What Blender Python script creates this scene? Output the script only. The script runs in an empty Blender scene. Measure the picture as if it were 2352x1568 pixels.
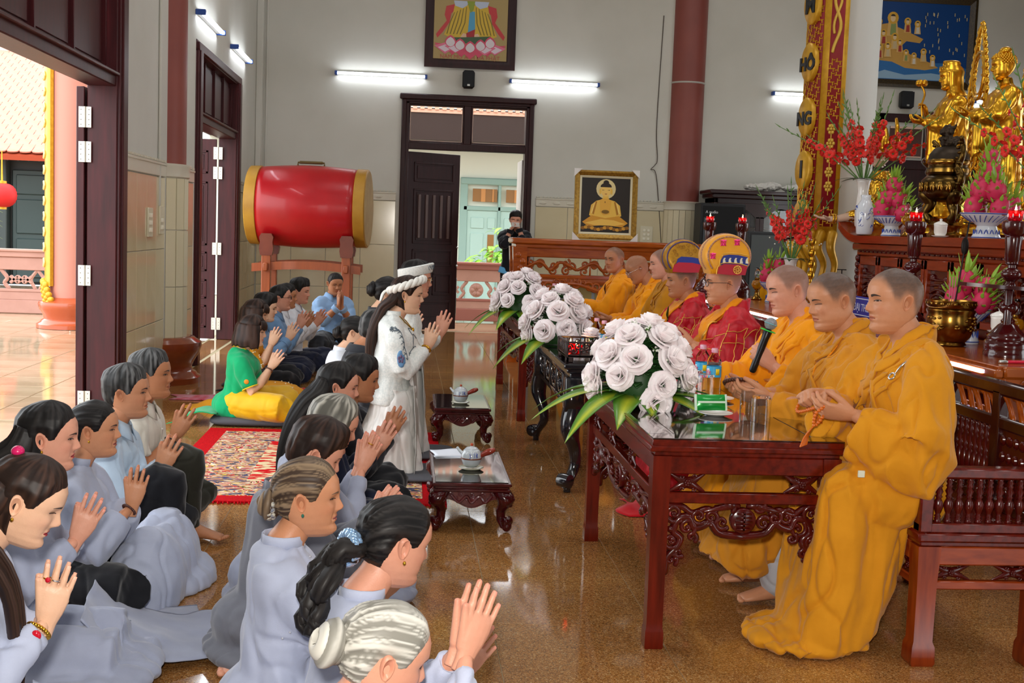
import bpy, bmesh, math, random
import numpy as np
from mathutils import Vector, Matrix, Euler
from mathutils.bvhtree import BVHTree
SC = bpy.context.scene
COL = SC.collection
rnd = random.Random(7)
PI = math.pi

# ---------------------------------------------------------------- camera
YAW, PITCH, ROLL = 0.08771092, 0.09147974, 0.03667483
cam_d = bpy.data.cameras.new('camera'); cam = bpy.data.objects.new('camera', cam_d); COL.objects.link(cam)
_f = np.array([math.sin(YAW)*math.cos(PITCH), math.cos(YAW)*math.cos(PITCH), -math.sin(PITCH)])
_r = np.array([math.cos(YAW), -math.sin(YAW), 0.0]); _u = np.cross(_r, _f)
_r2 = math.cos(ROLL)*_r+math.sin(ROLL)*_u; _u2 = -math.sin(ROLL)*_r+math.cos(ROLL)*_u
cam.matrix_world = Matrix(((_r2[0], _u2[0], -_f[0], 0), (_r2[1], _u2[1], -_f[1], 0), (_r2[2], _u2[2], -_f[2], 1.5), (0, 0, 0, 1)))
cam_d.sensor_width = 36; cam_d.lens = 2800/2352*36; cam_d.clip_start = .05
SC.camera = cam
# ---------------------------------------------------------------- sky, lamps, exposure
w = bpy.data.worlds.new('world'); SC.world = w; w.use_nodes = True
_bg = w.node_tree.nodes['Background']; _bg.inputs[0].default_value = (.93, .97, 1, 1); _bg.inputs[1].default_value = 1.25
SC.view_settings.view_transform = 'Standard'; SC.view_settings.look = 'None'
SC.view_settings.exposure = 1.8; SC.view_settings.gamma = 1; SC.view_settings.use_curve_mapping = False
FILL = 13
def area(name, loc, rot, size, energy, col=(1, 1, 1), size_y=None):
 d = bpy.data.lights.new(name, 'AREA'); d.energy = energy; d.color = col; d.size = size
 if size_y: d.shape = 'RECTANGLE'; d.size_y = size_y
 o = bpy.data.objects.new(name, d); COL.objects.link(o); o.location = loc; o.rotation_euler = rot; return o
# the photographer's flash, fixed above the lens
fl = bpy.data.lights.new('camera_flash', 'SPOT'); fl.energy = 132; fl.color = (1, .95, .88); fl.shadow_soft_size = .06
fl.spot_size = math.radians(75); fl.spot_blend = .6
flo = bpy.data.objects.new('camera_flash', fl); COL.objects.link(flo); flo.matrix_world = cam.matrix_world.copy(); flo.location = (-.06, 0, 1.68)

# unseen fill lights added below the ceiling to brighten the hall
for lx in (-.2, 3.4, 7.0):
 for ly in (1.0, 6.5, 12.5): area('ceiling_fill', (lx, ly, 6.5), (0, 0, 0), 1.6, FILL, (.97, .98, 1))
# ---------------------------------------------------------------- materials
MATS = {}
def nt(name):
 m = bpy.data.materials.new(name); m.use_nodes = True
 return m, m.node_tree.nodes, m.node_tree.links, m.node_tree.nodes['Principled BSDF']
def lin(c):
 return tuple(((x/12.92) if x <= .04045 else ((x+.055)/1.055)**2.4) for x in c)
def H(h):
 return lin(tuple(int(h[i:i+2], 16)/255 for i in (0, 2, 4)))
def mat(name, col, rough=.5, metal=0., col2=None, nscale=8., stretch=(1, 1, 1), namt=1., bump=0., bscale=40., coat=0., emit=0., trans=0., ior=1.45, attr=None, sheen=0., spec=.5, detail=4., bstretch=(1, 1, 1), ecol=None, sss=0.):
 if name in MATS: return MATS[name]
 m, N, L, b = nt(name); MATS[name] = m
 c = H(col) if isinstance(col, str) else col
 b.inputs['Base Color'].default_value = (*c, 1); b.inputs['Roughness'].default_value = rough
 b.inputs['Metallic'].default_value = metal; b.inputs['Coat Weight'].default_value = coat; b.inputs['Coat Roughness'].default_value = .06
 b.inputs['Transmission Weight'].default_value = trans; b.inputs['IOR'].default_value = ior
 b.inputs['Sheen Weight'].default_value = sheen; b.inputs['Sheen Roughness'].default_value = .4; b.inputs['Specular IOR Level'].default_value = spec
 if sss: b.inputs['Subsurface Weight'].default_value = sss; b.inputs['Subsurface Radius'].default_value = (.012, .005, .003); b.inputs['Subsurface Scale'].default_value = 1
 if emit:
  b.inputs['Emission Color'].default_value = (*(H(ecol) if ecol else c), 1); b.inputs['Emission Strength'].default_value = emit
 tc = N.new('ShaderNodeTexCoord')
 def noi(scale, st, det=4.):
  mp = N.new('ShaderNodeMapping'); mp.inputs['Scale'].default_value = st; L.new(tc.outputs['Object'], mp.inputs[0])
  n = N.new('ShaderNodeTexNoise'); n.inputs['Scale'].default_value = scale; n.inputs['Detail'].default_value = det
  L.new(mp.outputs[0], n.inputs['Vector']); return n
 src = None
 if attr:
  a = N.new('ShaderNodeAttribute'); a.attribute_name = attr; src = a.outputs['Color']; L.new(src, b.inputs['Base Color'])
 if col2:
  c2 = H(col2) if isinstance(col2, str) else col2
  n = noi(nscale, stretch, detail); rp = N.new('ShaderNodeValToRGB'); L.new(n.outputs['Fac'], rp.inputs[0])
  e = rp.color_ramp.elements; e[0].position = .5-.22*namt; e[1].position = .5+.22*namt
  e[0].color = (*c, 1); e[1].color = (*c2, 1); L.new(rp.outputs[0], b.inputs['Base Color'])
  if attr:
   mx = N.new('ShaderNodeMix'); mx.data_type = 'RGBA'; mx.blend_type = 'MULTIPLY'; mx.inputs[0].default_value = 1
   L.new(src, mx.inputs[6]); L.new(rp.outputs[0], mx.inputs[7]); L.new(mx.outputs[2], b.inputs['Base Color'])
 if bump:
  n = noi(bscale, bstretch, 3.); bp = N.new('ShaderNodeBump'); bp.inputs['Strength'].default_value = bump; bp.inputs['Distance'].default_value = .01
  L.new(n.outputs['Fac'], bp.inputs['Height']); L.new(bp.outputs[0], b.inputs['Normal'])
 return m

# ---------------------------------------------------------------- scene bookkeeping
def tag(o, label=None, cat=None, group=None, kind=None):
 if label: o['label'] = label
 if cat: o['category'] = cat
 if group: o['group'] = group
 if kind: o['kind'] = kind
 return o
def empty(name, loc=(0, 0, 0), rz=0., label=None, cat=None, group=None, kind=None):
 o = bpy.data.objects.new(name, None); COL.objects.link(o); o.location = loc; o.rotation_euler = (0, 0, rz)
 o.empty_display_size = .1
 return tag(o, label, cat, group, kind)
def ob(name, me, parent=None, loc=None, rot=None, scale=None):
 o = bpy.data.objects.new(name, me); COL.objects.link(o)
 if parent: o.parent = parent
 if loc is not None: o.location = loc
 if rot is not None: o.rotation_euler = rot
 if scale is not None: o.scale = (scale,)*3 if isinstance(scale, (int, float)) else scale
 return o
def children(o): return [c for c in COL.objects if c.parent is o]
_kids = {}
def dup(root, kids, loc, rz=0., label=None, group=None):
 r = root.copy(); COL.objects.link(r); r.location = loc; r.rotation_euler = (0, 0, rz)
 if label: r['label'] = label
 if group: r['group'] = group
 for k in kids:
  c = k.copy(); COL.objects.link(c); c.parent = r
  for g in k.children:
   d = g.copy(); COL.objects.link(d); d.parent = c
 return r

# ---------------------------------------------------------------- mesh builder
def fr(t, up=(0, 0, 1)):
 t = np.asarray(t, float); t = t/(np.linalg.norm(t)+1e-12); up = np.asarray(up, float)
 s = np.cross(up, t)
 if np.linalg.norm(s) < 1e-4: s = np.cross((1, .01, 0), t)
 s /= np.linalg.norm(s); return t, s, np.cross(t, s)
class MB:
 def __init__(s): s.v = []; s.f = []; s.m = []; s.n = 0; s.c = []; s.has_c = False
 def add(s, v, f, m=0, T=None, col=None):
  v = np.asarray(v, float).reshape(-1, 3)
  if T is not None:
   A = np.array(T); v = v@A[:3, :3].T+A[:3, 3]
  s.v.append(v); k = s.n
  s.f += [[i+k for i in q] for q in f]
  s.m += ([m]*len(f) if isinstance(m, int) else list(m)); s.n += len(v)
  if col is not None:
   s.has_c = True; col = np.asarray(col, float); s.c.append(np.broadcast_to(col, (len(v), 3)).copy())
  else: s.c.append(np.ones((len(v), 3)))
  return s
 def box(s, lo, hi, b=0., m=0, T=None, col=None):
  lo = np.array(lo, float); hi = np.array(hi, float); c = (lo+hi)/2; h = np.abs(hi-lo)/2
  b = min(b, .45*h.min())
  if b <= 0:
   v = [c+h*np.array((x, y, z)) for x in (-1, 1) for y in (-1, 1) for z in (-1, 1)]
   f = [(0, 1, 3, 2), (4, 6, 7, 5), (0, 4, 5, 1), (2, 3, 7, 6), (0, 2, 6, 4), (1, 5, 7, 3)]
   return s.add(v, f, m, T, col)
  v = []; ix = {}
  for x in (-1, 1):
   for y in (-1, 1):
    for z in (-1, 1):
     for a in range(3):
      d = np.array((x, y, z), float); o = h*d
      for k in range(3):
       if k != a: o[k] -= b*d[k]
      ix[(x, y, z, a)] = len(v); v.append(c+o)
  f = []
  S = (-1, 1)
  def q(*k): f.append([ix[i] for i in k])
  for e in S:
   q((e, -1, -1, 0), (e, 1, -1, 0), (e, 1, 1, 0), (e, -1, 1, 0)); q((-1, e, -1, 1), (1, e, -1, 1), (1, e, 1, 1), (-1, e, 1, 1)); q((-1, -1, e, 2), (1, -1, e, 2), (1, 1, e, 2), (-1, 1, e, 2))
  for x in S:
   for y in S: q((x, y, -1, 0), (x, y, 1, 0), (x, y, 1, 1), (x, y, -1, 1))
   for z in S: q((x, -1, z, 0), (x, 1, z, 0), (x, 1, z, 2), (x, -1, z, 2))
  for y in S:
   for z in S: q((-1, y, z, 1), (1, y, z, 1), (1, y, z, 2), (-1, y, z, 2))
  for x in S:
   for y in S:
    for z in S: q((x, y, z, 0), (x, y, z, 1), (x, y, z, 2))
  vv = np.array(v); out = []
  for q_ in f:
   p = vv[q_]; nn = np.cross(p[1]-p[0], p[2]-p[0])
   out.append(q_ if nn@(p.mean(0)-c) > 0 else q_[::-1])
  return s.add(vv, out, m, T, col)
 def loft(s, rings, m=0, cap=True, T=None, col=None, closed=True):
  R = np.array(rings); k, n = R.shape[:2]; f = []
  for i in range(k-1):
   for j in range(n if closed else n-1):
    a = i*n+j; b = i*n+(j+1) % n; f.append((a, b, b+n, a+n))
  v = R.reshape(-1, 3)
  if cap and closed:
   f.append(tuple(range(n))[::-1]); f.append(tuple(range((k-1)*n, k*n)))
  if isinstance(col, np.ndarray) and col.ndim == 3: col = col.reshape(-1, 3)
  return s.add(v, f, m, T, col)
 def tube(s, path, r, n=8, up=(0, 0, 1), m=0, T=None, col=None, rnd_=True, flat=1., closed=False):
  P = np.array(path, float); k = len(P); r = np.broadcast_to(np.asarray(r, float), (k,)) if np.ndim(r) < 2 else np.asarray(r, float)
  tg = np.gradient(P, axis=0) if not closed else np.roll(P, -1, 0)-np.roll(P, 1, 0)
  a = np.arange(n)*2*PI/n; rings = []
  _, sd, _ = fr(tg[0], up)
  for i in range(k):
   t = tg[i]/(np.linalg.norm(tg[i])+1e-12)
   sd = sd-t*(sd@t); sd /= np.linalg.norm(sd)+1e-12; q = np.cross(t, sd)
   if r.ndim == 2: ra, rb = r[i]
   else: ra, rb = r[i], r[i]*flat
   rings.append(P[i]+np.outer(np.cos(a)*ra, sd)+np.outer(np.sin(a)*rb, q))
  if rnd_ and not closed:
   R0, R1 = rings[0], rings[-1]; c0, c1 = P[0], P[-1]
   t0 = tg[0]/np.linalg.norm(tg[0]); t1 = tg[-1]/np.linalg.norm(tg[-1])
   e0 = np.abs(R0-c0).max(); e1 = np.abs(R1-c1).max()
   rings = [c0+(R0-c0)*.55-t0*e0*.75, c0+(R0-c0)*.85-t0*e0*.45]+rings+[c1+(R1-c1)*.85+t1*e1*.45, c1+(R1-c1)*.55+t1*e1*.75]
  if closed: rings.append(rings[0])
  return s.loft(rings, m, not closed, T, col)
 def lathe(s, prof, n=24, m=0, T=None, col=None, sx=1., sy=1.):
  a = np.arange(n)*2*PI/n
  return s.loft([np.stack([np.cos(a)*max(r, 1e-4)*sx, np.sin(a)*max(r, 1e-4)*sy, np.full(n, z)], 1) for r, z in prof], m, True, T, col)
 def ell(s, c, r, n=16, k=10, m=0, T=None, col=None):
  a = np.arange(n)*2*PI/n; rings = []
  for i in range(k+1):
   p = -PI/2+PI*(i+.02)/(k+.04); rings.append(np.stack([c[0]+np.cos(a)*math.cos(p)*r[0], c[1]+np.sin(a)*math.cos(p)*r[1], np.full(n, c[2]+math.sin(p)*r[2])], 1))
  return s.loft(rings, m, True, T, col)
 def grid(s, G, m=0, T=None, col=None, wrap=False):
  G = np.asarray(G); k, n = G.shape[:2]; f = []
  for i in range(k-1):
   for j in range(n if wrap else n-1):
    b = (j+1) % n; f.append((i*n+j, i*n+b, (i+1)*n+b, (i+1)*n+j))
  if isinstance(col, np.ndarray) and col.ndim == 3: col = col.reshape(-1, 3)
  return s.add(G.reshape(-1, 3), f, m, T, col)
 def sheet(s, G, th=.004, m=0, T=None, col=None):
  """a grid given thickness along its normals"""
  G = np.asarray(G, float); k, n = G.shape[:2]
  du = np.gradient(G, axis=0); dv = np.gradient(G, axis=1); N = np.cross(du, dv); N /= np.linalg.norm(N, axis=2, keepdims=True)+1e-12
  A = G+N*th/2; B = G-N*th/2; f = []
  for i in range(k-1):
   for j in range(n-1):
    a = i*n+j; q = (a, a+1, a+n+1, a+n); f.append(q); f.append(tuple(x+k*n for x in q[::-1]))
  e = [j for j in range(n)]+[i*n+n-1 for i in range(1, k)]+[(k-1)*n+j for j in range(n-2, -1, -1)]+[i*n for i in range(k-2, 0, -1)]
  for i in range(len(e)):
   a, b = e[i], e[(i+1) % len(e)]; f.append((b, a, a+k*n, b+k*n))
  c = None
  if col is not None:
   c = np.asarray(col, float)
   if c.ndim == 3: c = np.concatenate([c.reshape(-1, 3)]*2)
  return s.add(np.concatenate([A.reshape(-1, 3), B.reshape(-1, 3)]), f, m, T, c)
 def prism(s, poly, d, m=0, T=None, col=None):
  """2-D polygon (x,z) extruded along y by d (centred)"""
  p = np.array(poly, float); n = len(p)
  A = np.stack([p[:, 0], np.full(n, -d/2), p[:, 1]], 1); B = A.copy(); B[:, 1] = d/2
  f = [tuple(range(n)), tuple(range(n, 2*n))[::-1]]+[((i+1) % n, i, i+n, (i+1) % n+n) for i in range(n)]
  return s.add(np.concatenate([A, B]), f, m, T, col)
 def mesh(s, name='m', mats=(), smooth=40, colname='col'):
  me = bpy.data.meshes.new(name)
  V = np.concatenate(s.v) if s.v else np.zeros((0, 3)); me.from_pydata(V.tolist(), [], s.f)
  for x in mats: me.materials.append(x)
  if len(mats) > 1: me.polygons.foreach_set('material_index', np.array(s.m, np.int32))
  if s.has_c:
   C = np.concatenate([np.concatenate(s.c), np.ones((s.n, 1))], 1)
   a = me.color_attributes.new(colname, 'FLOAT_COLOR', 'POINT'); a.data.foreach_set('color', C.ravel().astype(np.float32))
  if smooth:
   me.shade_smooth()
   if smooth < 180: me.set_sharp_from_angle(angle=math.radians(smooth))
  me.update(); return me
 def build(s, name, mats, parent=None, loc=None, rot=None, smooth=40, scale=None):
  if not isinstance(mats, (list, tuple)): mats = [mats]
  o = ob(name, s.mesh(name, mats, smooth), parent, loc, rot, scale)
  if name in FINE: o['kind'] = 'stuff'
  return o
FINE = set('relief bead_trim blue_pattern white_print flower_relief key_fret cloud_relief brocade_scrolls foil_character cream_petals gold_edging grey_embroidery embroidered_flower band_embroidery openwork_frieze crest_carving blue_brushwork buttons snap_buttons hair_scrunchie gold_piping eave_fringe pane_bead corner_guard tissue_print'.split())
def TM(loc=(0, 0, 0), rot=(0, 0, 0), sc=1.):
 S = Matrix.Diagonal((*((sc,)*3 if isinstance(sc, (int, float)) else sc), 1))
 return Matrix.Translation(loc)@Euler(rot).to_matrix().to_4x4()@S
def struct(name, mb, mats, parent=None, smooth=40, loc=None):
 o = mb.build(name, mats, parent, loc, smooth=smooth)
 if parent is None: o['kind'] = 'structure'
 return o
def sm(x, a, b):
 t = np.clip((np.asarray(x, float)-a)/(b-a), 0, 1); return t*t*(3-2*t)
def lerp_tab(x, xs, ys): return np.interp(x, xs, ys)
def cr(pts, n):
 """smooth curve through points"""
 P = np.array(pts, float); k = len(P)
 if k < 3: return np.array([P[0]+(P[-1]-P[0])*t for t in np.linspace(0, 1, n)])
 Q = np.concatenate([[2*P[0]-P[1]], P, [2*P[-1]-P[-2]]]); out = []
 for t in np.linspace(0, k-1-1e-6, n):
  i = int(t); u = t-i; a, b, c, d = Q[i:i+4]
  out.append(.5*(2*b+(c-a)*u+(2*a-5*b+4*c-d)*u*u+(3*b-a-3*c+d)*u**3))
 return np.array(out)
# value noise, vectorised
_rs = np.random.RandomState(3); _perm = np.concatenate([_rs.permutation(512)]*3); _val = _rs.rand(512)*2-1
def vnoise(p):
 p = np.asarray(p, float); i = np.floor(p).astype(int); u = p-i; u = u*u*(3-2*u); i &= 255
 r = 0
 for dx in (0, 1):
  for dy in (0, 1):
   for dz in (0, 1):
    h = _val[_perm[_perm[_perm[(i[:, 0]+dx) & 511]+((i[:, 1]+dy) & 255)]+((i[:, 2]+dz) & 255)] & 511]
    r = r+h*(u[:, 0] if dx else 1-u[:, 0])*(u[:, 1] if dy else 1-u[:, 1])*(u[:, 2] if dz else 1-u[:, 2])
 return r
def fbm(p, o=3):
 r = 0; a = 1.
 for k in range(o): r = r+a*vnoise(np.asarray(p)*2**k+k*17.3); a *= .5
 return r
def remesh(mb, vox, smooth_it=2):
 """fuse the pieces of a builder into one skin; returns (verts, faces)"""
 me = mb.mesh('t', smooth=0); o = bpy.data.objects.new('t', me); COL.objects.link(o)
 md = o.modifiers.new('r', 'REMESH'); md.mode = 'VOXEL'; md.voxel_size = vox
 ev = o.evaluated_get(bpy.context.evaluated_depsgraph_get()); m2 = ev.to_mesh()
 V = np.empty(len(m2.vertices)*3); m2.vertices.foreach_get('co', V); V = V.reshape(-1, 3)
 F = np.empty(len(m2.loops), int); m2.loops.foreach_get('vertex_index', F)
 ls = np.empty(len(m2.polygons), int); m2.polygons.foreach_get('loop_start', ls)
 F = F.reshape(-1, 4) if len(F) == 4*len(ls) else np.array([F[a:a+4] for a in ls])
 ev.to_mesh_clear(); bpy.data.objects.remove(o); bpy.data.meshes.remove(me)
 return lap(V, F, smooth_it), F
def lap(V, F, it, lam=.5):
 if it == 0: return V
 E = np.concatenate([F[:, [0, 1]], F[:, [1, 2]], F[:, [2, 3]], F[:, [3, 0]]]); n = len(V)
 cnt = np.bincount(E[:, 0], minlength=n)+np.bincount(E[:, 1], minlength=n); cnt = np.maximum(cnt, 1)[:, None]
 for _ in range(it):
  S = np.stack([np.bincount(E[:, 0], V[E[:, 1], k], n)+np.bincount(E[:, 1], V[E[:, 0], k], n) for k in range(3)], 1)
  V = V+lam*(S/cnt-V)
 return V
def vnorm(V, F):
 N = np.cross(V[F[:, 2]]-V[F[:, 0]], V[F[:, 3]]-V[F[:, 1]]); out = np.zeros_like(V)
 for k in range(4):
  for c in range(3): out[:, c] += np.bincount(F[:, k], N[:, c], len(V))
 return out/(np.linalg.norm(out, axis=1, keepdims=True)+1e-12)
# ---------------------------------------------------------------- people
def _tab(*p):
 a = np.array(p, float); return a[:, 0], a[:, 1]
T_F = _tab((0, .060), (.008, .076), (.018, .083), (.028, .084), (.040, .0795), (.055, .083), (.072, .083), (.095, .0835), (.115, .084), (.13, .089), (.15, .0925), (.17, .0895), (.19, .0785), (.207, .060), (.22, .038), (.228, .014), (.23, 0))
T_B = _tab((0, .005), (.02, -.022), (.045, -.055), (.07, -.077), (.10, -.092), (.14, -.1), (.17, -.0965), (.195, -.079), (.212, -.055), (.224, -.026), (.23, 0))
T_W = _tab((0, .020), (.012, .038), (.03, .051), (.05, .060), (.075, .067), (.10, .0715), (.13, .0755), (.155, .0765), (.18, .070), (.20, .056), (.215, .038), (.226, .017), (.23, .0005))
HL = _tab((0, .186), (.5, .184), (.85, .172), (1.1, .150), (1.25, .118), (1.45, .112), (1.62, .135), (1.85, .128), (2.05, .085), (2.4, .05), (PI, .042))
def _bumps(y, z, P):
 ay = np.abs(y); g = lambda v, c, s_: np.exp(-((v-c)/s_)**2)
 n = P.get('nose', 1.)
 A = np.interp(z, [.068, .077, .083, .090, .098, .112, .124, .134, .15], [0, .008, .0195, .0225, .0185, .0105, .006, .004, 0])*n
 sg = np.interp(z, [.07, .083, .092, .11, .13], [.017, .0165, .0125, .0085, .011])
 d = A*np.exp(-(y/sg)**2)
 d += .004*n*g(ay, .0145, .006)*g(z, .083, .007)
 d -= .0085*g(ay, .030, .015)*g(z, .118, .0105)
 d += .0035*g(ay, .031, .0085)*g(z, .118, .0065)
 d += .003*g(ay, .03, .02)*g(z, .139, .008)
 d += .005*P.get('cheek', 1.)*g(ay, .043, .018)*g(z, .092, .017)
 d += .0045*g(y, 0, .021)*(g(z, .0625, .0055)+1.05*g(z, .0505, .0055))-.0035*g(y, 0, .024)*g(z, .0568, .0025)
 d += .0035*g(y, 0, .018)*g(z, .022, .012)
 d -= .002*g(ay, .026, .006)*g(z, .06, .014)*P.get('age', .5)*2
 return d
def _hx(y, z, P):
 """front surface of the face at (y, z)"""
 F = np.interp(z, *T_F); W = np.interp(z, *T_W)*np.where(z < .07, P.get('jaw', 1.), 1.)
 s_ = np.clip(np.abs(y)/W, 0, .999)**1.12; return F*np.sqrt(1-s_**2)**(1/1.12)+_bumps(y, z, P)
def head_grid(nu, nv, P):
 t = np.linspace(0, 1, nv); z = .23*(.62*t+.38*(.5-.5*np.cos(PI*t)))
 ph = np.linspace(-PI, PI, nu, endpoint=False); th = ph-.5*np.sin(ph)
 Z, TH = np.meshgrid(z, th, indexing='ij')
 jaw = 1+(P.get('jaw', 1.)-1)*(1-sm(Z, .05, .1))
 F = np.interp(Z, *T_F); B = np.interp(Z, *T_B); W = np.interp(Z, *T_W)*jaw
 e = 1/1.12; c, s_ = np.cos(TH), np.sin(TH)
 X = np.where(c > 0, F, -B)*np.sign(c)*np.abs(c)**e; Y = W*np.sign(s_)*np.abs(s_)**e
 X = X+_bumps(Y, Z, P)*sm(c, .05, .3)
 X = np.where(c > 0, X, X)
 return X, Y, Z, TH
def hair_mask(TH, Z, P, up=0.):
 zl = np.interp(np.abs(TH), *HL)+up+P.get('hl', 0)*np.exp(-(TH/.9)**2)
 return Z-zl
def eye_geo(mb, P, skin, T):
 op = P.get('eye', .75); gz = P.get('gaze', 0)
 for sd in (-1, 1):
  y0, z0 = sd*.0315, .1175; nu, nv = 13, 7; G = np.zeros((nv, nu, 3)); C = np.zeros((nv, nu, 3))
  for i in range(nv):
   for j in range(nu):
    u = -1+2*j/(nu-1); v = -1+2*i/(nv-1); h = .0062*op*(1-abs(u)**2.2)
    y = y0+.0148*u; z = z0+h*v*(1 if v > 0 else .7)+.0012*sd*u
    G[i, j] = (_hx(np.array(y), np.array(z), P)+.0012, y, z)
    r = math.hypot(y-y0-gz*.004, (z-z0)*1.05)
    C[i, j] = (.025, .015, .012) if r < .0064 else (.62, .58, .55)
  if op > .3: mb.grid(G, T=T, col=C)
  for top, rr in ((1, .0013), (0, .0007)):
   pts = []
   for j in range(9):
    u = -1.08+2.16*j/8; h = .0062*op*max(0, 1-abs(u)**2.2); y = y0+.0148*u; z = z0+(h if top else -h*.7)+.0012*sd*u
    pts.append((_hx(np.array(y), np.array(z), P)+.0016, y, z))
   mb.tube(pts, rr, 5, T=T, col=(.03, .02, .018) if top else skin*np.array((.62, .5, .45)))
  G = np.zeros((3, 9, 3))
  for j in range(9):
   u = j/8; y = sd*(.013+.037*u); zc = .1335+.006*math.sin(u*PI*.8)-.003*u; hh = P.get('brow', .0032)*(1-.75*u**2)
   for i in range(3):
    z = zc+(i-1)*hh; G[i, j] = (_hx(np.array(y), np.array(z), P)+.0009, y, z)
  mb.grid(G, T=T, col=P.get('browc', (.05, .035, .03)))
 pts = [(_hx(np.array(y), np.array(.0568-.0018*(y/.022)**2), P)+.0006, y, .0568-.0018*(y/.022)**2+.0006) for y in np.linspace(-.022, .022, 9)]
 mb.tube(pts, .0011, 5, T=T, col=np.array(P.get('lip', (.42, .17, .15)))*.45)
def ear_geo(mb, P, skin, T, lod):
 nr, nf = (7, 22) if lod < 2 else (5, 14)
 for sd in (-1, 1):
  G = np.zeros((nr, nf, 3)); C = np.zeros((nr, nf, 3))
  for i in range(nr):
   r = i/(nr-1)
   for j in range(nf):
    a = 2*PI*j/nf; ex = .0165*(1+.18*math.sin(a)); ez = .032
    q = r*1.0; x = math.cos(a)*ex*q; z = math.sin(a)*ez*q
    x += -.12*z
    h = .013*sm(np.array(.72-abs(r-.8)*3, float), 0, .72)*(.75+.25*math.sin(a+.5))
    if math.cos(a) > .3: h *= .45
    h += .004-.004*math.exp(-((x+.001)/.008)**2-((z+.003)/.011)**2)*2
    if r > .97: h = -.012
    lift = .006+.35*max(0, -x)
    zz = .112+z*P.get('ear', 1.); yy = np.interp(zz, *T_W)*.985+h+lift-.006
    G[i, j] = (-.012+x, sd*yy, zz); C[i, j] = skin*(.8+.25*min(1, h/.012))*np.array((1.04, .96, .94))
  mb.grid(G if sd > 0 else G[:, ::-1], T=T, col=C, wrap=True)
def hair_shell(mb, P, Mh, lod, hc, kind):
 """a cap of hair that grows out of the scalp and sinks under the skin at the hairline"""
 nu, nv = (104, 76) if lod == 0 else ((76, 54) if lod == 1 else (48, 36))
 X, Y, Z, TH = head_grid(nu, nv, {**P, 'nose': 0, 'cheek': 0})
 thick = {'short': .018, 'crew': .009, 'bun': .010, 'long': .013, 'bob': .02, 'mop': .026}[kind]
 d = hair_mask(TH, Z, P, 0); at = np.abs(TH)
 if kind in ('long', 'bob'): d = np.maximum(d, np.minimum((at-P.get('face', 1.66 if kind == 'long' else 1.18))*.09, (Z-.02)*.6))
 t = thick*sm(d, -.002, .035)
 top = sm(Z, .14, .22)
 if kind in ('short', 'mop', 'crew'): t = t*(.45+.75*top)+(.010*np.exp(-(TH/.7)**2)*top*sm(.229-Z, 0, .03) if kind != 'crew' else 0)
 if kind == 'mop': t = t+.012*np.exp(-(TH/.9)**2)*sm(Z, .15, .18)*sm(.229-Z, 0, .03)
 K = Z-.12; psi = np.arctan2(Y, K+.03)
 if kind == 'bun': q = np.stack([psi*9, (X+.1)*6, 0*X+1.7], -1)
 else: q = np.stack([TH*7+np.sin(Z*30)*.3, Z*9, np.sqrt(X**2+Y**2)*12], -1)
 n1 = fbm(q.reshape(-1, 3)*1., 2).reshape(X.shape); n2 = vnoise((q*np.array((5., 1.2, 1.))).reshape(-1, 3)).reshape(X.shape)
 cl = P.get('clump', .006 if kind in ('short', 'mop') else .0035)
 pole = sm(.231-Z, 0, .03); n1 = n1*pole; n2 = n2*pole
 t = np.where(d > 0, t+(n1*cl+n2*cl*.35)*sm(d, 0, .03), t)
 t = t-.0035*(1-sm(d, -.004, .004))-.02*(1-sm(d, -.02, -.006))
 C0 = np.array((0, 0, .115)); V = np.stack([X, Y, Z], -1); dv = V-C0*np.array((1, 1, 1)); dv = V-np.array((-.005, 0, .11)); dv /= np.linalg.norm(dv, axis=-1, keepdims=True)
 V = V+dv*t[..., None]
 mx = sm(n2*.9+n1*.5+P.get('greyb', 0), -.25, .45)[..., None]
 g0, g1 = np.array(hc[0]), np.array(hc[1]); C = g0+(g1-g0)*mx
 f = []; k, n = X.shape; keep = d > -.02
 for i in range(k-1):
  for j in range(n):
   b = (j+1) % n
   if keep[i, j] or keep[i, b] or keep[i+1, j] or keep[i+1, b]: f.append((i*n+j, i*n+b, (i+1)*n+b, (i+1)*n+j))
 mb.add(V.reshape(-1, 3), f, T=Mh, col=C.reshape(-1, 3))
def strand_loft(mb, path, rad, hc, lod, T=None, k=7., amp=.12, seed=0, n=None, up=(0, 1, 0)):
 """a lock of hair: tube with combed grooves"""
 P = np.array(path, float); m = len(P); n = n or (36 if lod == 0 else 24 if lod == 1 else 14)
 rad = np.array(rad, float); rad = np.stack([rad, rad], 1) if rad.ndim == 1 else rad
 tg = np.gradient(P, axis=0); rings = []; cols = []; a = np.arange(n)*2*PI/n; _, sd, _ = fr(tg[0], up)
 g0, g1 = np.array(hc[0]), np.array(hc[1])
 for i in range(m):
  t = tg[i]/(np.linalg.norm(tg[i])+1e-9); sd = sd-t*(sd@t); sd /= np.linalg.norm(sd)+1e-9; q = np.cross(t, sd)
  nz = vnoise(np.stack([np.cos(a)*k*.6+seed*3.1, np.sin(a)*k*.6, np.full(n, i/m*2.5+seed)], 1)); w_ = 1+amp*nz
  rings.append(P[i]+np.outer(np.cos(a)*rad[i, 0]*w_, sd)+np.outer(np.sin(a)*rad[i, 1]*w_, q)); cols.append(g0+(g1-g0)*sm(nz+.1, -.4, .6)[:, None])
 mb.loft(rings, T=T, col=np.array(cols))

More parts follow.
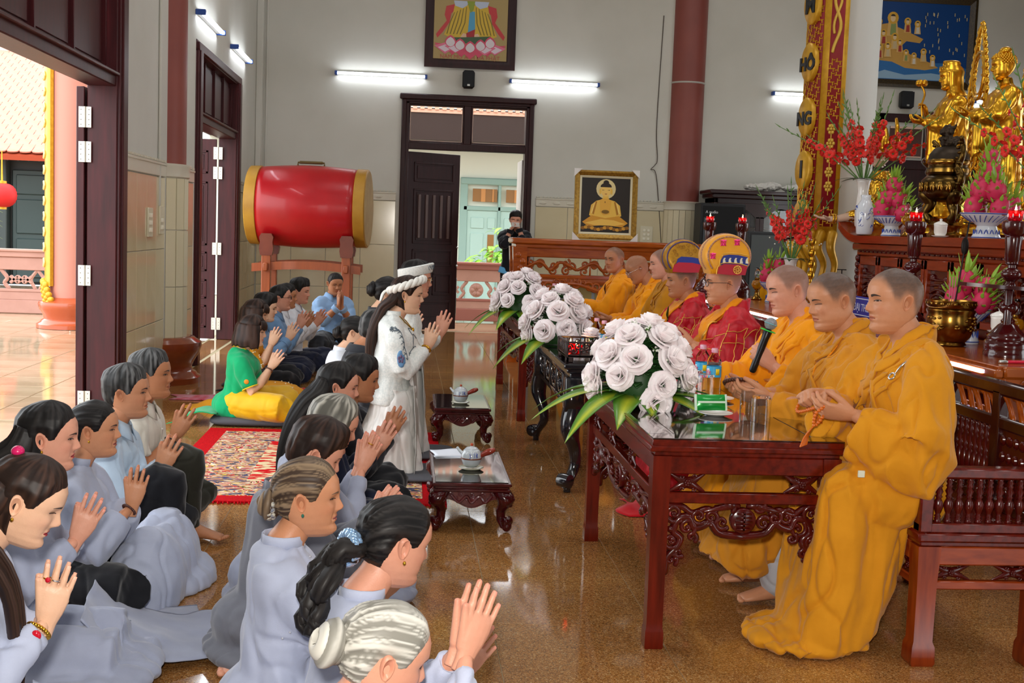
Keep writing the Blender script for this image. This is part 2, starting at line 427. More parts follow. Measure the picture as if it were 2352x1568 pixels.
def make_hand(curl, spread, thumb, vox):
 mb = MB()
 e = np.arange(14)*2*PI/14; ring = lambda x, a, b, dz=0, dy=0: np.stack([np.full(14, x), dy+np.cos(e)*a, dz+np.sin(e)*b], 1)
 mb.loft([ring(-.045, .025, .0185), ring(-.02, .0255, .0175), ring(0, .0275, .0175), ring(.03, .036, .0185), ring(.06, .041, .016), ring(.085, .0405, .0135), ring(.1, .035, .009)])
 tips = []
 for k in range(4):
  y = (.0305, .0103, -.0100, -.0290)[k]; L = (.070, .078, .072, .056)[k]; r = (.0090, .0092, .0088, .0078)[k]; x = (.084, .092, .087, .078)[k]
  p = np.array((x-.012, y, 0.)); sp = spread*(1.5-k); ang = 0.; pts = [p]
  c = curl[k] if np.ndim(curl) else curl
  d = np.array((math.cos(sp), math.sin(sp), 0)); p = p+d*.014; pts.append(p)
  for q, fr_ in enumerate((.46, .31, .23)):
   ang += c*(.9, 1.15, .8)[q]; dd = np.array((math.cos(sp)*math.cos(ang), math.sin(sp)*math.cos(ang), math.sin(ang)))
   pts.append(p+dd*L*fr_*.5); p = p+dd*L*fr_; pts.append(p)
  mb.tube(pts, [r*1.12, r*1.1, r, r*1.04, r*.93, r*.95, r*.86, r*.74], 10, up=(0, 0, 1))
  tips.append((pts[-1], dd, r))
 a0, z0, bend = thumb
 p = np.array((.012, .02, .003)); pts = [p]; an = a0
 for q, l in enumerate((.046, .034, .024)):
  dd = np.array((math.cos(an)*math.cos(z0), math.sin(an)*math.cos(z0), math.sin(z0))); p = p+dd*l; pts.append(p); an -= bend
 mb.tube(pts, [.0145, .0125, .0108, .0085], 10, up=(0, 0, 1)); tips.append((pts[-1], dd, .0098))
 V, F = remesh(mb, vox, 1)
 N = MB(); C = np.ones((len(V), 3))
 for t, d, r in tips: C *= 1-(.16*np.array((.1, 1, .9)))*np.exp(-(((V-t)**2).sum(1)/.011**2))[:, None]
 lines = .05*np.exp(-((V[:, 0]-.1)/.01)**2)[:, None]; C *= 1-lines
 N.add(V, F.tolist(), col=C)
 for k, (t, d, r) in enumerate(tips):
  up = np.array((0, 0, -1.)) if k < 4 else np.array((0, -.2, -1.)); up = up-d*(up@d); up /= np.linalg.norm(up); sd = np.cross(d, up)
  G = [[t-d*.004+d*a_*.0062+sd*b_*r*.62+up*(r*.80-abs(b_)*r*.22-max(0, a_)*.0016) for b_ in (-1, -.5, 0, .5, 1)] for a_ in (-1, 0, 1)]
  N.grid(G, col=(1.25, 1.02, 1.1))
 return np.concatenate(N.v), N.f, np.concatenate(N.c)
HANDS = {}
def hand_tpl(kind, lod):
 k = (kind, min(lod, 1))
 if k not in HANDS:
  sp = {'pray': (.035, .085, (.32, -.02, -.03)), 'curl': ((.5, .55, .6, .65), .03, (.55, .35, .2)), 'fist': ((1.15, 1.25, 1.3, 1.3), .02, (.5, .75, .35)), 'flat': ((.12, .15, .18, .2), .04, (.75, .25, .1)), 'pinch': ((.85, .7, .55, .5), .03, (.35, .75, .1))}[kind]
  HANDS[k] = make_hand(*sp, .0034 if lod == 0 else .0046)
 return HANDS[k]
def put_hand(mb, kind, side, wrist, F, N, skin, s, lod):
 V, f, C = hand_tpl(kind, lod); V = V.copy()
 if side == 'R': V[:, 1] *= -1; f = [q[::-1] for q in f]
 F = np.array(F, float); F /= np.linalg.norm(F); N = np.array(N, float); N -= F*(N@F); N /= np.linalg.norm(N); Y = np.cross(N, F)
 mb.add(np.array(wrist)+(V*s)@np.stack([F, Y, N]), f, col=C*skin)
def ik(S, W, l1, l2, pole):
 S, W = np.array(S, float), np.array(W, float); d = W-S; D = np.linalg.norm(d); k = max(1., D/(l1+l2)*1.01); l1 *= k; l2 *= k
 D = max(D, abs(l1-l2)*1.05); u = d/np.linalg.norm(d); a = (l1*l1-l2*l2+D*D)/(2*D); h = math.sqrt(max(l1*l1-a*a, 0)); p = np.array(pole, float); p -= u*(p@u); p /= np.linalg.norm(p)+1e-9
 return S+u*a+p*h
def drape(V, F, amp, fx=(13, 13, 2.6), amp2=.3, seed=0., mask=None):
 """cloth folds: ridged noise stretched down the hang of the cloth"""
 N = vnorm(V, F); q = V*np.array(fx)+seed; wv = np.stack([vnoise(V*5+seed+9), vnoise(V*5+seed+31), 0*V[:, 0]], 1)*.55; q = q+wv
 r = 1-2*np.abs(vnoise(q))**.8; r = .72*r+.42*(1-2*np.abs(vnoise(q*np.array((2.1, 2.1, 1.5))+7)))*(.6+.4*r); r2 = vnoise(V*np.array((26, 26, 11))+seed*2)
 n3 = vnoise(V*np.array((fx[0]*.62, fx[1]*.62, fx[2]*1.25))+seed*1.7+wv*1.4); n4 = vnoise(V*np.array((fx[0]*.8, fx[1]*.8, fx[2]*.8))+seed*2.9-wv)
 d = amp*(r*.75-.2)+amp*amp2*r2-amp*(1.05*np.exp(-(n3/.11)**2)+.7*np.exp(-(n4/.08)**2))
 if mask is not None: d = d*mask
 return V+N*d[:, None]
class Snap:
 def __init__(s, V, F): s.b = BVHTree.FromPolygons(V.tolist(), F.tolist())
 def p(s, pt, off=.003):
  l, n, i, d = s.b.find_nearest(Vector(pt)); return np.array(l+n*off)
 def path(s, pts, n=24, off=.003): return np.array([s.p(q, off) for q in cr(pts, n)])
SKIN = {'a': H('d9a37e'), 'b': H('c98d69'), 'c': H('e3b596'), 'd': H('b87c58'), 'e': H('d79a80')}
HAIR = {'black': ((.006, .005, .005), (.022, .019, .018)), 'brown': ((.014, .007, .005), (.05, .024, .016)), 'grey': ((.10, .095, .08), (.46, .44, .38)), 'white': ((.22, .21, .18), (.62, .6, .54)), 'mix': ((.05, .03, .02), (.26, .18, .11)), 'salt': ((.012, .012, .012), (.13, .13, .13))}
def M_skin(): return mat('skin', (1, 1, 1), .42, attr='col', sss=.06, bump=.08, bscale=260, spec=.4, col2=(.94, .93, .92), nscale=60)
def M_hair(): return mat('hair', (1, 1, 1), .48, attr='col', spec=.28)
def cloth(name, c, c2=None, rough=.85, bscale=420, bump=.12, sheen=.25):
 return mat(name, c, rough, col2=c2 or c, nscale=14, bump=bump, bscale=bscale, sheen=sheen, spec=.25)
PEOPLE = []
def person(label, X, Y, yaw, Hc, name='person', s=1., sex='f', pose='cross', hx=.1, hy=0., pz=.1, pitch=.12, hyaw=0., roll=0., lod=1, skin='a', P=None, hair=None, hc='black', hairgeo=None,
   hands=None, top=None, bottom=None, z0=0., group=None, extra=None, shaved=0., arm_r=1., bare=None, kp=None, cat='person', sw=None, girth=1., hat=None):
 P = P or {}; yawr = math.radians(yaw); R = Matrix.Rotation(yawr, 3, 'Z'); off = R@Vector((hx, hy, 0))
 root = empty(name, (X-off.x, Y-off.y, z0), yawr, label, cat, group)
 sk = np.array(SKIN[skin]) if isinstance(skin, str) else np.array(skin); Hc = Hc-z0
 P.setdefault('lip', tuple(sk*np.array((.78, .5, .48)) if sex == 'm' else sk*np.array((.85, .33, .34))))
 # head
 hs = s*(1. if sex == 'm' else .965)
 RT = Matrix.Rotation(hyaw, 4, 'Z')@Matrix.Rotation(pitch, 4, 'Y')@Matrix.Rotation(roll, 4, 'X')@Matrix.Scale(hs, 4)
 ctop = RT@Vector((-.01, 0, .23)); Mh = Matrix.Translation((hx-ctop.x*.5, hy-ctop.y, Hc-ctop.z))@RT
 piv = np.array(Mh@Vector((-.018, 0, .045)))
 nl = .058*s; lean = (hx/(Hc-pz-.2)) if Hc-pz > .3 else .2
 Nk = piv+np.array((-.045-.05*max(pitch, 0), -hy*.2, -nl)); Pv = np.array((0, 0, pz)); up = Nk-Pv; L = np.linalg.norm(up); up /= L
 fw = np.cross((0, 1, 0), up); fw /= np.linalg.norm(fw); lat = np.cross(up, fw)
 w_ = (sw or (.19 if sex == 'm' else .168))*s
 if hat and hat[0] == 'frame': pass
 body = MB(); nu, nv = ((112, 92), (80, 66), (56, 46))[lod]
 Xg, Yg, Zg, TH = head_grid(nu, nv, P)
 C = np.ones((*Xg.shape, 3))*sk; ay = np.abs(Yg); fr_ = sm(np.cos(TH), .1, .5)
 g = lambda v, c, q: np.exp(-((v-c)/q)**2)
 C *= 1-.10*np.array((.0, .7, .6))*(g(ay, .045, .02)*g(Zg, .088, .018)*fr_)[..., None]*P.get('blush', 1)
 C *= 1-.08*np.array((.1, .9, .8))*(g(Yg, 0, .02)*g(Zg, .085, .012)*fr_)[..., None]
 C *= 1-.12*(g(ay, .03, .016)*g(Zg, .112, .012)*fr_)[..., None]*P.get('age', .5)
 up_ = .0585+.0085*(1-(Yg/.0235)**2)-.003*g(Yg, 0, .004); lo_ = .0565-.0095*(1-(Yg/.0215)**2)
 lm = (sm(up_-Zg, -.0012, .0012)*sm(Zg-lo_, -.0012, .0012)*fr_*(ay < .0235))[..., None]; C = C*(1-lm)+np.array(P['lip'])*lm
 if shaved:
  d = hair_mask(TH, Zg, P); k = (sm(d, -.010, .03)*shaved*(.72+.22*sm(Zg, .12, .2)+.06*vnoise(np.stack([Xg, Yg, Zg], -1).reshape(-1, 3)*230).reshape(Xg.shape)))[..., None]
  C = C*(1-k)+np.array((.045, .04, .038))*k
 if P.get('beard'):
  k = (sm(.075-Zg, 0, .02)*sm(np.cos(TH), .0, .4)*P['beard'])[..., None]*(1-lm); C = C*(1-k)+sk*np.array((.5, .48, .5))*k
 body.grid(np.stack([Xg, Yg, Zg], -1), T=Mh, col=C, wrap=True)
 eye_geo(body, P, sk, Mh); ear_geo(body, P, sk, Mh, lod)
 # arms
 sh = {q: Nk+lat*sg*w_*.88-up*.055*s-fw*.005 for q, sg in (('L', 1), ('R', -1))}
 l1, l2 = .285*s*arm_r, .245*s*arm_r; W = {}; hd = {}
 if hands is None: hands = ('pray', (hx+.2, 0, Hc-.35), .5)
 def loc(p):
  v = R.transposed()@(Vector(p)-Vector(root.location)); return np.array(v)
 if hands[0] == 'prayw': hands = ('pray', loc(hands[1]), *hands[2:])
 if hands[0] == 'cw': hands = ('c', {q: (loc(a[0]), *a[1:]) for q, a in hands[1].items()})
 if hands[0] == 'pray':
  wc, tilt = np.array(hands[1], float), hands[2]; ty = hands[3] if len(hands) > 3 else 0.
  F = np.array((math.sin(tilt)*math.cos(ty), math.sin(tilt)*math.sin(ty), math.cos(tilt))); side = np.array((-math.sin(ty), math.cos(ty), 0))
  for q, sg in (('L', 1), ('R', -1)): W[q] = wc+side*sg*.0165*s; hd[q] = ('pray', F+side*sg*.02, -side*sg)
 else:
  for q in 'LR': W[q] = np.array(hands[1][q][0], float); hd[q] = (hands[1][q][3], hands[1][q][1], hands[1][q][2])
 E = {}
 for q, sg in (('L', 1), ('R', -1)):
  pole = (hands[1][q][4] if hands[0] != 'pray' and len(hands[1][q]) > 4 else (-.35, .62*sg, -1.)); E[q] = ik(sh[q], W[q], l1, l2, pole)
 sk_mb = MB(); gm = .052 if sex == 'm' else .045; am = 1.08 if sex == 'm' else .92
 sk_mb.tube([Pv+up*.02, Pv+up*L*.5, Pv+up*L*.82, Nk-up*.03], [(.09, .07), (.1, .075), (.13, .08), (.06, .05)], 12, up=fw)
 sk_mb.tube([Nk-up*.06, Nk, Nk*.45+piv*.55, piv, piv+np.array(RT.to_3x3()@Vector((-.012, 0, .04)))], [gm*1.5*s, gm*1.22*s, gm*1.08*s, gm*1.1*s, gm*.9*s], 14, up=fw)
 for q in 'LR':
  sq = sh[q]*.8+(Nk-up*.09)*.2; m1 = sh[q]*.5+E[q]*.5; m2 = E[q]*.65+W[q]*.35; wd = (W[q]-E[q])/np.linalg.norm(W[q]-E[q])
  sk_mb.tube([sq, m1, E[q], m2, W[q]-wd*.01], np.array([.036, .040, .036, .036, .0235])*am*s*(1.12 if bare else .95), 12)
 J = legs(pose, s, pz, kp)
 for q in 'LR':
  h_, k_, a_ = J[q]; sk_mb.tube([h_, (h_+k_)/2, k_*.93+h_*.07, k_*.9+(h_+a_)*.05, (k_+a_)/2, a_], np.array([.06, .054, .036, .034, .036, .03])*s*.85, 10)
 V, F_ = remesh(sk_mb, .0085 if bare else (.012 if lod == 0 else .016), 2)
 body.add(V, F_.tolist(), col=sk*np.array((.97, .95, .94)))
 for q in 'LR':
  put_hand(body, hd[q][0], q, W[q], hd[q][1], hd[q][2], sk, s*(.98 if sex == 'm' else .9), lod)
  foot(body, J[q][2], J['f'+q], sk, s)
 bo = body.build('body', M_skin(), root, smooth=180)
 # hair
 hcv = HAIR[hc] if isinstance(hc, str) else hc
 if hair:
  hm = MB(); hair_shell(hm, P, Mh, lod, hcv, hair)
  if hairgeo: hairgeo(hm, Mh, hcv, lod, dict(N=Nk, up=up, fw=fw, lat=lat))
  hm.build('hair', M_hair(), root, smooth=180)
 ctx = dict(root=root, N=Nk, P=Pv, up=up, fw=fw, lat=lat, L=L, sh=sh, E=E, W=W, J=J, s=s, w=w_, lod=lod, Mh=Mh, sex=sex, girth=girth, piv=piv, pose=pose, sk=sk, hd=hd, bo=bo)
 if bottom: bottom(ctx)
 if top: top(ctx)
 if extra: extra(ctx)
 PEOPLE.append(root)
 return ctx
def legs(pose, s, pz, kp):
 v = lambda *a: np.array(a, float)*np.array((s, s, 1))
 if pose == 'cross': J = dict(L=(v(0, .09, pz), v(.36, .27, .15), v(.24, -.05, .07)), R=(v(0, -.09, pz), v(.36, -.27, .15), v(.19, .07, .06))); d = dict(fL=(.15, -1, 0), fR=(.1, 1, 0))
 elif pose == 'up': J = dict(L=(v(0, .09, pz), v(.34, .26, .16), v(.26, -.02, .07)), R=(v(0, -.09, pz), v(.34, -.13, .40), v(.36, -.13, .075))); d = dict(fL=(.2, -1, 0), fR=(1, -.1, -.05))
 elif pose == 'sit': J = dict(L=(v(0, .09, pz), v(.42, .12, .10), v(.02, .16, .06)), R=(v(0, -.09, pz), v(.42, -.10, .10), v(0, -.14, .06))); d = dict(fL=(-1, .2, 0), fR=(-1, -.2, 0))
 elif pose == 'kneel': J = dict(L=(v(0, .09, pz), v(.08, .11, .08), v(-.34, .10, .08)), R=(v(0, -.09, pz), v(.08, -.11, .08), v(-.34, -.10, .08))); d = dict(fL=(-1, 0, -.1), fR=(-1, 0, -.1))
 elif pose == 'bench':
  k = kp or (.44, .16); J = dict(L=(v(0, .09, pz), v(k[0], k[1], pz+.0), v(k[0]-.02, k[1]*.9, .075)), R=(v(0, -.09, pz), v(k[0], -k[1], pz+.0), v(k[0]-.02, -k[1]*.9, .075))); d = dict(fL=(1, .1, -.05), fR=(1, -.1, -.05))
 else: J = dict(L=(v(0, .09, pz), v(.02, .10, pz*.53), v(0, .10, .08)), R=(v(0, -.09, pz), v(.02, -.10, pz*.53), v(0, -.10, .08))); d = dict(fL=(1, .15, -.05), fR=(1, -.15, -.05))
 J.update(d); return J
def foot(mb, a, d, sk, s):
 d = np.array(d, float); d /= np.linalg.norm(d); side = np.cross((0, 0, 1), d); u = np.cross(d, side); e = np.arange(10)*2*PI/10; R = []
 for x, w_, h, dz in ((-.05, .018, .02, -.03), (-.035, .03, .036, -.02), (.0, .033, .045, -.01), (.06, .036, .03, -.025), (.12, .042, .02, -.035), (.155, .04, .014, -.04), (.165, .03, .009, -.042)):
  R.append(a+d*x*s+u*dz*s+np.outer(np.cos(e)*w_*s, side)+np.outer(np.sin(e)*h*s, u))
 mb.loft(R, col=sk*.95)
 for k in range(5): mb.ell(a+d*(.178-.006*k-.004*(k == 0))*s+side*(.03-.0155*k)*s-u*.042*s, (.013*s, .009*s, .009*s), 8, 5, col=sk)
def VOX(c): return (.0086, .0125, .017)[c['lod']]
def torso_mb(mb, c, loose=1., hem=-.06, neck=.0, bust=0.):
 """rings from hem to neck"""
 N, P, up, fw, lat, s, w_, g = c['N'], c['P'], c['up'], c['fw'], c['lat'], c['s'], c['w'], c['girth']
 e = np.arange(24)*2*PI/24; f_ = c['sex'] == 'f'; L = c['L']; R = []
 T = [(hem, .125*g, .178*g, 0, 0), (0., .128*g, .18*g, 0, .0), (.22, .108*g, .150*g, .005, 0), (.45, .104*g, .15*g, .0, 0), (.66, .112*g+bust*.5, .172*g, .01+bust, 0), (.80, .105*g+bust*.3, w_+.004, .002+bust*.6, 0), (.90, .088, w_*.93, -.012, 0), (.95, .072, w_*.62, -.016, 0), (1.0, .060, .078, -.012, 0), (1.0+neck, .058, .066, -.006, 0)]
 for t, a, b, dx, _ in T:
  lo_ = loose if t < .85 else 1+(loose-1)*.35
  q = P+up*(L*t)+fw*dx; R.append(q+np.outer(np.cos(e)*a*s*lo_, fw)+np.outer(np.sin(e)*b*s*lo_, lat))
 mb.loft(R)
def sleeve_mb(mb, c, r=(.075, .062, .045), frac=1., loose=1., drop=0.):
 for q in 'LR':
  S, E, W = c['sh'][q], c['E'][q], c['W'][q]; path = [S*.55+(c['N']-c['up']*.07)*.45-c['up']*.01, S*.75+E*.25, S*.4+E*.6, E]
  rr = [r[0]*.95, r[0], r[0]*.55+r[1]*.45, r[1]]
  if frac > .45:
   f = (frac-.5)/.5; path += [E+(W-E)*f*.5, E+(W-E)*f]; rr += [r[1]*.5+r[2]*.5, r[2]]
  else: path = path[:2]+[S+(E-S)*frac*2]; rr = rr[:2]+[r[1]]
  P = cr(path, 12); R = np.interp(np.linspace(0, 1, 12), np.linspace(0, 1, len(rr)), rr)*c['s']
  mb.tube(P, R, 16, rnd_=False)
def finish(c, mb, name, m, amp=.006, fx=(13, 13, 2.6), amp2=.35, it=4, seed=None, zmin=.004, vox=None, mask=None):
 V, F = remesh(mb, vox or VOX(c), it); V = drape(V, F, amp, fx, amp2, seed if seed is not None else len(PEOPLE)*3.7, mask(V) if mask else None)
 V[:, 2] = np.maximum(V[:, 2], zmin); V = lap(V, F, 1, .4)
 o = MB(); o.add(V, F.tolist()); o.build(name, m, c['root'], smooth=180); return Snap(V, F)
def trousers(m, r=(.1, .078, .056), amp=.006, name='trousers', pel=1.):
 def f(c):
  mb = MB(); s = c['s']; mb.ell(c['P']+c['up']*.03, (.14*s*pel, .185*s*pel, .13*s), 20, 12)
  for q in 'LR':
   h_, k_, a_ = c['J'][q]; k2 = k_+np.array((0, 0, .0))
   mb.tube(cr([h_, h_*.45+k_*.55, k2, k_*.5+a_*.5, k_*.06+a_*.94], 14), np.interp(np.linspace(0, 1, 14), [0, .4, .55, 1], [r[0]*1.1, r[0], r[1], r[2]])*s, 16)
  finish(c, mb, name, m, amp, (9, 9, 9), .3)
 return f
# ---------------------------------------------------------------- clothes
def band(c, sn, pts, ra, rb, m, name, n=28, off=.002, ends=True):
 mb = MB(); P = sn.path(pts, n, off)
 ups = []
 for i in range(n):
  l, nn, _, _ = sn.b.find_nearest(Vector(P[i])); ups.append(np.array(nn))
 tg = np.gradient(P, axis=0); e = np.arange(8)*2*PI/8; R = []
 for i in range(n):
  t = tg[i]/(np.linalg.norm(tg[i])+1e-9); u = ups[i]-t*(ups[i]@t); u /= np.linalg.norm(u)+1e-9; sd = np.cross(t, u)
  k = 1. if not ends else min(1., .35+4*min(i, n-1-i)/n); R.append(P[i]+np.outer(np.cos(e)*ra*k, sd)+np.outer(np.sin(e)*rb*k, u))
 mb.loft(R); return mb.build(name, m, c['root'], smooth=180)
def neck_pts(c, r=.064, h=.0, drop=.0, cross=0., front=.0):
 N, fw, lat, up, s = c['N'], c['fw'], c['lat'], c['up'], c['s']; e = np.linspace(-PI, PI, 13)
 return [N+up*(h-drop*max(0, math.cos(a))**2)*s+fw*(math.cos(a)*r+front*max(0, math.cos(a))-.006)*s+lat*math.sin(a)*r*1.05*s for a in e]
def stand_collar(c, m, h=.022, r=.060, name='collar'):
 mb = MB(); p = np.array(neck_pts(c, r)); u = c['up']+c['fw']*.12; G = np.array([p+u*(-.012), p+u*h*.5, p+u*h]); mb.sheet(G, .005); mb.build(name, m, c['root'], smooth=180)
def flap_collar(c, m, name='collar'):
 mb = MB(); N, fw, lat, up, s = c['N'], c['fw'], c['lat'], c['up'], c['s']
 e = np.linspace(-2.85, 2.85, 23); G = []
 for k, (r, h) in enumerate(((.058, .026), (.064, .030), (.075, .012), (.088, -.018))):
  row = []
  for a in e:
   t = max(0, -math.cos(a)) if 0 else 0
   f = (abs(a)/2.85)**3; rr = r+(k == 3)*.006*f; hh = h-(k >= 2)*.022*f*(1 if k == 3 else .5)
   an = PI-a; row.append(N+fw*(math.cos(an)*rr+.028*max(0, math.cos(an))-.008)*s+lat*math.sin(an)*rr*1.06*s+up*(hh-.035*max(0, math.cos(an))**2)*s)
  G.append(row)
 mb.sheet(G, .004); mb.build(name, m, c['root'], smooth=180)
def placket(c, sn, m, mbut, n=5, t0=.3, t1=.9):
 pts = [c['P']+c['up']*c['L']*t+c['fw']*.2 for t in np.linspace(t1, t0, 6)]; band(c, sn, pts, .014*c['s'], .0025, m, 'placket', 20)
 mb = MB()
 for t in np.linspace(t1-.06, t0, n):
  q = sn.p(c['P']+c['up']*c['L']*t+c['fw']*.2, .005); mb.ell(q, (.005, .005, .005), 8, 6)
 mb.build('buttons', mbut, c['root'])
def shirt(m, long=True, loose=1.14, collar=True, hem=-.2, r=(.08, .068, .05), amp=.009, frac=None, name='shirt', vest=None):
 def f(c):
  mb = MB(); torso_mb(mb, c, loose, hem, 0); sleeve_mb(mb, c, r, frac or (.94 if long else .36))
  sn = finish(c, mb, name, m, amp, (11, 11, 4), .45)
  if collar: flap_collar(c, m)
  placket(c, sn, m, mat('shirt button', 'e8e8e4', .3)) if collar and c['lod'] < 3 else None
  if long: cuffs(c, m, r[2])
  c['sn'] = sn
 return f
def cuffs(c, m, r, w=.05, name='cuff'):
 for q in 'LR':
  d = (c['W'][q]-c['E'][q]); d /= np.linalg.norm(d); p = c['W'][q]-d*.012*c['s']; mb = MB()
  mb.tube([p-d*w*c['s'], p-d*w*.4*c['s'], p], np.array([r*.98, r*1.05, r*1.02])*c['s'], 18, rnd_=False); mb.build(name, m, c['root'], smooth=60)
def tunic(m, m_leg=None, spread=.36, collar=True, loose=1.04, front=.3, bust=.018, r=(.066, .056, .040), frac=.93, amp=.010, lap=True, pearls=None):
 """long grey ao dai worn sitting on the floor"""
 def f(c):
  mb = MB(); torso_mb(mb, c, loose, -.08, .0, bust); sleeve_mb(mb, c, r, frac); s = c['s']
  if lap:
   mb.ell(c['P']+np.array((.0, 0, .02)), (.19*s, .21*s, .13*s), 20, 10)
   for q in 'LR':
    h_, k_, a_ = c['J'][q]; mb.tube(cr([h_, h_*.5+k_*.5, k_, k_*.5+a_*.5, a_], 12), np.array([.13, .125, .12, .115, .11, .105, .1, .095, .09, .085, .08, .07])*s, 16)
   mb.ell((.26*s, 0, .055), (.30*s, spread*s, .06), 28, 8); mb.ell((-.06*s, 0, .04), (.16*s, .24*s, .05), 20, 8)
  sn = finish(c, mb, 'tunic', m, amp, (9, 9, 3.2), .4)
  if collar: stand_collar(c, m)
  c['sn'] = sn
  if pearls:
   q = MB()
   for k, p in enumerate(sn.path([c['N']+c['fw']*.08, c['N']+c['fw']*.09-c['lat']*.1-c['up']*.1, c['P']+c['up']*c['L']*.5-c['lat']*.18], 8, .003)): q.ell(p, (.004,)*3, 8, 6)
   q.build('snap_buttons', pearls, c['root'])
 return f
def cloth_sheet(c, name, m, G, th=.004, amp=.008, seed=1.):
 """loose cloth lying or hanging, with waves"""
 G = np.array(G, float); k, n = G.shape[:2]; nz = fbm(G.reshape(-1, 3)*8+seed, 2).reshape(k, n); du = np.gradient(G, axis=0); dv = np.gradient(G, axis=1); N = np.cross(du, dv); N /= np.linalg.norm(N, axis=2, keepdims=True)+1e-9
 G = G+N*(nz*amp)[..., None]; G[..., 2] = np.maximum(G[..., 2], .004+th/2); mb = MB(); mb.sheet(G, th); return mb.build(name, m, c['root'] if isinstance(c, dict) else c, smooth=180)
def patch(p00, p01, p10, p11, k=14, n=14, sag=0, pw=1):
 p00, p01, p10, p11 = map(lambda q: np.array(q, float), (p00, p01, p10, p11))
 G = np.array([[(p00*(1-u)+p10*u)*(1-v)+(p01*(1-u)+p11*u)*v for v in np.linspace(0, 1, n)] for u in np.linspace(0, 1, k)])
 if pw != 1: U = np.linspace(0, 1, k)[:, None]; V_ = np.linspace(0, 1, n)[None]; w_ = (1-U)**pw; G[..., 2] = (p00[2]*(1-V_)+p01[2]*V_)*w_+(p10[2]*(1-V_)+p11[2]*V_)*(1-w_)
 G[..., 2] += sag*np.outer(np.sin(np.linspace(0, PI, k)), np.ones(n)); return G
def robe(m, slant=.0, sleeve=(.085, .11, .075), drop=(.0, .03, .05), hemr=(.15, .24), hem=.02, collar=True, fold=True, loose=1.2, rr=.115, full=0, name='robe', frac=.97, thigh=True, m_col=None, amp=.016, tail=0.):
 def f(c):
  mb = MB(); s = c['s']; torso_mb(mb, c, loose, -.1, .0); up0 = 0; q_ = np.arange(20)*2*PI/20; mb.loft([c['N']+c['up']*h*s+c['fw']*d*s+np.outer(np.cos(q_)*a*s, c['fw'])+np.outer(np.sin(q_)*b*s, c['lat']) for h, d, a, b in ((-.06, -.01, .09, .13), (-.01, -.016, .078, .092), (.03, -.026, .066, .076), (.052, -.034, .058, .068))]); up0 = np.array((0, 0, 1.)); e = np.arange(20)*2*PI/20
  for q in 'LR':
   S, E, W = c['sh'][q], c['E'][q], c['W'][q]; P = cr([S*.6+(c['N']-c['up']*.07)*.4, S*.7+E*.3, S*.35+E*.65, E, E+(W-E)*.5*frac, E+(W-E)*frac], 14); tg = np.gradient(P, axis=0); R = []
   for i in range(14):
    u = i/13; t = tg[i]/np.linalg.norm(tg[i]); sd = np.cross(t, up0+np.array((.15, 0, 0))); sd /= np.linalg.norm(sd)+1e-9; v = np.cross(sd, t)
    a = np.interp(u, [0, .5, 1], [.085, .082, .062])*s; b = np.interp(u, [0, .5, 1], sleeve)*s; dz = np.interp(u, [0, .5, 1], drop)*s
    R.append(P[i]-up0*dz+np.outer(np.cos(e)*a, sd)+np.outer(np.sin(e)*b, v))
   mb.loft(R)
  if thigh:
   k0 = (c['J']['L'][1]+c['J']['R'][1])/2; pz = c['P'][2]
   for q in 'LR':
    h_, k_, a_ = c['J'][q]; mb.tube([h_, h_*.5+k_*.5, k_], np.array([.14, .13, rr])*s, 16)
    mb.tube(cr([k_, (k_+a_)/2+np.array((slant*.5, 0, 0)), np.array((a_[0]+slant, a_[1], hem+.05))], 8), np.linspace(rr, rr*1.12, 8)*s, 16)
   mb.ell((k0[0]*.45, 0, pz), (abs(k0[0])*.55+.1, .2*s, .125*s), 20, 10)
   R = []
   for u in np.linspace(0, 1, 7):
    z = pz*(1-u)+hem*u+.02*(1-u); R.append(np.stack([k0[0]-.02+slant*u+np.cos(e)*(hemr[0]*(.75+.3*u)), np.sin(e)*(hemr[1]*(.86+.16*u)), np.full(20, z)], 1))
   mb.loft(R)
   if full: mb.loft([np.stack([(.13*(1-u)+(k0[0]+slant-.06)*u)+np.cos(e)*(.22*(1-u)+.17*u), np.sin(e)*(.19+.03*u), np.full(20, (pz-.02)*(1-u)+hem*u)], 1) for u in np.linspace(0, 1, 7)])
   if tail: mb.ell((k0[0]+slant+.05, 0, .03), (.2, hemr[1]+.02, .05), 20, 8)
  sn = finish(c, mb, name, m, amp, (14, 14, 2.3), .12, it=2); c['sn'] = sn; mc = m_col or m
  N, fw, lat, up, L, P0 = c['N'], c['fw'], c['lat'], c['up'], c['L'], c['P']
  if collar:
   for sg, lo_ in ((-1, .03), (1, -.02)):
    pts = [N-fw*.09+up*.055, N+lat*.05*sg-fw*.06+up*.055, N+lat*.078*sg+fw*.02+up*.015, N+lat*.045*sg+fw*.10-up*.06, N+lat*lo_*-sg*.6+fw*.13-up*.14, P0+up*L*.55-lat*sg*.06+fw*.16, P0+up*L*.4-lat*sg*.11+fw*.14]
    band(c, sn, pts, .021*s, .0065, mc, 'collar', 30, .003)
  if fold:
   pts = [P0+up*L*.45-lat*.2+fw*.02, P0+up*L*.58-lat*.12+fw*.12, P0+up*L*.74+lat*.0+fw*.16, P0+up*L*.87+lat*.08+fw*.12, N+lat*.115+up*.0, N+lat*.11-fw*.07-up*.03, P0+up*L*.7+lat*.08-fw*.14]
   band(c, sn, pts, .026*s, .008, mc, 'shawl_edge', 34, .003)
   for dd in (.035, .07): band(c, sn, [p-up*dd+lat*dd*.9 for p in pts[1:6]], .009*s, .005, mc, 'shawl_fold', 26, .001)
 return f
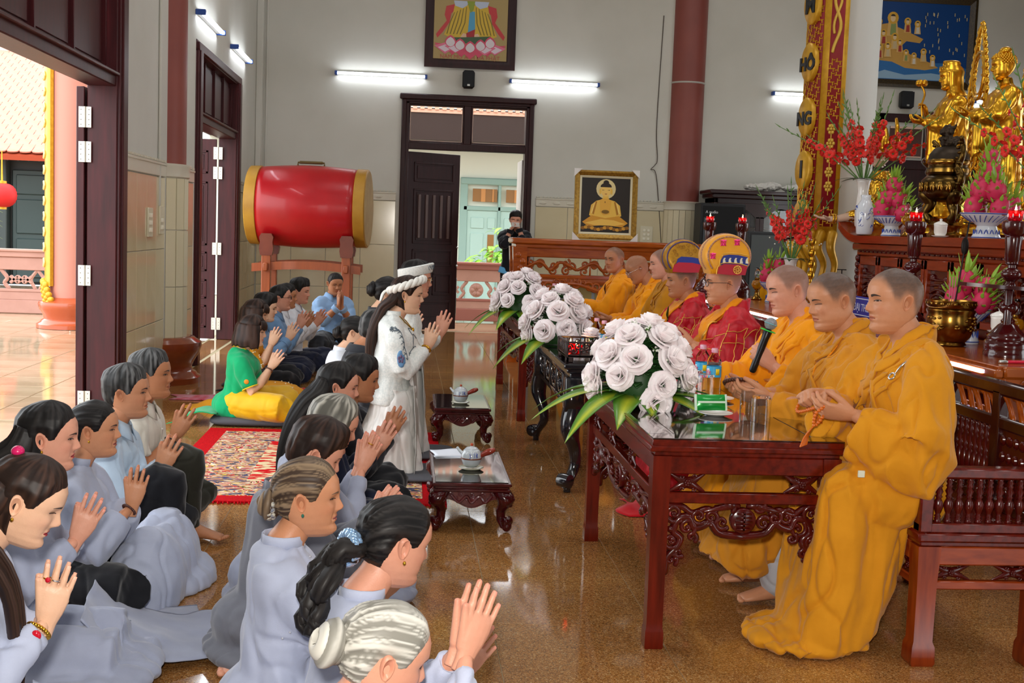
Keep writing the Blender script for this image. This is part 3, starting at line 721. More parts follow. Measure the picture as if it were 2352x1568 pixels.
def clasp(c, m, at, d=(.3, 0, .9), L=.075, name='robe_clasp'):
 sn = c['sn']; p = sn.p(at, .008); d = np.array(d, float); d /= np.linalg.norm(d); mb = MB()
 l, nn, _, _ = sn.b.find_nearest(Vector(p)); nn = np.array(nn); e = np.linspace(0, 2*PI, 14)
 sd = np.cross(d, nn); mb.tube([p+d*(.013*math.cos(a)-.02)+sd*.011*math.sin(a)+nn*.003 for a in e], .0035, 6)
 mb.tube(cr([p-d*.008, p+d*.02+nn*.006, p+d*.045+nn*.006, p+d*L], 10), [.003, .005, .007, .008, .009, .009, .008, .007, .005, .003], 8, flat=.6); mb.build(name, m, c['root'], smooth=180)
def beads(c, m, pts, n, r, name='prayer_beads', tassel=None):
 P = cr(pts, 160); d = np.concatenate([[0], np.cumsum(np.linalg.norm(np.diff(P, axis=0), axis=1))]); mb = MB()
 for t in np.linspace(0, d[-1], n):
  q = [np.interp(t, d, P[:, k]) for k in range(3)]; mb.ell(q, (r, r, r), 10, 7)
 return mb
def ring_pts(c, w, d, r, n=13):
 d = np.array(d, float); _, s_, q = fr(d); return [np.array(w)+s_*math.cos(a)*r+q*math.sin(a)*r for a in np.linspace(0, 2*PI, n)]
def bracelet(c, q, m, back=.02, r=.031, br=.0055, n=20, name='bead_bracelet'):
 d = (c['W'][q]-c['E'][q]); d /= np.linalg.norm(d); w_ = c['W'][q]-d*back*c['s']; mb = MB()
 for a in np.linspace(0, 2*PI, n, endpoint=False):
  _, s_, t_ = fr(d); mb.ell(w_+s_*math.cos(a)*r*c['s']+t_*math.sin(a)*r*.8*c['s'], (br,)*3, 8, 6)
 mb.build(name, m, c['root'], smooth=180)
def glasses(c, m):
 mb = MB(); Mh = c['Mh']
 for sd in (-1, 1):
  e = np.linspace(0, 2*PI, 19); mb.tube([(.1005-.010*abs(math.cos(a)*.022/.03), sd*(.033+.024*math.cos(a)), .117+.017*math.sin(a)) for a in e], .0012, 6, T=Mh)
  mb.tube([(.094, sd*.057, .121), (.06, sd*.078, .122), (.0, sd*.084, .122), (-.03, sd*.083, .108)], .0014, 6, T=Mh)
 mb.tube([(.101, -.009, .118), (.106, 0, .121), (.101, .009, .118)], .0011, 6, T=Mh)
 mb.build('eyeglasses', m, c['root'], smooth=180)
 gl = MB()
 for sd in (-1, 1):
  e = np.arange(18)*2*PI/18; gl.loft([[(.1-.008*abs(math.cos(a)*.7)+dx, sd*(.033+.023*math.cos(a)), .117+.0163*math.sin(a)) for a in e] for dx in (0, .0012)], T=Mh)
 gl.build('eyeglass_lens', mat('eyeglass lens', 'ffffff', .02, trans=1., ior=1.05), c['root'])
# hair shapes
def bun(r=.036, at=(-.105, 0, .10), curl=True):
 def f(mb, Mh, hc, lod, B):
  a = np.linspace(0, 4.4*PI, 44); rr = r*(1-.7*a/(4.4*PI))
  P = [(at[0]-.008-.022*(i/43), at[1]+math.cos(x)*q, at[2]+math.sin(x)*q) for i, (x, q) in enumerate(zip(a, rr))]
  strand_loft(mb, P, [r*.52]*44, hc, lod, T=Mh, k=5, amp=.2, n=14 if lod < 2 else 8)
  mb.ell((at[0]+.004, at[1], at[2]), (r*.7, r, r), 14, 8, T=Mh, col=np.array(hc[0]))
 return f
def fall(length=.42, width=.075, th=.035, side=0., tied=None, wave=.0, front=None):
 """long hair down the back (or drawn over one shoulder)"""
 def f(mb, Mh, hc, lod, B):
  N, up, fw, lat = B['N'], B['up'], B['fw'], B['lat']; p = lambda x, y, z: np.array(Mh@Vector((x, y, z)))
  for k, sd in enumerate((-1, 0, 1)):
   if tied: P = [p(-.095, 0, tied), p(-.135, .01*sd, tied-.03), p(-.125, .02*sd, tied-.1), N-fw*.095+lat*(sd*.02)-up*.06, N-fw*.125+lat*sd*.022-up*(length*.5), N-fw*.12+lat*sd*.01-up*length]
   else: P = [p(-.06, sd*.055, .15), p(-.083, sd*.058, .08), N-fw*.078+lat*sd*(width*.72)+up*.03, N-fw*.115+lat*sd*(width*.8)-up*.07, N-fw*.13+lat*sd*width*.7-up*(length*.6), N-fw*.12+lat*sd*width*.55-up*length]
   if side: P = P[:2]+[P[2]+lat*side*.05, N+lat*side*(.085+.02*k)+fw*.015+up*.03, N+lat*side*(.105+.015*sd)+fw*.105-up*.08, N+lat*side*.09+fw*.15-up*(length*.65), N+lat*side*.085+fw*.14-up*length]
   P = cr(P, 26);
   if wave: P = P+np.stack([wave*np.sin(np.linspace(0, 16, 26)+k*2), wave*np.cos(np.linspace(0, 14, 26)+k), np.zeros(26)], 1)*np.linspace(0, 1, 26)[:, None]
   u = np.linspace(0, 1, 26); w_ = (width*.62 if not tied else .03)*(1-.55*u**2)*(.75+.25*sm(u, 0, .2)); strand_loft(mb, P, np.stack([w_, w_*.62], 1), hc, lod, k=9, amp=.16, seed=k*2.3)
  if tied: mb.ell((-.105, 0, tied), (.022, .026, .026), 12, 8, T=Mh, col=np.array(hc[0]))
 return f
def bobtail(z0=.0, w=.02, flare=.012, front=.95, fringe=True):
 """chin-length bob: a thick curtain from the crown round sides and back"""
 def f(mb, Mh, hc, lod, B):
  n = 56 if lod < 2 else 36; th = np.linspace(front, 2*PI-front, n); zs = np.linspace(.17, z0, 14); G = []; C = []
  for i, z in enumerate(zs):
   u = i/13; row = []; cc = []
   for a in th:
    zz = max(z, .105); W = np.interp(zz, *T_W); B_ = np.interp(zz, *T_B); F = np.interp(zz, *T_F)
    r_ = .014+w*math.sin(min(1, u*1.3)*PI*.6)+flare*u*u; c_, s_ = math.cos(a), math.sin(a)
    x = (F if c_ > 0 else -B_)*(abs(c_)**.9)*(1 if c_ > 0 else -1); y = W*s_; k = 1-.25*max(0, u-.75)*2
    nz = vnoise(np.array([[a*9+z*8, z*9, 1.3]]))[0]
    row.append((x*(1+r_/.09)*k-.004+nz*.0045*c_, y*(1+r_/.075)*k+nz*.0045*s_, z+.012*vnoise(np.array([[a*7, 0, 2.2]]))[0]*u)); cc.append(np.array(hc[0])+(np.array(hc[1])-np.array(hc[0]))*sm(nz+.1, -.4, .6))
   G.append(row); C.append(cc)
  mb.sheet(np.array(G), .016, T=Mh, col=np.array(C))
  if fringe:
   G = []; C = []
   for i, u in enumerate(np.linspace(0, 1, 7)):
    row = []; cc = []
    for a in np.linspace(-.95, .95, 24):
     z = .205-.068*u+.006*math.sin(a*14)*u; F = np.interp(z, *T_F); W = np.interp(z, *T_W); nz = vnoise(np.array([[a*16, z*6, 4.4]]))[0]
     row.append(((F+.016+.004*nz-.006*u)*math.cos(a)**.8, (W+.012)*math.sin(a), z)); cc.append(np.array(hc[0])+(np.array(hc[1])-np.array(hc[0]))*sm(nz+.1, -.4, .6))
    G.append(row); C.append(cc)
   mb.sheet(np.array(G), .008, T=Mh, col=np.array(C))
 return f
# ---------------------------------------------------------------- the room
M_wall = mat('wall paint', 'cdccc2', .75, col2='c3c2b7', nscale=1.3, bump=.04, bscale=30)
M_clad = mat('cream wall tile', 'd6cba9', .12, col2='cec29d', nscale=3, spec=.5)
M_clad2 = mat('pale column tile', 'd9d0b0', .15)
M_grout = mat('grout', 'a89c7c', .8)
M_mould = mat('cornice relief', 'cfcab8', .35)
M_dwood = mat('dark door wood', '4a1418', .38, col2='330b0f', nscale=5, stretch=(6, 6, .6), spec=.35)
M_dwood2 = mat('door wood brown black', '351516', .4, col2='230c0c', nscale=5, stretch=(6, 6, .6), spec=.35)
M_redcol = mat('column paint', '8c4a40', .42, col2='7f423a', nscale=2)
M_steel = mat('steel', 'c9c9c4', .3, 1.)
M_glass = mat('window glass', 'ffffff', .02, trans=1., ior=1.45)
def granite():
 m, N, L, b = nt('polished granite'); g = N.new('ShaderNodeNewGeometry')
 def n(s, d): q = N.new('ShaderNodeTexNoise'); q.inputs['Scale'].default_value = s; q.inputs['Detail'].default_value = d; L.new(g.outputs['Position'], q.inputs['Vector']); return q
 def vo(sc):
  q = N.new('ShaderNodeTexVoronoi'); q.inputs['Scale'].default_value = sc; L.new(g.outputs['Position'], q.inputs['Vector']); sp = N.new('ShaderNodeSeparateColor'); L.new(q.outputs['Color'], sp.inputs[0])
  r = N.new('ShaderNodeValToRGB'); L.new(sp.outputs[0], r.inputs[0]); e = r.color_ramp.elements; e[0].position = 0; e[0].color = (*H('5c3a1d'), 1); e[1].position = 1; e[1].color = (*H('e0cb9c'), 1)
  for p_, c_ in ((.22, '7a4f28'), (.5, 'a06c38'), (.8, 'b98850'), (.93, 'c99a63')): k = e.new(p_); k.color = (*H(c_), 1)
  return r
 r0, r1 = vo(200), vo(380); r = N.new('ShaderNodeMix'); r.data_type = 'RGBA'; r.inputs[0].default_value = .5; L.new(r0.outputs[0], r.inputs[6]); L.new(r1.outputs[0], r.inputs[7])
 c = n(1.1, 2); r2 = N.new('ShaderNodeValToRGB'); L.new(c.outputs['Fac'], r2.inputs[0]); r2.color_ramp.elements[0].color = (.72, .66, .6, 1); r2.color_ramp.elements[1].color = (1.1, 1.08, 1., 1); r2.color_ramp.elements[0].position = .35; r2.color_ramp.elements[1].position = .65
 x = N.new('ShaderNodeMix'); x.data_type = 'RGBA'; x.blend_type = 'MULTIPLY'; x.inputs[0].default_value = 1; L.new(r.outputs[2], x.inputs[6]); L.new(r2.outputs[0], x.inputs[7]); L.new(x.outputs[2], b.inputs['Base Color'])
 b.inputs['Roughness'].default_value = .07; b.inputs['Specular IOR Level'].default_value = .55
 o = n(900, 0); return m
M_gran = granite()
YB, XL = 17.45, -2.15
# floor
fl0 = struct('floor', MB().box((-2.45, -3.2, -.12), (9, YB+.2, -.0035)), M_grout, smooth=0)
tm = MB().box((-.3088, -.3088, -.012), (.3088, .3088, 0), .0012).mesh('tile', [M_gran], 30)
for i in range(-6, 7):
 for j in range(-6, 21):
  x, y = .98+.62*(i+.5), 4.511+.62*(j+.5)
  if x < -2.2+.1 or (x > 3.2 and y > 5.6) or y < 1.1: continue
  ob('tile', tm, fl0, (x, y, 0))
big = MB().box((-2.42, -3, -.01), (-2.16, YB+.1, -.001)).box((5.02, -3, -.01), (9, YB+.1, -.001)).box((-2.2, -3, -.01), (9, .79, -.001)); big.build('border', M_gran, fl0, smooth=0)
struct('ceiling', MB().box((-2.6, -3.2, 6.6), (9.2, YB+.3, 6.7)), mat('ceiling paint', 'd8d8d2', .8), smooth=0)
# the two sides behind the photographer
wf = MB()
for a, b in ((-2.42, 4.6), (6.4, 9.2)): wf.box((a, -3.2, 0), (b, -3.0, 6.6))
wf.box((-2.42, -3.2, 3.2), (9.2, -3.0, 6.6)); struct('wall_front', wf, M_wall, smooth=0)
wr = MB()
for a, b in ((-3.2, 3.0), (5.2, 9.0), (11.6, YB)): wr.box((9.0, a, 0), (9.2, b, 6.6))
wr.box((9.0, -3.2, 3.2), (9.2, YB, 6.6)); struct('wall_right', wr, M_wall, smooth=0)
# back wall with the open door; the right-hand door is a closed one further along
D1 = (-.14, 1.73, 3.32)
wb = MB()
wb.box((XL-.3, YB, 0), (D1[0], YB+.22, 6.6)).box((D1[1], YB, 0), (9, YB+.22, 6.6)).box((D1[0], YB, D1[2]), (D1[1], YB+.22, 6.6)); wall_b = struct('wall_back', wb, M_wall, smooth=0)
tl = MB().box((-.197, -.012, -.307), (.197, .0, .307), .003).mesh('wall_tile', [M_clad], 30)
for zi, z in enumerate((1.53, .91, .29)):
 for x0, x1 in ((-2.13, -.19), (1.8, 3.66), (4.2, 6.6)):
  n = max(1, int((x1-x0)/.4))
  for k in range(n): ob('tile', tl, wall_b, (x0+(k+.5)*(x1-x0)/n, YB, z), scale=((x1-x0)/n/.4, 1, 1))
def moulding(name, a, b, horiz='x'):
 mb = MB()
 L_ = b-a; n = int(L_/.05);
 if horiz == 'x':
  mb.box((a, YB-.022, 1.845), (b, YB, 1.95), .008).box((a, YB-.03, 1.94), (b, YB, 1.965), .006)
  for k in range(n): mb.box((a+.05*k+.01, YB-.034, 1.968), (a+.05*k+.035, YB-.004, 1.985))
  for k in range(int(L_/.2)): mb.ell((a+.2*k+.1, YB-.024, 1.895), (.06, .008, .022), 8, 5)
 else:
  mb.box((XL, a, 1.845), (XL+.022, b, 1.95), .008).box((XL, a, 1.94), (XL+.03, b, 1.965), .006)
  for k in range(n): mb.box((XL+.004, a+.05*k+.01, 1.968), (XL+.034, a+.05*k+.035, 1.985))
 return struct(name, mb, M_mould)
moulding('trim_1', -2.13, -.19); moulding('trim_2', 1.8, 3.66); moulding('trim_3', 4.2, 6.6)
# left wall
wl = MB(); XO = -2.335
for y0, y1, z0, z1 in ((9.3, 12.72, 0, 6.6), (15.5, YB, 0, 6.6), (4.12, 9.3, 3.33, 6.6), (12.72, 15.5, 3.22, 6.6), (-3.2, 4.12, 0, 6.6)): wl.box((XO, y0, z0), (XL, y1, z1))
wall_l = struct('wall_left', wl, M_wall, smooth=0)
tl2 = MB().box((0, -.197, -.307), (.012, .197, .307), .003).mesh('wall_tile', [M_clad], 30)
for z in (1.53, .91, .29):
 for y0, y1 in ((9.52, 11.0), (11.72, 12.42), (15.7, 17.42)):
  n = max(1, round((y1-y0)/.4))
  for k in range(n): ob('tile', tl2, wall_l, (XL, y0+(k+.5)*(y1-y0)/n, z), scale=(1, (y1-y0)/n/.4, 1))
moulding('trim_4', 9.52, 11.0, 'y'); moulding('trim_5', 11.72, 12.42, 'y'); moulding('trim_6', 15.7, 17.42, 'y')
# corner pipe boxing
struct('trim_7', MB().box((XL, 17.28, 1.99), (XL+.09, YB, 6.6), .01).tube([(XL+.13, YB-.012, 2), (XL+.13, YB-.012, 6.5)], .012, 8), M_wall)
# --- columns
def column(name, x, y, r, z0, z1, m, n=40): return struct(name, MB().lathe([(r, z0), (r, z1)], n, T=TM((x, y, 0))), m)
cl = column('column', -2.3, 11.36, .275, 1.93, 6.6, M_redcol)
mbt = MB(); nst = 18
for k in range(nst):
 a0, a1 = 2*PI*(k+.04)/nst, 2*PI*(k+.96)/nst
 for zz0, zz1 in ((.34, .87), (.88, 1.38), (1.39, 1.845)):
  R = [[(-2.3+math.cos(a)*r, 11.36+math.sin(a)*r, z) for a, r in ((a0, .30), (a1, .30), (a1, .27), (a0, .27))] for z in (zz0, zz1)]
  q = MB().loft(R); o = q.build('tile', M_clad2, cl, smooth=0)
MB().lathe([(.285, .3), (.285, 1.85), (.30, 1.85), (.31, 1.86), (.31, 1.93), (.32, 1.95), (.32, 1.97), (.275, 1.975)], 40, T=TM((-2.3, 11.36, 0))).build('column_collar', M_mould, cl)
M_base = mat('brown column base', '7a3418', .18, col2='8e4322', nscale=6, coat=.5)
MB().lathe([(.43, 0), (.43, .05), (.40, .065), (.385, .09), (.36, .10), (.345, .14), (.37, .2), (.415, .27), (.435, .33), (.43, .37), (.38, .40), (.36, .415), (.33, .42)], 44, T=TM((-2.3, 11.36, 0))).build('column_base', M_base, cl, smooth=50)
cb = column('column', 3.93, 17.5, .245, 1.99, 6.6, M_redcol)
for k in range(10):
 a0, a1 = PI+PI*(k+.03)/10, PI+PI*(k+.97)/10
 MB().loft([[(3.93+math.cos(a)*r, 17.5+math.sin(a)*r, z) for a, r in ((a0, .28), (a1, .28), (a1, .25), (a0, .25))] for z in (.0, 1.86)]).build('tile', M_clad2, cb, smooth=0)
MB().lathe([(.28, 1.86), (.29, 1.87), (.285, 1.9), (.29, 1.96), (.3, 1.975), (.25, 1.99)], 40, T=TM((3.93, 17.5, 0))).build('column_collar', M_mould, cb)
MB().lathe([(.247, 3.66), (.251, 3.665), (.251, 3.68), (.247, 3.685)], 40, T=TM((3.93, 17.5, 0))).build('clamp_band', mat('band', 'b0aca4', .5), cb)
cw = column('column', 3.66, 10.2, .25, 0, 6.6, mat('white column paint', 'c6c6c0', .6))
# --- door 1 (near left): jamb, sill beam, transom, folded leaf with hinges
def hinge(par, x, y, z, h=.13, leafw=.055, side=1):
 q = MB().box((x-leafw, y-.004, z-h/2), (x-.008, y, z+h/2), .002).box((x+.008, y-.004, z-h/2), (x+leafw, y, z+h/2), .002).tube([(x, y-.006, z-h/2), (x, y-.006, z+h/2)], .009, 8, rnd_=False)
 for sx in (-1, 1):
  for k in (-.36, -.12, .12, .36): q.ell((x+sx*leafw*.62, y-.004, z+k*h), (.004, .002, .004), 6, 4, m=1)
 return q.build('hinge', [mat('pale hinge', 'cfcabc', .35, .6), mat('screw', '6b6356', .4, .8)], par)
def frame_y(name, y0, y1, zt, zb, mull, jr, m, leafs):
 e = empty(name, kind='structure')
 for a, b in ((y0-.26, y0), (y1, y1+.26)):
  MB().box((XO-.02, a, 0), (XL+.01, b, zt+.03), .006).box((XL, a+.02, 0), (XL+.03, b-.02, zt+.03), .01).box((XL+.02, a+.06, 0), (XL+.045, b-.06, zt+.02), .008).build('jamb', m, e)
 MB().box((XO-.02, y0-.26, zt), (XL+.01, y1+.26, zt+.12), .006).box((XL, y0-.24, zt+.01), (XL+.035, y1+.24, zt+.1), .01).build('head', m, e)
 MB().box((XO-.02, y0, zb), (XL+.0, y1, zb+.1), .008).box((XL-.02, y0, zb+.075), (XL+.03, y1, zb+.1), .006).build('transom_bar', m, e)
 for k in range(len(mull)-1):
  a, b = mull[k], mull[k+1]
  MB().box((XO+.06, a+.01, zb+.1), (XO+.1, b-.01, zt), .004).box((XO+.09, a+.06, zb+.16), (XO+.11, b-.06, zt-.06), .012).build('transom_panel', m, e)
  MB().box((XO+.06, b-.018, zb+.09), (XL-.05, b+.018, zt), .005).build('mullion', m, e)
 return e
d1 = frame_y('door_1', 4.2, 9.22, 3.26, 2.43, (6.0, 6.6, 7.45, 8.3, 9.15), 0, M_dwood, None)
MB().box((-2.425, 9.2, .01), (-2.368, 10.1, 2.42), .004).build('door_leaf', M_dwood, d1)
for z in (2.2, 1.95, 1.05, .12): hinge(d1, -2.362, 9.198, z, .15, .045)
d2 = frame_y('door_2', 12.8, 15.42, 3.15, 2.48, (12.8, 13.45, 14.1, 14.76, 15.42), 0, M_dwood, None)
def leaf(par, T, w_, h_, m, name='door_leaf', grille=True, gm=None):
 q = MB(); q.box((0, 0, 0), (w_, .045, h_), .004)
 def pan(x0, x1, z0, z1):
  for a, b in (((x0, -.012, z0), (x1, 0, z0+.025)), ((x0, -.012, z1-.025), (x1, 0, z1)), ((x0, -.012, z0), (x0+.025, 0, z1)), ((x1-.025, -.012, z0), (x1, 0, z1))): q.box(a, b, .006)
  q.box((x0+.05, -.01, z0+.05), (x1-.05, 0, z1-.05), .009)
 a, b = .1, w_-.1
 pan(a, b, h_-.42, h_-.14); pan(a, b, h_-1.3, h_-.52); pan(a, b, h_-1.62, h_-1.38); pan(a, b, .5 if 0 else .14, .42); c_ = (a+b)/2; pan(a, c_-.02, .5, h_-1.72); pan(c_+.02, b, .5, h_-1.72)
 o = q.build(name, m, par); o.matrix_local = T
 g = MB()
 for k in range(5):
  x = a+.09+(b-a-.18)*k/4; g.box((x-.022, -.03, h_-1.22), (x+.022, -.005, h_-.6), .008)
 g.build('louvre', gm or m, o); return o
leaf(d2, TM((-2.375-.86, 15.38, .01)), .86, 2.46, M_dwood)
for z in (2.3, 2.06, 1.13, .2): hinge(d2, -2.355, 15.376, z, .15)
# --- back door
d3 = empty('door_3', kind='structure')
x0, x1, zt = D1; zb = 2.58
for a, b in ((x0, x0+.11), (x1-.11, x1)): MB().box((a, YB-.03, 0), (b, YB+.25, zt-.08), .006).box((a+(.0 if a == x0 else .04), YB-.05, 0), (b-(.04 if a == x0 else 0), YB, zt-.05), .012).build('jamb', M_dwood2, d3)
MB().box((x0, YB-.03, zt-.11), (x1, YB+.25, zt), .006).box((x0-.03, YB-.055, zt-.05), (x1+.03, YB, zt+.03), .012).box((x0, YB-.045, zt-.085), (x1, YB, zt-.06), .008).build('head', M_dwood2, d3)
MB().box((x0+.1, YB-.02, zb), (x1-.1, YB+.12, zb+.1), .008).build('transom_bar', M_dwood2, d3)
for wx0, wx1 in ((-.02, .72), (.86, 1.63)):
 q = MB(); z0, z1 = 2.70, 3.19
 q.box((wx0-.06, YB+.0, z0-.07), (wx1+.06, YB+.06, z0), .008).box((wx0-.06, YB, z1), (wx1+.06, YB+.06, z1+.07), .008).box((wx0-.06, YB, z0), (wx0, YB+.06, z1), .008).box((wx1, YB, z0), (wx1+.06, YB+.06, z1), .008)
 tr = q.build('transom_sash', M_dwood2, d3)
 MB().box((wx0, YB+.03, z0), (wx1, YB+.034, z1)).build('pane', M_glass, tr, smooth=0)
 q = MB().box((wx0, YB+.018, z0), (wx0+.008, YB+.03, z1)).box((wx1-.008, YB+.018, z0), (wx1, YB+.03, z1)).box((wx0, YB+.018, z0), (wx1, YB+.03, z0+.008)).box((wx0, YB+.018, z1-.008), (wx1, YB+.03, z1)); q.build('pane_bead', mat('bead', 'd8b8a4', .5), tr, smooth=0)
MB().box((.735, YB-.01, 2.66), (.845, YB+.1, 3.24), .01).build('mullion', M_dwood2, d3)
lf = leaf(d3, TM((-.03, YB+.05, .01), (0, 0, .5)), .86, 2.54, M_dwood2, gm=mat('louvre wood', '5a4540', .35))
q = MB()
for z in (.93, 1.2): q.ell((.84, -.02, z), (.018, .02, .018), 10, 6)
q.box((.85, .0, .2), (.868, .04, .75), .003); q.build('lock_bar', M_steel, lf)
MB().box((1.6, YB+.2, .0), (1.622, YB+.9, 2.5), .004).build('door_leaf', mat('lit leaf', 'b9b4ae', .4), d3)
# closed door far right, behind the statues
d4 = empty('door_4', kind='structure')
q = MB().box((6.72, YB-.05, 0), (6.86, YB+.02, 3.38), .01).box((8.5, YB-.05, 0), (8.64, YB+.02, 3.38), .01).box((6.72, YB-.05, 3.26), (8.64, YB+.02, 3.38), .01).box((6.8, YB-.04, 2.58), (8.56, YB+.02, 2.72), .01).box((7.45, YB-.04, 2.7), (7.62, YB, 3.3), .01).box((6.8, YB-.03, 0), (8.56, YB, 2.6), .01); q.build('door_frame', M_dwood2, d4)
for wx0, wx1 in ((6.94, 7.42), (7.66, 8.42)):
 MB().box((wx0, YB-.03, 2.76), (wx1, YB-.012, 3.2)).build('pane', mat('dim pane', '5b423c', .1), d4, smooth=0)
 MB().box((wx0, YB-.036, 3.17), (wx1, YB-.026, 3.2)).box((wx0, YB-.036, 2.76), (wx1, YB-.026, 2.775)).build('pane_bead', mat('bead', 'd8b8a4', .5), d4, smooth=0)
# --- outside: veranda left, neighbouring hall
M_wet = mat('wet paving', 'b49a7c', .06, col2='94795c', nscale=1.6, spec=.6)
vf = struct('ground', MB().box((-40, -6, -.3), (-2.42, 60, -.02)).box((-2.42, YB+.22, -.3), (40, 60, -.02)), M_wet, smooth=0)
vt = MB().box((-.297, -.297, -.02), (.297, .297, 0), .003).mesh('paving', [mat('pale paving', 'bfa98c', .08, col2='a58b6c', nscale=2.2, spec=.6)], 0)
for i in range(6):
 for j in range(16): ob('paving_tile', vt, vf, (-2.75-.6*i, 9.3+.6*j, -.004))
M_pink = mat('pink column paint', 'c98676', .55)
ce = column('column', -4.42, 16.5, .25, 0, 6.6, M_pink)
MB().lathe([(.42, 0), (.42, .05), (.37, .08), (.36, .1), (.33, .12), (.34, .18), (.385, .25), (.40, .31), (.39, .34), (.3, .37), (.28, .38), (.25, .4)], 40, T=TM((-4.42, 16.5, 0))).build('column_base', mat('orange column base', 'b4532f', .2, coat=.4), ce, smooth=50)
M_gold = mat('gold paint', 'd9a92b', .35, .25, col2='c38f1e', nscale=20)
strip = empty('couplet_board', (0, 0, 0), 0, 'narrow gilded board with relief on the pink veranda column', 'signboard')
def arc_board(cx, cy, r, a0, a1, z0, z1, th, n=14, k=2):
 A = np.linspace(a0, a1, n); Z = np.linspace(z0, z1, k); return np.array([[(cx+math.cos(a)*r, cy+math.sin(a)*r, z) for a in A] for z in Z])
MB().sheet(arc_board(-4.42, 16.5, .29, PI*.78, PI*1.30, .55, 4.0, .03), .05).build('board', M_gold, strip)
q = MB()
for k in range(16):
 z = .85+k*.2; q.tube([(-4.42+math.cos(a)*.325, 16.5+math.sin(a)*.325, z+.05*math.sin(t)) for t, a in zip(np.linspace(0, 2*PI, 9), PI*1.1+.2*np.cos(np.linspace(0, 2*PI, 9)))], .014, 6)
q.build('relief', mat('pale gold relief', 'e8d48a', .4, .2), strip, smooth=180)
q = MB()
for k in range(14):
 a = PI*(1.08+.012*k+.06*(k % 3)); q.ell((-4.42+math.cos(a)*.33, 16.5+math.sin(a)*.33, .60-.02*k), (.045, .03, .05-.001*k), 9, 6)
q.build('finial', M_gold, strip, smooth=180)
def balustrade(x0, x1, y, m, m2, kind='x'):
 e = empty('balustrade', (0, 0, 0), kind='structure')
 MB().box((x0, y-.07, .83), (x1, y+.07, .93), .01).box((x0, y-.1, .91), (x1, y+.1, .95), .01).build('coping', m, e)
 MB().box((x0, y-.05, 0), (x1, y+.05, .2), .01).box((x0, y-.05, .32), (x1, y+.05, .36), .005).build('plinth', m, e); MB().box((x0, y-.04, .64), (x1, y+.04, .83), .008).build('rail', m2, e); MB().box((x0, y-.04, .2), (x1, y+.04, .32), .005).build('rail', m2, e)
 L_ = 1.35; n = int((x1-x0)/L_)
 for k in range(n+1):
  cx = x0+L_*(k+.5); q = MB()
  for s_ in (-1, 1):
   for j in range(3):
    for t in (-1, 1): q.box((-.075, -.03, -.02), (.075, .03, .02), .004, T=TM((cx+s_*(.34+.1*j), y, .5), (0, t*.75, 0)))
   q.tube(cr([(cx+s_*.26, y, .37), (cx+s_*.2, y, .45), (cx+s_*.24, y, .52), (cx+s_*.16, y, .63)], 10), .03, 6); q.tube(cr([(cx+s_*.64, y, .37), (cx+s_*.58, y, .5), (cx+s_*.66, y, .63)], 8), .026, 6)
  q.lathe([(.1, -.04), (.115, -.03), (.115, .03), (.1, .04)], 16, T=TM((cx, y, .5), (PI/2, 0, 0)))
  for j in range(6): q.ell((cx+.06*math.cos(j*PI/3), y-.04, .5+.06*math.sin(j*PI/3)), (.04, .02, .04), 8, 5)
  q.build('lattice', m2, e)
 return e
M_bal = mat('balustrade red brown', '9b6157', .6); M_bal2 = mat('balustrade pink', 'b98d80', .6, col2='ad8174', nscale=4)
balustrade(-9.5, -4.6, 18.6, M_bal2, M_bal2); balustrade(-.9, 3.2, 19.75, M_bal, M_bal2)
# neighbour hall left
nb = empty('neighbour_hall', (0, 0, 0), 0, 'neighbouring hall with orange tiled roof and dark carved doors across the yard', 'building')
MB().box((-16, 26, 0), (-6, 26.3, 2.7), .0).build('wall', mat('hall black wood', '2b302f', .5), nb, smooth=0)
for k in range(9):
 x = -15.6+k*1.05; q = MB().box((x-.09, 25.75, 0), (x+.09, 26, 2.6), .02)
 q.build('post', mat('hall post', '3a4443', .5), nb)
 dq = MB().box((x+.15, 25.9, .05), (x+.95, 26, 2.35), .02)
 for zz0, zz1 in ((.15, .55), (.65, .95), (1.05, 1.75), (1.85, 2.25)): dq.box((x+.24, 25.86, zz0), (x+.86, 25.93, zz1), .03)
 dq.build('door', mat('hall door', '30403f', .5), nb)
q = MB()
for k in range(50): q.prism([(0, 0), (.2, 0), (.2, -.06), (.1, -.13), (0, -.06)], .03, T=TM((-16+.2*k, 25.0, 2.62)))
q.build('eave_fringe', mat('hall fringe', '3b4547', .5), nb, smooth=0)
sl = math.atan2(2.75, 6.1); th = MB(); th.box((-.115, 0, -.012), (.115, .34, .012), .006).lathe([(.115, -.012), (.115, .012)], 10, T=TM((0, 0, 0), (0, 0, 0), (1, .55, 1))); tme = th.mesh('shingle', [mat('terracotta tile', 'd08a76', .7, col2='bf7360', nscale=3)], 30)
MB().loft([[(-16, 24.9, 2.6), (-5, 24.9, 2.6), (-5, 31, 5.35), (-16, 31, 5.35)], [(-16, 24.9, 2.5), (-5, 24.9, 2.5), (-5, 31, 5.25), (-16, 31, 5.25)]]).build('roof_deck', mat('roof deck', '983818', .8), nb, smooth=0)
cnt = 0
for j in range(24):
 for i in range(13):
  d = .06+.27*j; ob('shingle', tme, nb, (-9.95+.24*i+(.12 if j % 2 else 0)-.03*j, 24.9+d*math.cos(sl), 2.66+d*math.sin(sl)), (sl+.03, 0, 0)); cnt += 1
q = MB(); far = MB()
for j in range(24):
 for i in range(13, 22):
  d = .06+.27*j; far.box((-.115, 0, -.012), (.115, .34, .012), .0, T=TM((-9.95+.24*i+(.12 if j % 2 else 0)-.03*j, 24.9+d*math.cos(sl), 2.66+d*math.sin(sl)), (sl+.03, 0, 0)))
o = far.build('shingles', mat('terracotta tile', ''), nb, smooth=0); o['kind'] = 'stuff'
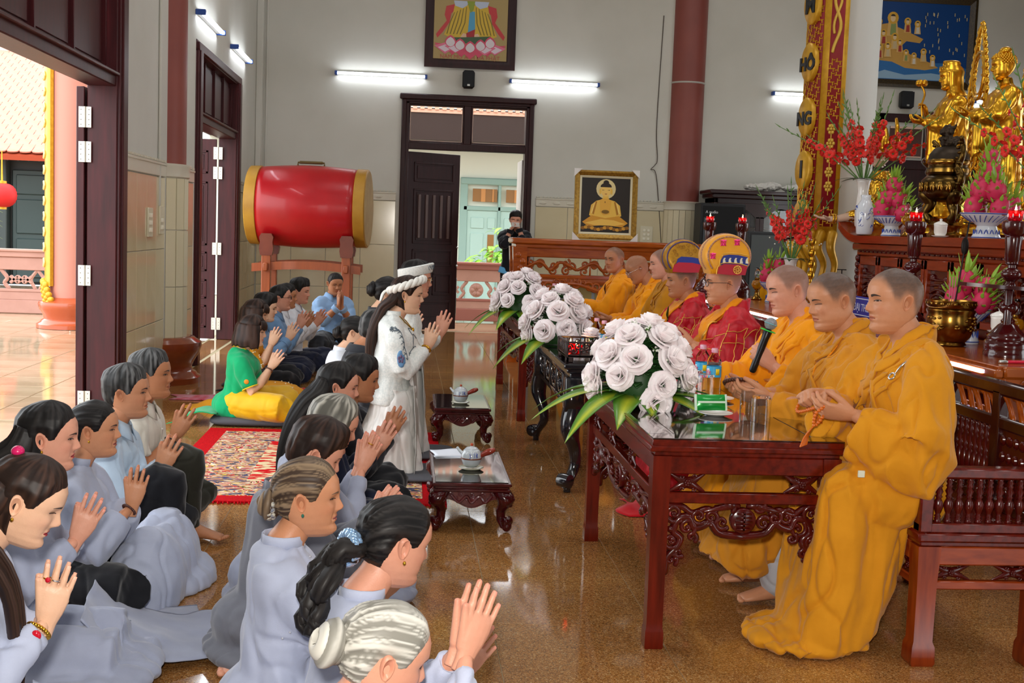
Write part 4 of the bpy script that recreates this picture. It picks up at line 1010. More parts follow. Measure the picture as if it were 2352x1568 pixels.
q.box((-16, 30.8, 5.2), (-5, 31.3, 5.5), .05).build('ridge', mat('terracotta ridge', 'dcb0a0', .7), nb)
# red paper lantern and its branch of leaves hanging at the hall
ln = empty('paper_lantern', (-7.82, 24.4, 1.8), 0, 'round red paper lantern hanging before the dark hall doors', 'lantern')
q = MB().lathe([(.06, -.24)]+[(.27*math.cos(t)**.7+.008*(k % 2), .23*math.sin(t)) for k, t in enumerate(np.linspace(-1.35, 1.35, 19))]+[(.06, .24)], 24); q.build('shade', mat('lantern red', 'c01818', .6), ln, smooth=180)
MB().lathe([(.09, .22), (.09, .27), (.02, .28), (.01, .85)], 12).lathe([(.09, -.27), (.09, -.22)], 12).build('cap', M_gold, ln)
pt = empty('potted_plant', (-6.72, 19.9, 0), 0, 'green plant tip with pale leaves at the edge of the yard', 'plant')
q = MB()
def leafq(mb, base, d, L_, w_, n=6, droop=.3, up=(0, 0, 1), col=None, fold=.12, m=0):
 col = None if col is None else [np.array(c) for c in col]
 d = np.array(d, float); d /= np.linalg.norm(d); _, sd, uu = fr(d, up); G = []; cc = []
 for i in range(n+1):
  u = i/n; p = np.array(base)+d*L_*u-np.array((0, 0, 1))*droop*L_*u*u; ww = w_*math.sin(PI*min(1, .06+.94*u)**.75)*.5+.0008
  G.append([p-sd*ww+uu*fold*ww, p-sd*ww*.5+uu*fold*ww*.3, p, p+sd*ww*.5+uu*fold*ww*.3, p+sd*ww+uu*fold*ww])
  if col is not None: cc.append([col[0], col[0]*.85+col[1]*.15, col[1], col[0]*.7+col[1]*.3, col[0]])
 mb.sheet(G, .0012, m=m, col=np.array(cc) if col is not None else None)
for k in range(26):
 a = rnd.uniform(0, 2*PI); leafq(q, (.1*math.cos(a), .1*math.sin(a), 1.1+rnd.uniform(0, .5)), (math.cos(a), math.sin(a), rnd.uniform(-.2, .7)), .24, .06)
q.build('leaves', mat('pale leaf', 'a9c66a', .5), pt, smooth=180); MB().tube([(0, 0, 0), (.02, 0, .7), (0, 0, 1.5)], .02, 8).build('stem', mat('stem', '6b5a36', .7), pt); MB().lathe([(.12, 0), (.2, .05), (.24, .35), (.22, .36)], 20).build('pot', mat('grey pot', '8a8780', .7), pt)
# building behind the back veranda
gb = empty('rear_house', (0, 0, 0), 0, 'cream rear house with a pale green panelled door seen through the open doorway', 'building')
MB().box((-4, 25, 0), (6, 25.3, 4.5)).build('wall', mat('cream rear wall', 'd9ddcf', .8), gb, smooth=0)
M_gr = mat('pale green paint', '9fbcb4', .55); M_gr2 = mat('pale green paint dark', '86a39b', .55)
q = MB().box((1.03, 24.9, 0), (1.18, 25, 2.52), .01).box((2.5, 24.9, 0), (2.65, 25, 2.52), .01).box((1.03, 24.88, 2.38), (2.65, 25, 2.52), .02).box((1.1, 24.9, 1.86), (2.6, 25, 1.95), .01).box((1.8, 24.9, 0), (1.86, 25, 2.4), .008); q.build('door_frame', M_gr2, gb)
for x in (1.18, 1.86):
 q = MB().box((x, 24.93, 0), (x+.62, 25, 1.86), .004)
 for a, b, z0, z1 in ((.08, .34, 1.5, 1.72), (.42, .57, 1.5, 1.72), (.08, .34, .5, 1.4)): q.box((x+a, 24.91, z0), (x+b, 24.94, z1), .008)
 q.build('door', M_gr, gb)
 MB().box((x+.43, 24.92, .7), (x+.56, 24.94, 1.38)).build('window', mat('amber pane', '8a6238', .2), gb, smooth=0)
 f = MB().box((x+.1, 24.905, 2.04), (x+.6, 24.93, 2.3), .006).build('window', mat('amber pane', '8a6238', .2), gb, smooth=0)
 MB().box((x+.27, 24.895, 2.04), (x+.36, 24.91, 2.3)).box((x+.5, 24.895, 2.04), (x+.53, 24.91, 2.3)).build('window_bar', mat('window bar', 'b9814a', .4), f, smooth=0)
q = MB().box((-4, 23.6, 3.15), (6, 25.3, 3.75)); q.build('eave', mat('brown eave', '33221d', .7), gb, smooth=0); q = MB()
for k in range(70): q.box((-3.9+.14*k, 23.55, 3.72), (-3.82+.14*k, 23.7, 3.86))
q.box((-4, 23.58, 3.66), (6, 23.7, 3.73)).build('eave_fringe', mat('pale fringe', 'd8a690', .7), gb, smooth=0)
sh = empty('leafy_shrub', (1.5, 20.5, 0), 0, 'bright green leafy shrub behind the veranda balustrade', 'shrub')
q = MB()
for k in range(190):
 a = rnd.uniform(0, 2*PI); r = rnd.uniform(0, .62)**.8; z = .75+rnd.uniform(0, .62)*(1-r*.9)+(.25 if rnd.random() < .3 and r < .3 else 0)
 leafq(q, (r*math.cos(a)*.8+.1, r*math.sin(a)*.5, z), (math.cos(a+rnd.uniform(-1, 1)), math.sin(a)-.6, rnd.uniform(-.1, .5)), rnd.uniform(.14, .22), .09, 4, .5)
q.build('foliage', mat('bright leaf', '77b82c', .45, col2='9fd648', nscale=6), sh, smooth=180); MB().tube([(0, 0, -.02), (.05, 0, .6), (.0, 0, 1.0)], .03, 8).build('stem', mat('stem', ''), sh)
# ---------------------------------------------------------------- fittings on the walls
M_tube = mat('lit tube', 'ffffff', .4, emit=6, ecol='eef4ff'); M_tcap = mat('blue tube cap', '2c4f9c', .4); M_bat = mat('batten', 'dfe3e6', .5)
def tube_light(x, y, z, L_, wall, label):
 e = empty('tube_light', (x, y, z), 0 if wall == 'b' else PI/2, label, 'light', 'fluorescent tubes on the hall walls')
 MB().box((-L_/2, -.05, -.012), (L_/2, 0, .03), .006).build('batten', M_bat, e); MB().tube([(-L_/2+.03, -.075, 0), (L_/2-.03, -.075, 0)], .017, 12, rnd_=False).build('tube', M_tube, e)
 for s_ in (-1, 1): MB().box((s_*(L_/2-.015)-.018, -.1, -.025), (s_*(L_/2-.015)+.018, 0, .03), .005).build('end_cap', M_tcap, e)
 return e
tube_light(-.44, YB, 3.58, 1.28, 'b', 'lit fluorescent tube left of the lotus picture, on the back wall')
tube_light(2.0, YB, 3.58, 1.28, 'b', 'lit fluorescent tube right of the small speaker, above the open door')
tube_light(5.75, YB, 3.58, 1.2, 'b', 'lit fluorescent tube half hidden by the gilded column board')
tube_light(8.75, YB, 3.6, 1.2, 'b', 'lit fluorescent tube seen between the two gold statues')
for yy, lb in ((13.15, 'lit fluorescent tube over the near half of the second side door'), (15.5, 'lit fluorescent tube over the far end of the second side door')):
 t = tube_light(XL, yy, 3.52, 1.35, 'l', lb)
def speaker(x, z, label, w_=.17, h_=.25):
 e = empty('wall_speaker', (x, YB, z), 0, label, 'speaker')
 MB().box((-w_/2, -.15, -h_/2), (w_/2, -.02, h_/2), .03).build('cabinet', mat('speaker black', '141619', .5), e); MB().box((-w_/2+.012, -.156, -h_/2+.02), (w_/2-.012, -.148, h_/2-.012), .01).build('grille', mat('speaker grille', '1c1f22', .75, bump=.4, bscale=300), e)
 MB().box((-.018, -.16, -h_/2+.03), (.018, -.155, -h_/2+.055)).build('badge', M_steel, e); MB().box((-.03, -.03, -.03), (.03, 0, .03)).build('bracket', M_steel, e)
speaker(.78, 3.57, 'small black speaker under the lotus picture'); speaker(7.13, 3.575, 'small black speaker below the blue painting', .2, .25)
speaker(-1.98, 3.9, 'black speaker at the top of the left wall corner') if 0 else None
e = empty('wall_speaker', (XL, 12.28, 3.85), 0, 'dark speaker at the top edge beside the left column', 'speaker'); MB().box((0, -.09, -.15), (.14, .09, .15), .02).build('cabinet', mat('speaker black', ''), e)
def switch(x, y, z, wall, rows, label):
 e = empty('switch_plate', (x, y, z), 0 if wall == 'b' else PI/2, label, 'switch');
 MB().box((-.09, -.014, -.12), (.09, 0, .12), .006).build('plate', mat('switch ivory', 'd9d3b8', .4), e)
 for i in range(2):
  for j in range(rows): MB().box((-.05+.06*i, -.022, -.08+.06*j), (-.015+.06*i, -.012, -.045+.06*j), .003).build('button', mat('switch key', 'f0ecd8', .3), e)
switch(XL+.012, 10.35, 1.45, 'l', 3, 'ivory switch plate low on the tiled pier by the left column'); switch(3.42, YB-.012, 1.5, 'b', 3, 'ivory switch plate beside the seated Buddha picture'); switch(XL+.012, 10.82, 1.47, 'l', 2, 'small ivory switch box nearest the left column')
q = MB().tube(cr([(3.53, YB-.01, 4.6), (3.5, YB-.01, 3.1), (3.53, YB-.015, 2.6), (3.5, YB-.03, 2.5), (3.44, YB-.03, 2.43), (3.5, YB-.03, 2.41), (3.55, YB-.012, 2.2), (3.62, YB-.012, 1.6), (3.66, YB-.012, 1.2)], 50), .006, 6)
tag(q.build('hanging_cable', mat('cable', '4a4038', .6), smooth=180), 'thin cable looped down the back wall beside the red column', 'cable')
tag(MB().tube([(XL+.014, 10.74, 1.6), (XL+.014, 10.74, 6.5)], .014, 8).build('conduit_pipe', M_wall, smooth=180), 'thin pale conduit running up the left pier from the switch', 'pipe')
# ---------------------------------------------------------------- furniture
M_rose = mat('red rosewood', '6e1b0c', .2, col2='470d06', nscale=4, stretch=(9, 1.2, 9), coat=.2, spec=.4)
M_rosev = mat('red rosewood upright', '6e1b0c', .2, col2='470d06', nscale=4, stretch=(9, 9, 1.1), coat=.2, spec=.4)
M_rosetop = mat('dark polished top', '2c0f0a', .05, col2='1d0a07', nscale=4, stretch=(9, 1.2, 9), coat=1., spec=.7)
M_carve = mat('carved rosewood', '560f0a', .22, col2='3c0806', nscale=20, coat=.25, spec=.45)
M_bench = mat('warm rosewood', 'a04318', .2, col2='76280c', nscale=4, stretch=(2, 9, 9), coat=.2, spec=.4)
M_benchd = mat('warm rosewood upright', '963c14', .2, col2='6c220a', nscale=4, stretch=(9, 9, 1.1), coat=.2, spec=.4)
M_ebony = mat('black lacquer wood', '15151a', .16, col2='1f1e24', nscale=6, coat=.8)
M_mahog = mat('dark mahogany', '4a0b0e', .2, col2='2f0609', nscale=5, stretch=(2, 9, 9), coat=.2)
M_orange = mat('orange brown wood', 'a8510f', .22, col2='843608', nscale=4, stretch=(1.4, 9, 9), coat=.2, spec=.4)
def scroll(mb, c, r, turns, a0, sg, th, y=0., m=0, flat=.6):
 t = np.linspace(0, 1, int(10+turns*14)); a = a0+sg*turns*2*PI*t; rr = r*(1-.86*t)
 mb.tube([(c[0]+math.cos(x)*q, y, c[1]+math.sin(x)*q) for x, q in zip(a, rr)], th*(1-.35*t), 7, up=(0, 1, 0), m=m)
 mb.ell((c[0], y, c[1]), (r*.22, th*1.2, r*.22), 8, 6, m=m)
def flower_inset(mb, c, w_, h_, y=0., th=.012):
 """four-armed carved blossom"""
 for sx in (-1, 1):
  for sz in (-1, 1):
   mb.tube(cr([(c[0], y, c[1]), (c[0]+sx*w_*.25, y-th*.3, c[1]+sz*h_*.22), (c[0]+sx*w_*.47, y, c[1]+sz*h_*.46)], 7), [.3*h_, .26*h_, .22*h_, .17*h_, .13*h_, .1*h_, .07*h_], 8, up=(0, 1, 0), flat=.55)
   scroll(mb, (c[0]+sx*w_*.17, c[1]+sz*h_*.33), h_*.12, 1., 0, sx*sz, h_*.05, y-th)
 for k in range(6): mb.ell((c[0]+.13*h_*math.cos(k), y-th, c[1]+.13*h_*math.sin(k)), (.09*h_, .007, .09*h_), 8, 5)
 mb.ell((c[0], y-th*1.3, c[1]), (.1*h_, .008, .1*h_), 10, 6)
def carved_apron(mb, x0, x1, zt, drop, mid, y=0., med=True, th=.016):
 """openwork dragon-scroll apron between two legs"""
 c = (x0+x1)/2; hw = (x1-x0)/2
 for s_ in (-1, 1):
  X = lambda u: c+s_*hw*u
  mb.tube(cr([(X(.99), y, zt-drop), (X(.97), y, zt-drop*.8), (X(.86), y, zt-drop*.66), (X(.80), y, zt-drop*.52), (X(.9), y, zt-drop*.42), (X(.84), y, zt-drop*.25), (X(.7), y, zt-drop*.22), (X(.64), y, zt-drop*.36), (X(.52), y, zt-drop*.34), (X(.42), y, zt-mid*.62), (X(.3), y, zt-mid*.95), (X(.0), y, zt-mid*1.05)], 40), th, 7, up=(0, 1, 0))
  mb.tube(cr([(X(.99), y, zt-drop*.05), (X(.8), y, zt-drop*.07), (X(.66), y, zt-drop*.16), (X(.48), y, zt-drop*.1), (X(.36), y, zt-mid*.3)], 20), th*.8, 7, up=(0, 1, 0))
  for u, v, r, tn, sg in ((.9, .16, .14, 1.4, 1), (.73, .36, .13, 1.3, -1), (.93, .56, .11, 1.3, 1), (.92, .82, .10, 1.2, -1), (.58, .2, .12, 1.3, 1), (.42, .46, .10, 1.2, -1), (.27, .62, .10, 1.2, 1), (.82, .72, .07, 1., 1), (.66, .5, .08, 1, -1), (.2, .12, .1, 1, -1)):
   dz = (drop if u > .5 else mid)*v; scroll(mb, (X(u), zt-dz), r*drop, tn, s_*.8, sg*s_, th*.62, y-.006)
  for k in range(5): mb.ell((X(.97-.03*k), y-.004, zt-drop*(.25+.14*k)), (.016, .012, .013), 8, 5)
 if med:
  mb.lathe([(.012, -.02), (mid*.36, -.02), (mid*.4, -.012), (mid*.4, .012), (mid*.36, .016)], 20, T=TM((c, y, zt-mid*.55), (PI/2, 0, 0)))
  for k in range(5): mb.box((c-mid*.26+.02*abs(k-2)*mid, y-.027, zt-mid*.55+(k-2)*mid*.12-.003), (c+mid*.26-.02*abs(k-2)*mid, y-.018, zt-mid*.55+(k-2)*mid*.12+.003))
  mb.box((c-.003, y-.027, zt-mid*.85), (c+.003, y-.018, zt-mid*.25))
  for s_ in (-1, 1):
   for k in range(4): mb.tube(cr([(c+s_*.02, y, zt-mid*.1), (c+s_*(.05+.02*k), y-.008, zt-mid*(.06+.05*k)), (c+s_*(.07+.035*k), y, zt-mid*(.0+.12*k))], 7), [.012, .012, .012, .01, .008, .006, .004], 6, up=(0, 1, 0))
def side_T(x, y, rz): return TM((x, y, 0), (0, 0, rz))
def scripture_table(X0, X1, Y0, Y1, Hh, label, group=None):
 cx, cy = (X0+X1)/2, (Y0+Y1)/2; w_, l_ = X1-X0, Y1-Y0; e = empty('long_table', (cx, cy, 0), 0, label, 'table', group); a, b = w_/2, l_/2
 q = MB().box((-a, -b, Hh-.034), (a, b, Hh-.003), .005).box((-a-.008, -b-.008, Hh-.05), (a+.008, b+.008, Hh-.026), .011).box((-a+.012, -b+.012, Hh-.066), (a-.012, b-.012, Hh-.048), .003); top = q.build('top', M_rose, e)
 bw = .095
 for (p0, p1) in (((-a, -b), (a, -b+bw)), ((-a, b-bw), (a, b)), ((-a, -b+bw+.002), (-a+bw, b-bw-.002)), ((a-bw, -b+bw+.002), (a, b-bw-.002))): MB().box((*p0, Hh-.006), (*p1, Hh), .0015).build('border_board', M_rosetop, top)
 MB().box((-a+bw+.0025, -b+bw+.0025, Hh-.006), (a-bw-.0025, b-bw-.0025, Hh-.0008), .0015).build('centre_panel', M_rosetop, top)
 zr = Hh-.066; lw = .066
 for sx in (-1, 1):
  for sy in (-1, 1):
   x, y = sx*(a-.006-lw/2), sy*(b-.006-lw/2); q = MB(); h = lw/2
   q.loft([[(x-h*k+sx*d, y-h*k+sy*d, z), (x+h*k+sx*d, y-h*k+sy*d, z), (x+h*k+sx*d, y+h*k+sy*d, z), (x-h*k+sx*d, y+h*k+sy*d, z)] for z, k, d in ((0, .98, .0), (.008, 1.03, 0), (.06, 1.02, 0), (.07, .98, 0), (.075, .92, 0), (.1, .9, 0), (.4, .94, 0), (zr, 1., 0))]); q.build('leg', M_rosev, e, smooth=30)
 for rz, hx, hy in ((0, a, b), (PI, a, b), (PI/2, b, a), (-PI/2, b, a)):
  T = TM((0, 0, 0), (0, 0, rz)); yy = -hy+.04; f = hx-.07
  r = MB().box((-hx+.012, yy-.026, zr-.066), (hx-.012, yy+.02, zr), .004, T=T).box((-f, yy-.018, zr-.175), (f, yy+.014, zr-.135), .004, T=T); rail = r.build('rail', M_rose, e)
  nn = (-1, 1) if hx == a else (-1, -.36, .36, 1)
  for u in nn: q = MB(); flower_inset(q, (u*(f-.07), zr-.101), .135, .07, yy); q.build('blossom_inset', M_carve, rail).rotation_euler = (0, 0, rz)
  ap = MB(); carved_apron(ap, -f, f, zr-.172, .26 if hx == a else .2, .12, yy); o = ap.build('carved_apron', M_carve, e, smooth=180); o.rotation_euler = (0, 0, rz)
 return e
TB1 = scripture_table(.892, 1.598, 4.245, 5.85, .778, 'near red rosewood table with carved scroll aprons and upturned glasses on it')
TB3 = scripture_table(.885, 1.5, 9.45, 11.8, .778, 'farthest red table of the row, before the bespectacled monk')
def cab_leg(mb, x, y, z1, sx, sy, knee=.035, w0=.045, foot=.03, m=0, n=14):
 """cabriole leg that swells at the knee and scrolls at the foot; grows outward along (sx, sy)"""
 d = np.array((sx, sy, 0.))/math.sqrt(2); P = []; R = []
 for u in np.linspace(0, 1, n):
  z = z1*(1-u)+.02*u; o = knee*math.sin(PI*min(1, u*1.9))*(1 if u < .53 else -.75)+(foot*sm(np.array(u), .8, 1.) if u > .8 else 0)
  P.append(np.array((x, y, z))+d*o); R.append(w0*(1.12-.62*sm(np.array(u), .0, .72))*(1 if u < .85 else 1.05))
 e = np.arange(4)*PI/2+PI/4
 rings = [[p+np.array((math.cos(a)*r*1.25, math.sin(a)*r*1.25, 0)) for a in np.arange(12)*PI/6] for p, r in zip(P, R)]
 mb.loft(rings, m); f = P[-1]+d*.01; mb.ell(f+np.array((0, 0, .012)), (w0*.72, w0*.72, .03), 12, 8, m)
 mb.lathe([(w0*.5, -w0*.7), (w0*.62, -w0*.6), (w0*.62, w0*.6), (w0*.5, w0*.7)], 14, m, T=Matrix.Translation(Vector(f+np.array((0, 0, .035))))@Matrix.Rotation(math.atan2(sy, sx)-PI/2, 4, 'Z')@Matrix.Rotation(PI/2, 4, 'Y'))
def dark_table():
 X0, X1, Y0, Y1, Hh = .915, 1.66, 6.85, 8.66, .75; a, b = (X1-X0)/2, (Y1-Y0)/2
 e = empty('incense_table', ((X0+X1)/2, (Y0+Y1)/2, 0), 0, 'black lacquered table with curved legs before the two red robed monks', 'table')
 MB().box((-a-.01, -b-.01, Hh-.03), (a+.01, b+.01, Hh), .008).box((-a+.01, -b+.01, Hh-.055), (a-.01, b-.01, Hh-.028), .01).box((-a+.03, -b+.03, Hh-.085), (a-.03, b-.03, Hh-.05), .012).build('top', M_ebony, e)
 for sx in (-1, 1):
  for sy in (-1, 1):
   q = MB(); x, y = sx*(a-.06), sy*(b-.06); q.box((x-.055, y-.055, Hh-.28), (x+.055, y+.055, Hh-.08), .006)
   P = [(0, .052), (.1, .055), (.24, .046), (.36, .036), (.47, .034)]
   R = []
   for u in np.linspace(0, 1, 16):
    z = (Hh-.26)*(1-u)+.03*u; w_ = .056-.026*sm(np.array(u), .12, .75); o = .022*math.sin(PI*min(1, u*2))-.05*sm(np.array(u), .3, .7)*.8+.075*sm(np.array(u), .72, 1.)
    R.append([(x+sx*o*.72+px*w_, y+sy*o*.72+py*w_, z) for px, py in ((-1, -.6), (-.6, -1), (.6, -1), (1, -.6), (1, .6), (.6, 1), (-.6, 1), (-1, .6))])
   q.loft(R); q.lathe([(.02, -.04), (.04, -.036), (.044, 0), (.04, .036), (.02, .04)], 16, T=TM((x+sx*.035, y+sy*.035, .07), (0, PI/2, PI/4*(1 if sx*sy > 0 else -1)+PI/2))); q.box((x+sx*.02-.02, y+sy*.02-.02, 0), (x+sx*.02+.02, y+sy*.02+.02, .05), .005); q.build('leg', M_ebony, e, smooth=50)
 for rz, hx, hy in ((0, a, b), (PI, a, b), (PI/2, b, a), (-PI/2, b, a)):
  r = MB(); f = hx-.1; yy = -hy+.05; zt = Hh-.08
  r.box((-f, yy-.012, zt-.03), (f, yy+.012, zt), .003).box((-f, yy-.012, zt-.2), (f, yy+.012, zt-.17), .003)
  n = 2 if hx == a else 5
  for k in range(n+1): r.box((-f+2*f*k/n-.012, yy-.012, zt-.2), (-f+2*f*k/n+.012, yy+.012, zt), .003)
  for k in range(n):
   c = -f+2*f*(k+.5)/n; w_ = f/n*.8
   for s_ in (-1, 1): scroll(r, (c+s_*w_*.45, zt-.1), .05, 1.3, 0, s_, .009, yy); r.tube(cr([(c, yy, zt-.05), (c+s_*w_*.5, yy, zt-.04), (c+s_*w_*.9, yy, zt-.1), (c+s_*w_*.4, yy, zt-.155), (c, yy, zt-.15)], 14), .008, 6, up=(0, 1, 0))
  o = r.build('openwork_panel', M_ebony, e, smooth=50); o.rotation_euler = (0, 0, rz)
 return e
dark_table()
def tea_table(X0, X1, Y0, Y1, Hh, label):
 a, b = (X1-X0)/2, (Y1-Y0)/2; e = empty('low_tea_table', ((X0+X1)/2, (Y0+Y1)/2, 0), 0, label, 'table')
 t = MB().box((-a-.012, -b-.012, Hh-.022), (a+.012, b+.012, Hh-.004), .006).box((-a, -b, Hh-.036), (a, b, Hh-.02), .006).box((-a-.006, -b-.006, Hh-.05), (a+.006, b+.006, Hh-.034), .007).build('top', M_mahog, e)
 MB().box((-a+.004, -b+.004, Hh-.005), (a-.004, b-.004, Hh), .002).build('glass_top', mat('black glass top', '0c0f10', .03, coat=1., spec=.8), t)
 for sx in (-1, 1):
  for sy in (-1, 1):
   q = MB(); x, y = sx*(a-.035), sy*(b-.035); cab_leg(q, x, y, Hh-.05, sx, sy, .03, .036, .03)
   for k in range(7):
    an = k*.9; q.ell((x+sx*.025+.03*math.cos(an), y+sy*(.03 if 1 else 0), Hh-.085-.022*math.sin(an)-.012*(k % 2)), (.012, .014, .011), 8, 5)
   scroll(q, (x, Hh-.08), .022, 1.3, 0, sx, .006, y+sy*.043); q.build('leg', M_mahog, e, smooth=60)
 for rz, hx, hy in ((0, a, b), (PI, a, b), (PI/2, b, a), (-PI/2, b, a)):
  f = hx-.06; yy = -hy+.03; zt = Hh-.045; q = MB(); pts = [(x, zt-.068-.022*math.cos(x/f*PI)*1.) for x in np.linspace(-f, f, 17)]
  q.prism([(-f, zt)]+pts+[(f, zt)], .02, T=TM((0, yy, 0)))
  q.tube([(x, yy-.012, z+.004) for x, z in pts], .004, 5); rr = random.Random(4)
  q.tube(cr([(-f*.8, yy-.012, zt-.025), (-f*.5, yy-.014, zt-.06), (-f*.2, yy-.014, zt-.03), (0, yy-.014, zt-.062), (f*.3, yy-.014, zt-.03), (f*.55, yy-.014, zt-.06), (f*.8, yy-.012, zt-.03)], 30), .0075, 6, up=(0, 1, 0))
  q.lathe([(.016, -.006), (.018, 0), (.012, .006)], 12, T=TM((f*.08, yy-.014, zt-.045), (PI/2, 0, 0)))
  for k in range(9): scroll(q, (-f*.85+1.7*f*k/8, zt-.022-.02*(k % 2)), .013, 1.1, k, (-1)**k, .0035, yy-.013)
  o = q.build('carved_apron', mat('carved mahogany', '5e1d1f', .25, col2='491216', nscale=20, coat=.5), e, smooth=50); o.rotation_euler = (0, 0, rz)
 return e
tea_table(.165, .535, 5.93, 6.78, .25, 'nearest low carved tea table with papers and a teapot on black glass')
tea_table(.225, .60, 8.42, 9.12, .25, 'farther low carved tea table with only a teapot on it')
# ---- bench with turned balusters
def baluster(mb, x, y, z0, z1, r=.011, n=10):
 h = z1-z0; pr = [(r*1.2, 0), (r*1.2, .03), (r*.8, .05), (r*1.15, .08), (r*.75, .11), (r*1.1, .14), (r*.7, .18), (r*1.1, .24), (r*1.6, .36), (r*1.5, .44), (r*.8, .54), (r*1.2, .58), (r*.8, .62), (r*1.35, .70), (r*.8, .78), (r*1.2, .82), (r*.75, .86), (r*1.15, .91), (r*.8, .95), (r*1.2, 1)]
 return mb.lathe([(a, z0+h*t) for a, t in pr], n, T=TM((x, y, 0)))
def long_bench(Y0, L_, label):
 e = empty('temple_bench', (2.08, Y0+L_/2, 0), 0, label, 'bench', None); a, b = .255, L_/2; zs = .487
 MB().box((-a, -b, zs-.035), (a, b, zs), .008).box((-a+.01, -b+.01, zs-.05), (a-.01, b-.01, zs-.03), .01).build('seat', M_rose, e)
 for sx in (-1, 1):
  for sy in (-1, 0, 1):
   x, y = sx*(a-.045), sy*(b-.045); h = .038
   MB().loft([[(x-h*k, y-h*k, z), (x+h*k, y-h*k, z), (x+h*k, y+h*k, z), (x-h*k, y+h*k, z)] for z, k in ((0, 1.0), (.012, 1.16), (.07, 1.1), (.09, .92), (.3, .95), (zs-.05, 1.1))]).build('leg', M_benchd, e, smooth=30)
 for rz, hx, hy in ((0, a, b), (PI, a, b), (PI/2, b, a), (-PI/2, b, a)):
  f = hx-.07; yy = -hy+.04; zt = zs-.05
  r = MB().box((-hx+.02, yy-.025, zt-.07), (hx-.02, yy+.02, zt), .006).box((-f, yy-.018, zt-.16), (f, yy+.014, zt-.128), .005).build('rail', M_bench, e); r.rotation_euler = (0, 0, rz)
  n = 2 if hx == a else 8
  for k in range(n): q = MB(); flower_inset(q, (-f+.07+(2*f-.14)*k/(n-1), zt-.099), .15, .058, yy); q.build('blossom_inset', M_carve, r, smooth=180)
 for sy in (-1, 1):   # arms
  y = sy*(b-.03)
  q = MB().box((-a-.0, y-.028, zs), (-a+.05, y+.028, zs+.235), .006).box((-a, y-.03, zs+.195), (a, y+.03, zs+.235), .008).box((-a, y-.026, zs), (a, y+.026, zs+.035), .005); arm = q.build('armrest', M_rose, e)
  for k in range(11): MB_ = baluster(MB(), -a+.075+.0375*k, y, zs+.035, zs+.195); MB_.build('baluster', M_carve, arm, smooth=180)
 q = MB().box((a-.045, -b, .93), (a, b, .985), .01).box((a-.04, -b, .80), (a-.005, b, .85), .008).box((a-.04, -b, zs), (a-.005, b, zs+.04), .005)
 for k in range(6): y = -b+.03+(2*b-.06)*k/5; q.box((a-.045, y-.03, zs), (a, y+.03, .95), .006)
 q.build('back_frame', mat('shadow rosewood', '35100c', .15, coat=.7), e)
 me = baluster(MB(), 0, 0, zs+.035, .805, .012).mesh('baluster', [M_carve], 180)
 for k in range(5):
  y0 = -b+.06+(2*b-.06)*k/5; y1 = y0+(2*b-.06)/5-.06
  if k in (0, 2, 4):
   q = MB().box((a-.03, y0, zs+.03), (a-.015, y1, .8), .0)
   for i in range(7):
    for j in range(4): scroll(q, (0, 0), .03, 1.3, i+j, (-1)**(i+j), .008, 0) if 0 else q.ell((a-.03, y0+(y1-y0)*(i+.5)/7, zs+.08+.065*j), (.012, .016+.006*((i*j) % 2), .022), 8, 5)
   q.build('carved_panel', M_carve, e)
  else:
   n = 8
   for i in range(n): ob('baluster', me, e, (a-.025, y0+(y1-y0)*(i+.5)/n, 0))
  q = MB()
  for i in range(5): q.tube(cr([(a-.02, y0+(y1-y0)*i/5, .85), (a-.02, y0+(y1-y0)*(i+.5)/5, .9+.02*(i % 2)), (a-.02, y0+(y1-y0)*(i+1)/5, .93)], 8), .012, 6)
  q.build('crest_carving', M_orange, e, smooth=180)
 return e
BN = long_bench(4.08, 2.1, 'rosewood bench with turned balusters, end of it nearest the camera')
long_bench(6.55, 2.25, 'rosewood bench under the two monks in red robes'); long_bench(9.25, 2.3, 'rosewood bench under the far group of orange robed monks')
# ---- drum and stand
dr = empty('temple_drum', (-1.235, 15.5, 1.69), -.09, 'large red barrel drum with gold painted rims on its stand', 'drum')
pr = [(.02, -.735), (.455, -.735), (.487, -.72), (.492, -.60)]
MB().lathe([(.478, -.60)]+[(.478+.035*math.cos(z/.62*PI/2), z) for z in np.linspace(-.6, .6, 15)]+[(.478, .60)], 56, T=TM((0, 0, 0), (0, PI/2, 0))).build('shell', mat('drum red', 'b8141c', .33, col2='a50f18', nscale=3, coat=.2), dr, smooth=180)
M_rim = mat('drum gold rim', 'b98a2c', .5, col2='a57520', nscale=5)
for s_ in (-1, 1):
 MB().lathe([(.40, s_*.735), (.468, s_*.737), (.486, s_*.725), (.49, s_*.60), (.47, s_*.59)], 56, T=TM((0, 0, 0), (0, PI/2, 0))).build('rim', M_rim, dr, smooth=50)
 MB().lathe([(.01, s_*.742), (.30, s_*.741), (.46, s_*.737), (.46, s_*.72)], 48, T=TM((0, 0, 0), (0, PI/2, 0))).build('drumhead', mat('drum skin', 'b99a62', .6, col2='a68550', nscale=6), dr, smooth=60)
MB().tube([(-.16, 0, .51), (-.16, 0, .545), (.17, 0, .545), (.17, 0, .51)], .012, 8).tube([(-.13, 0, .548), (.14, 0, .548)], .018, 8).build('handle', mat('old brass', '6b5a34', .5, .6), dr)
st = empty('drum_stand', (-1.235, 15.5, 0), 0, 'orange wooden four-post stand carrying the red drum', 'stand')
M_std = mat('stand wood', 'a4532a', .35, col2='8d4522', nscale=4, stretch=(8, 8, 1), coat=.2)
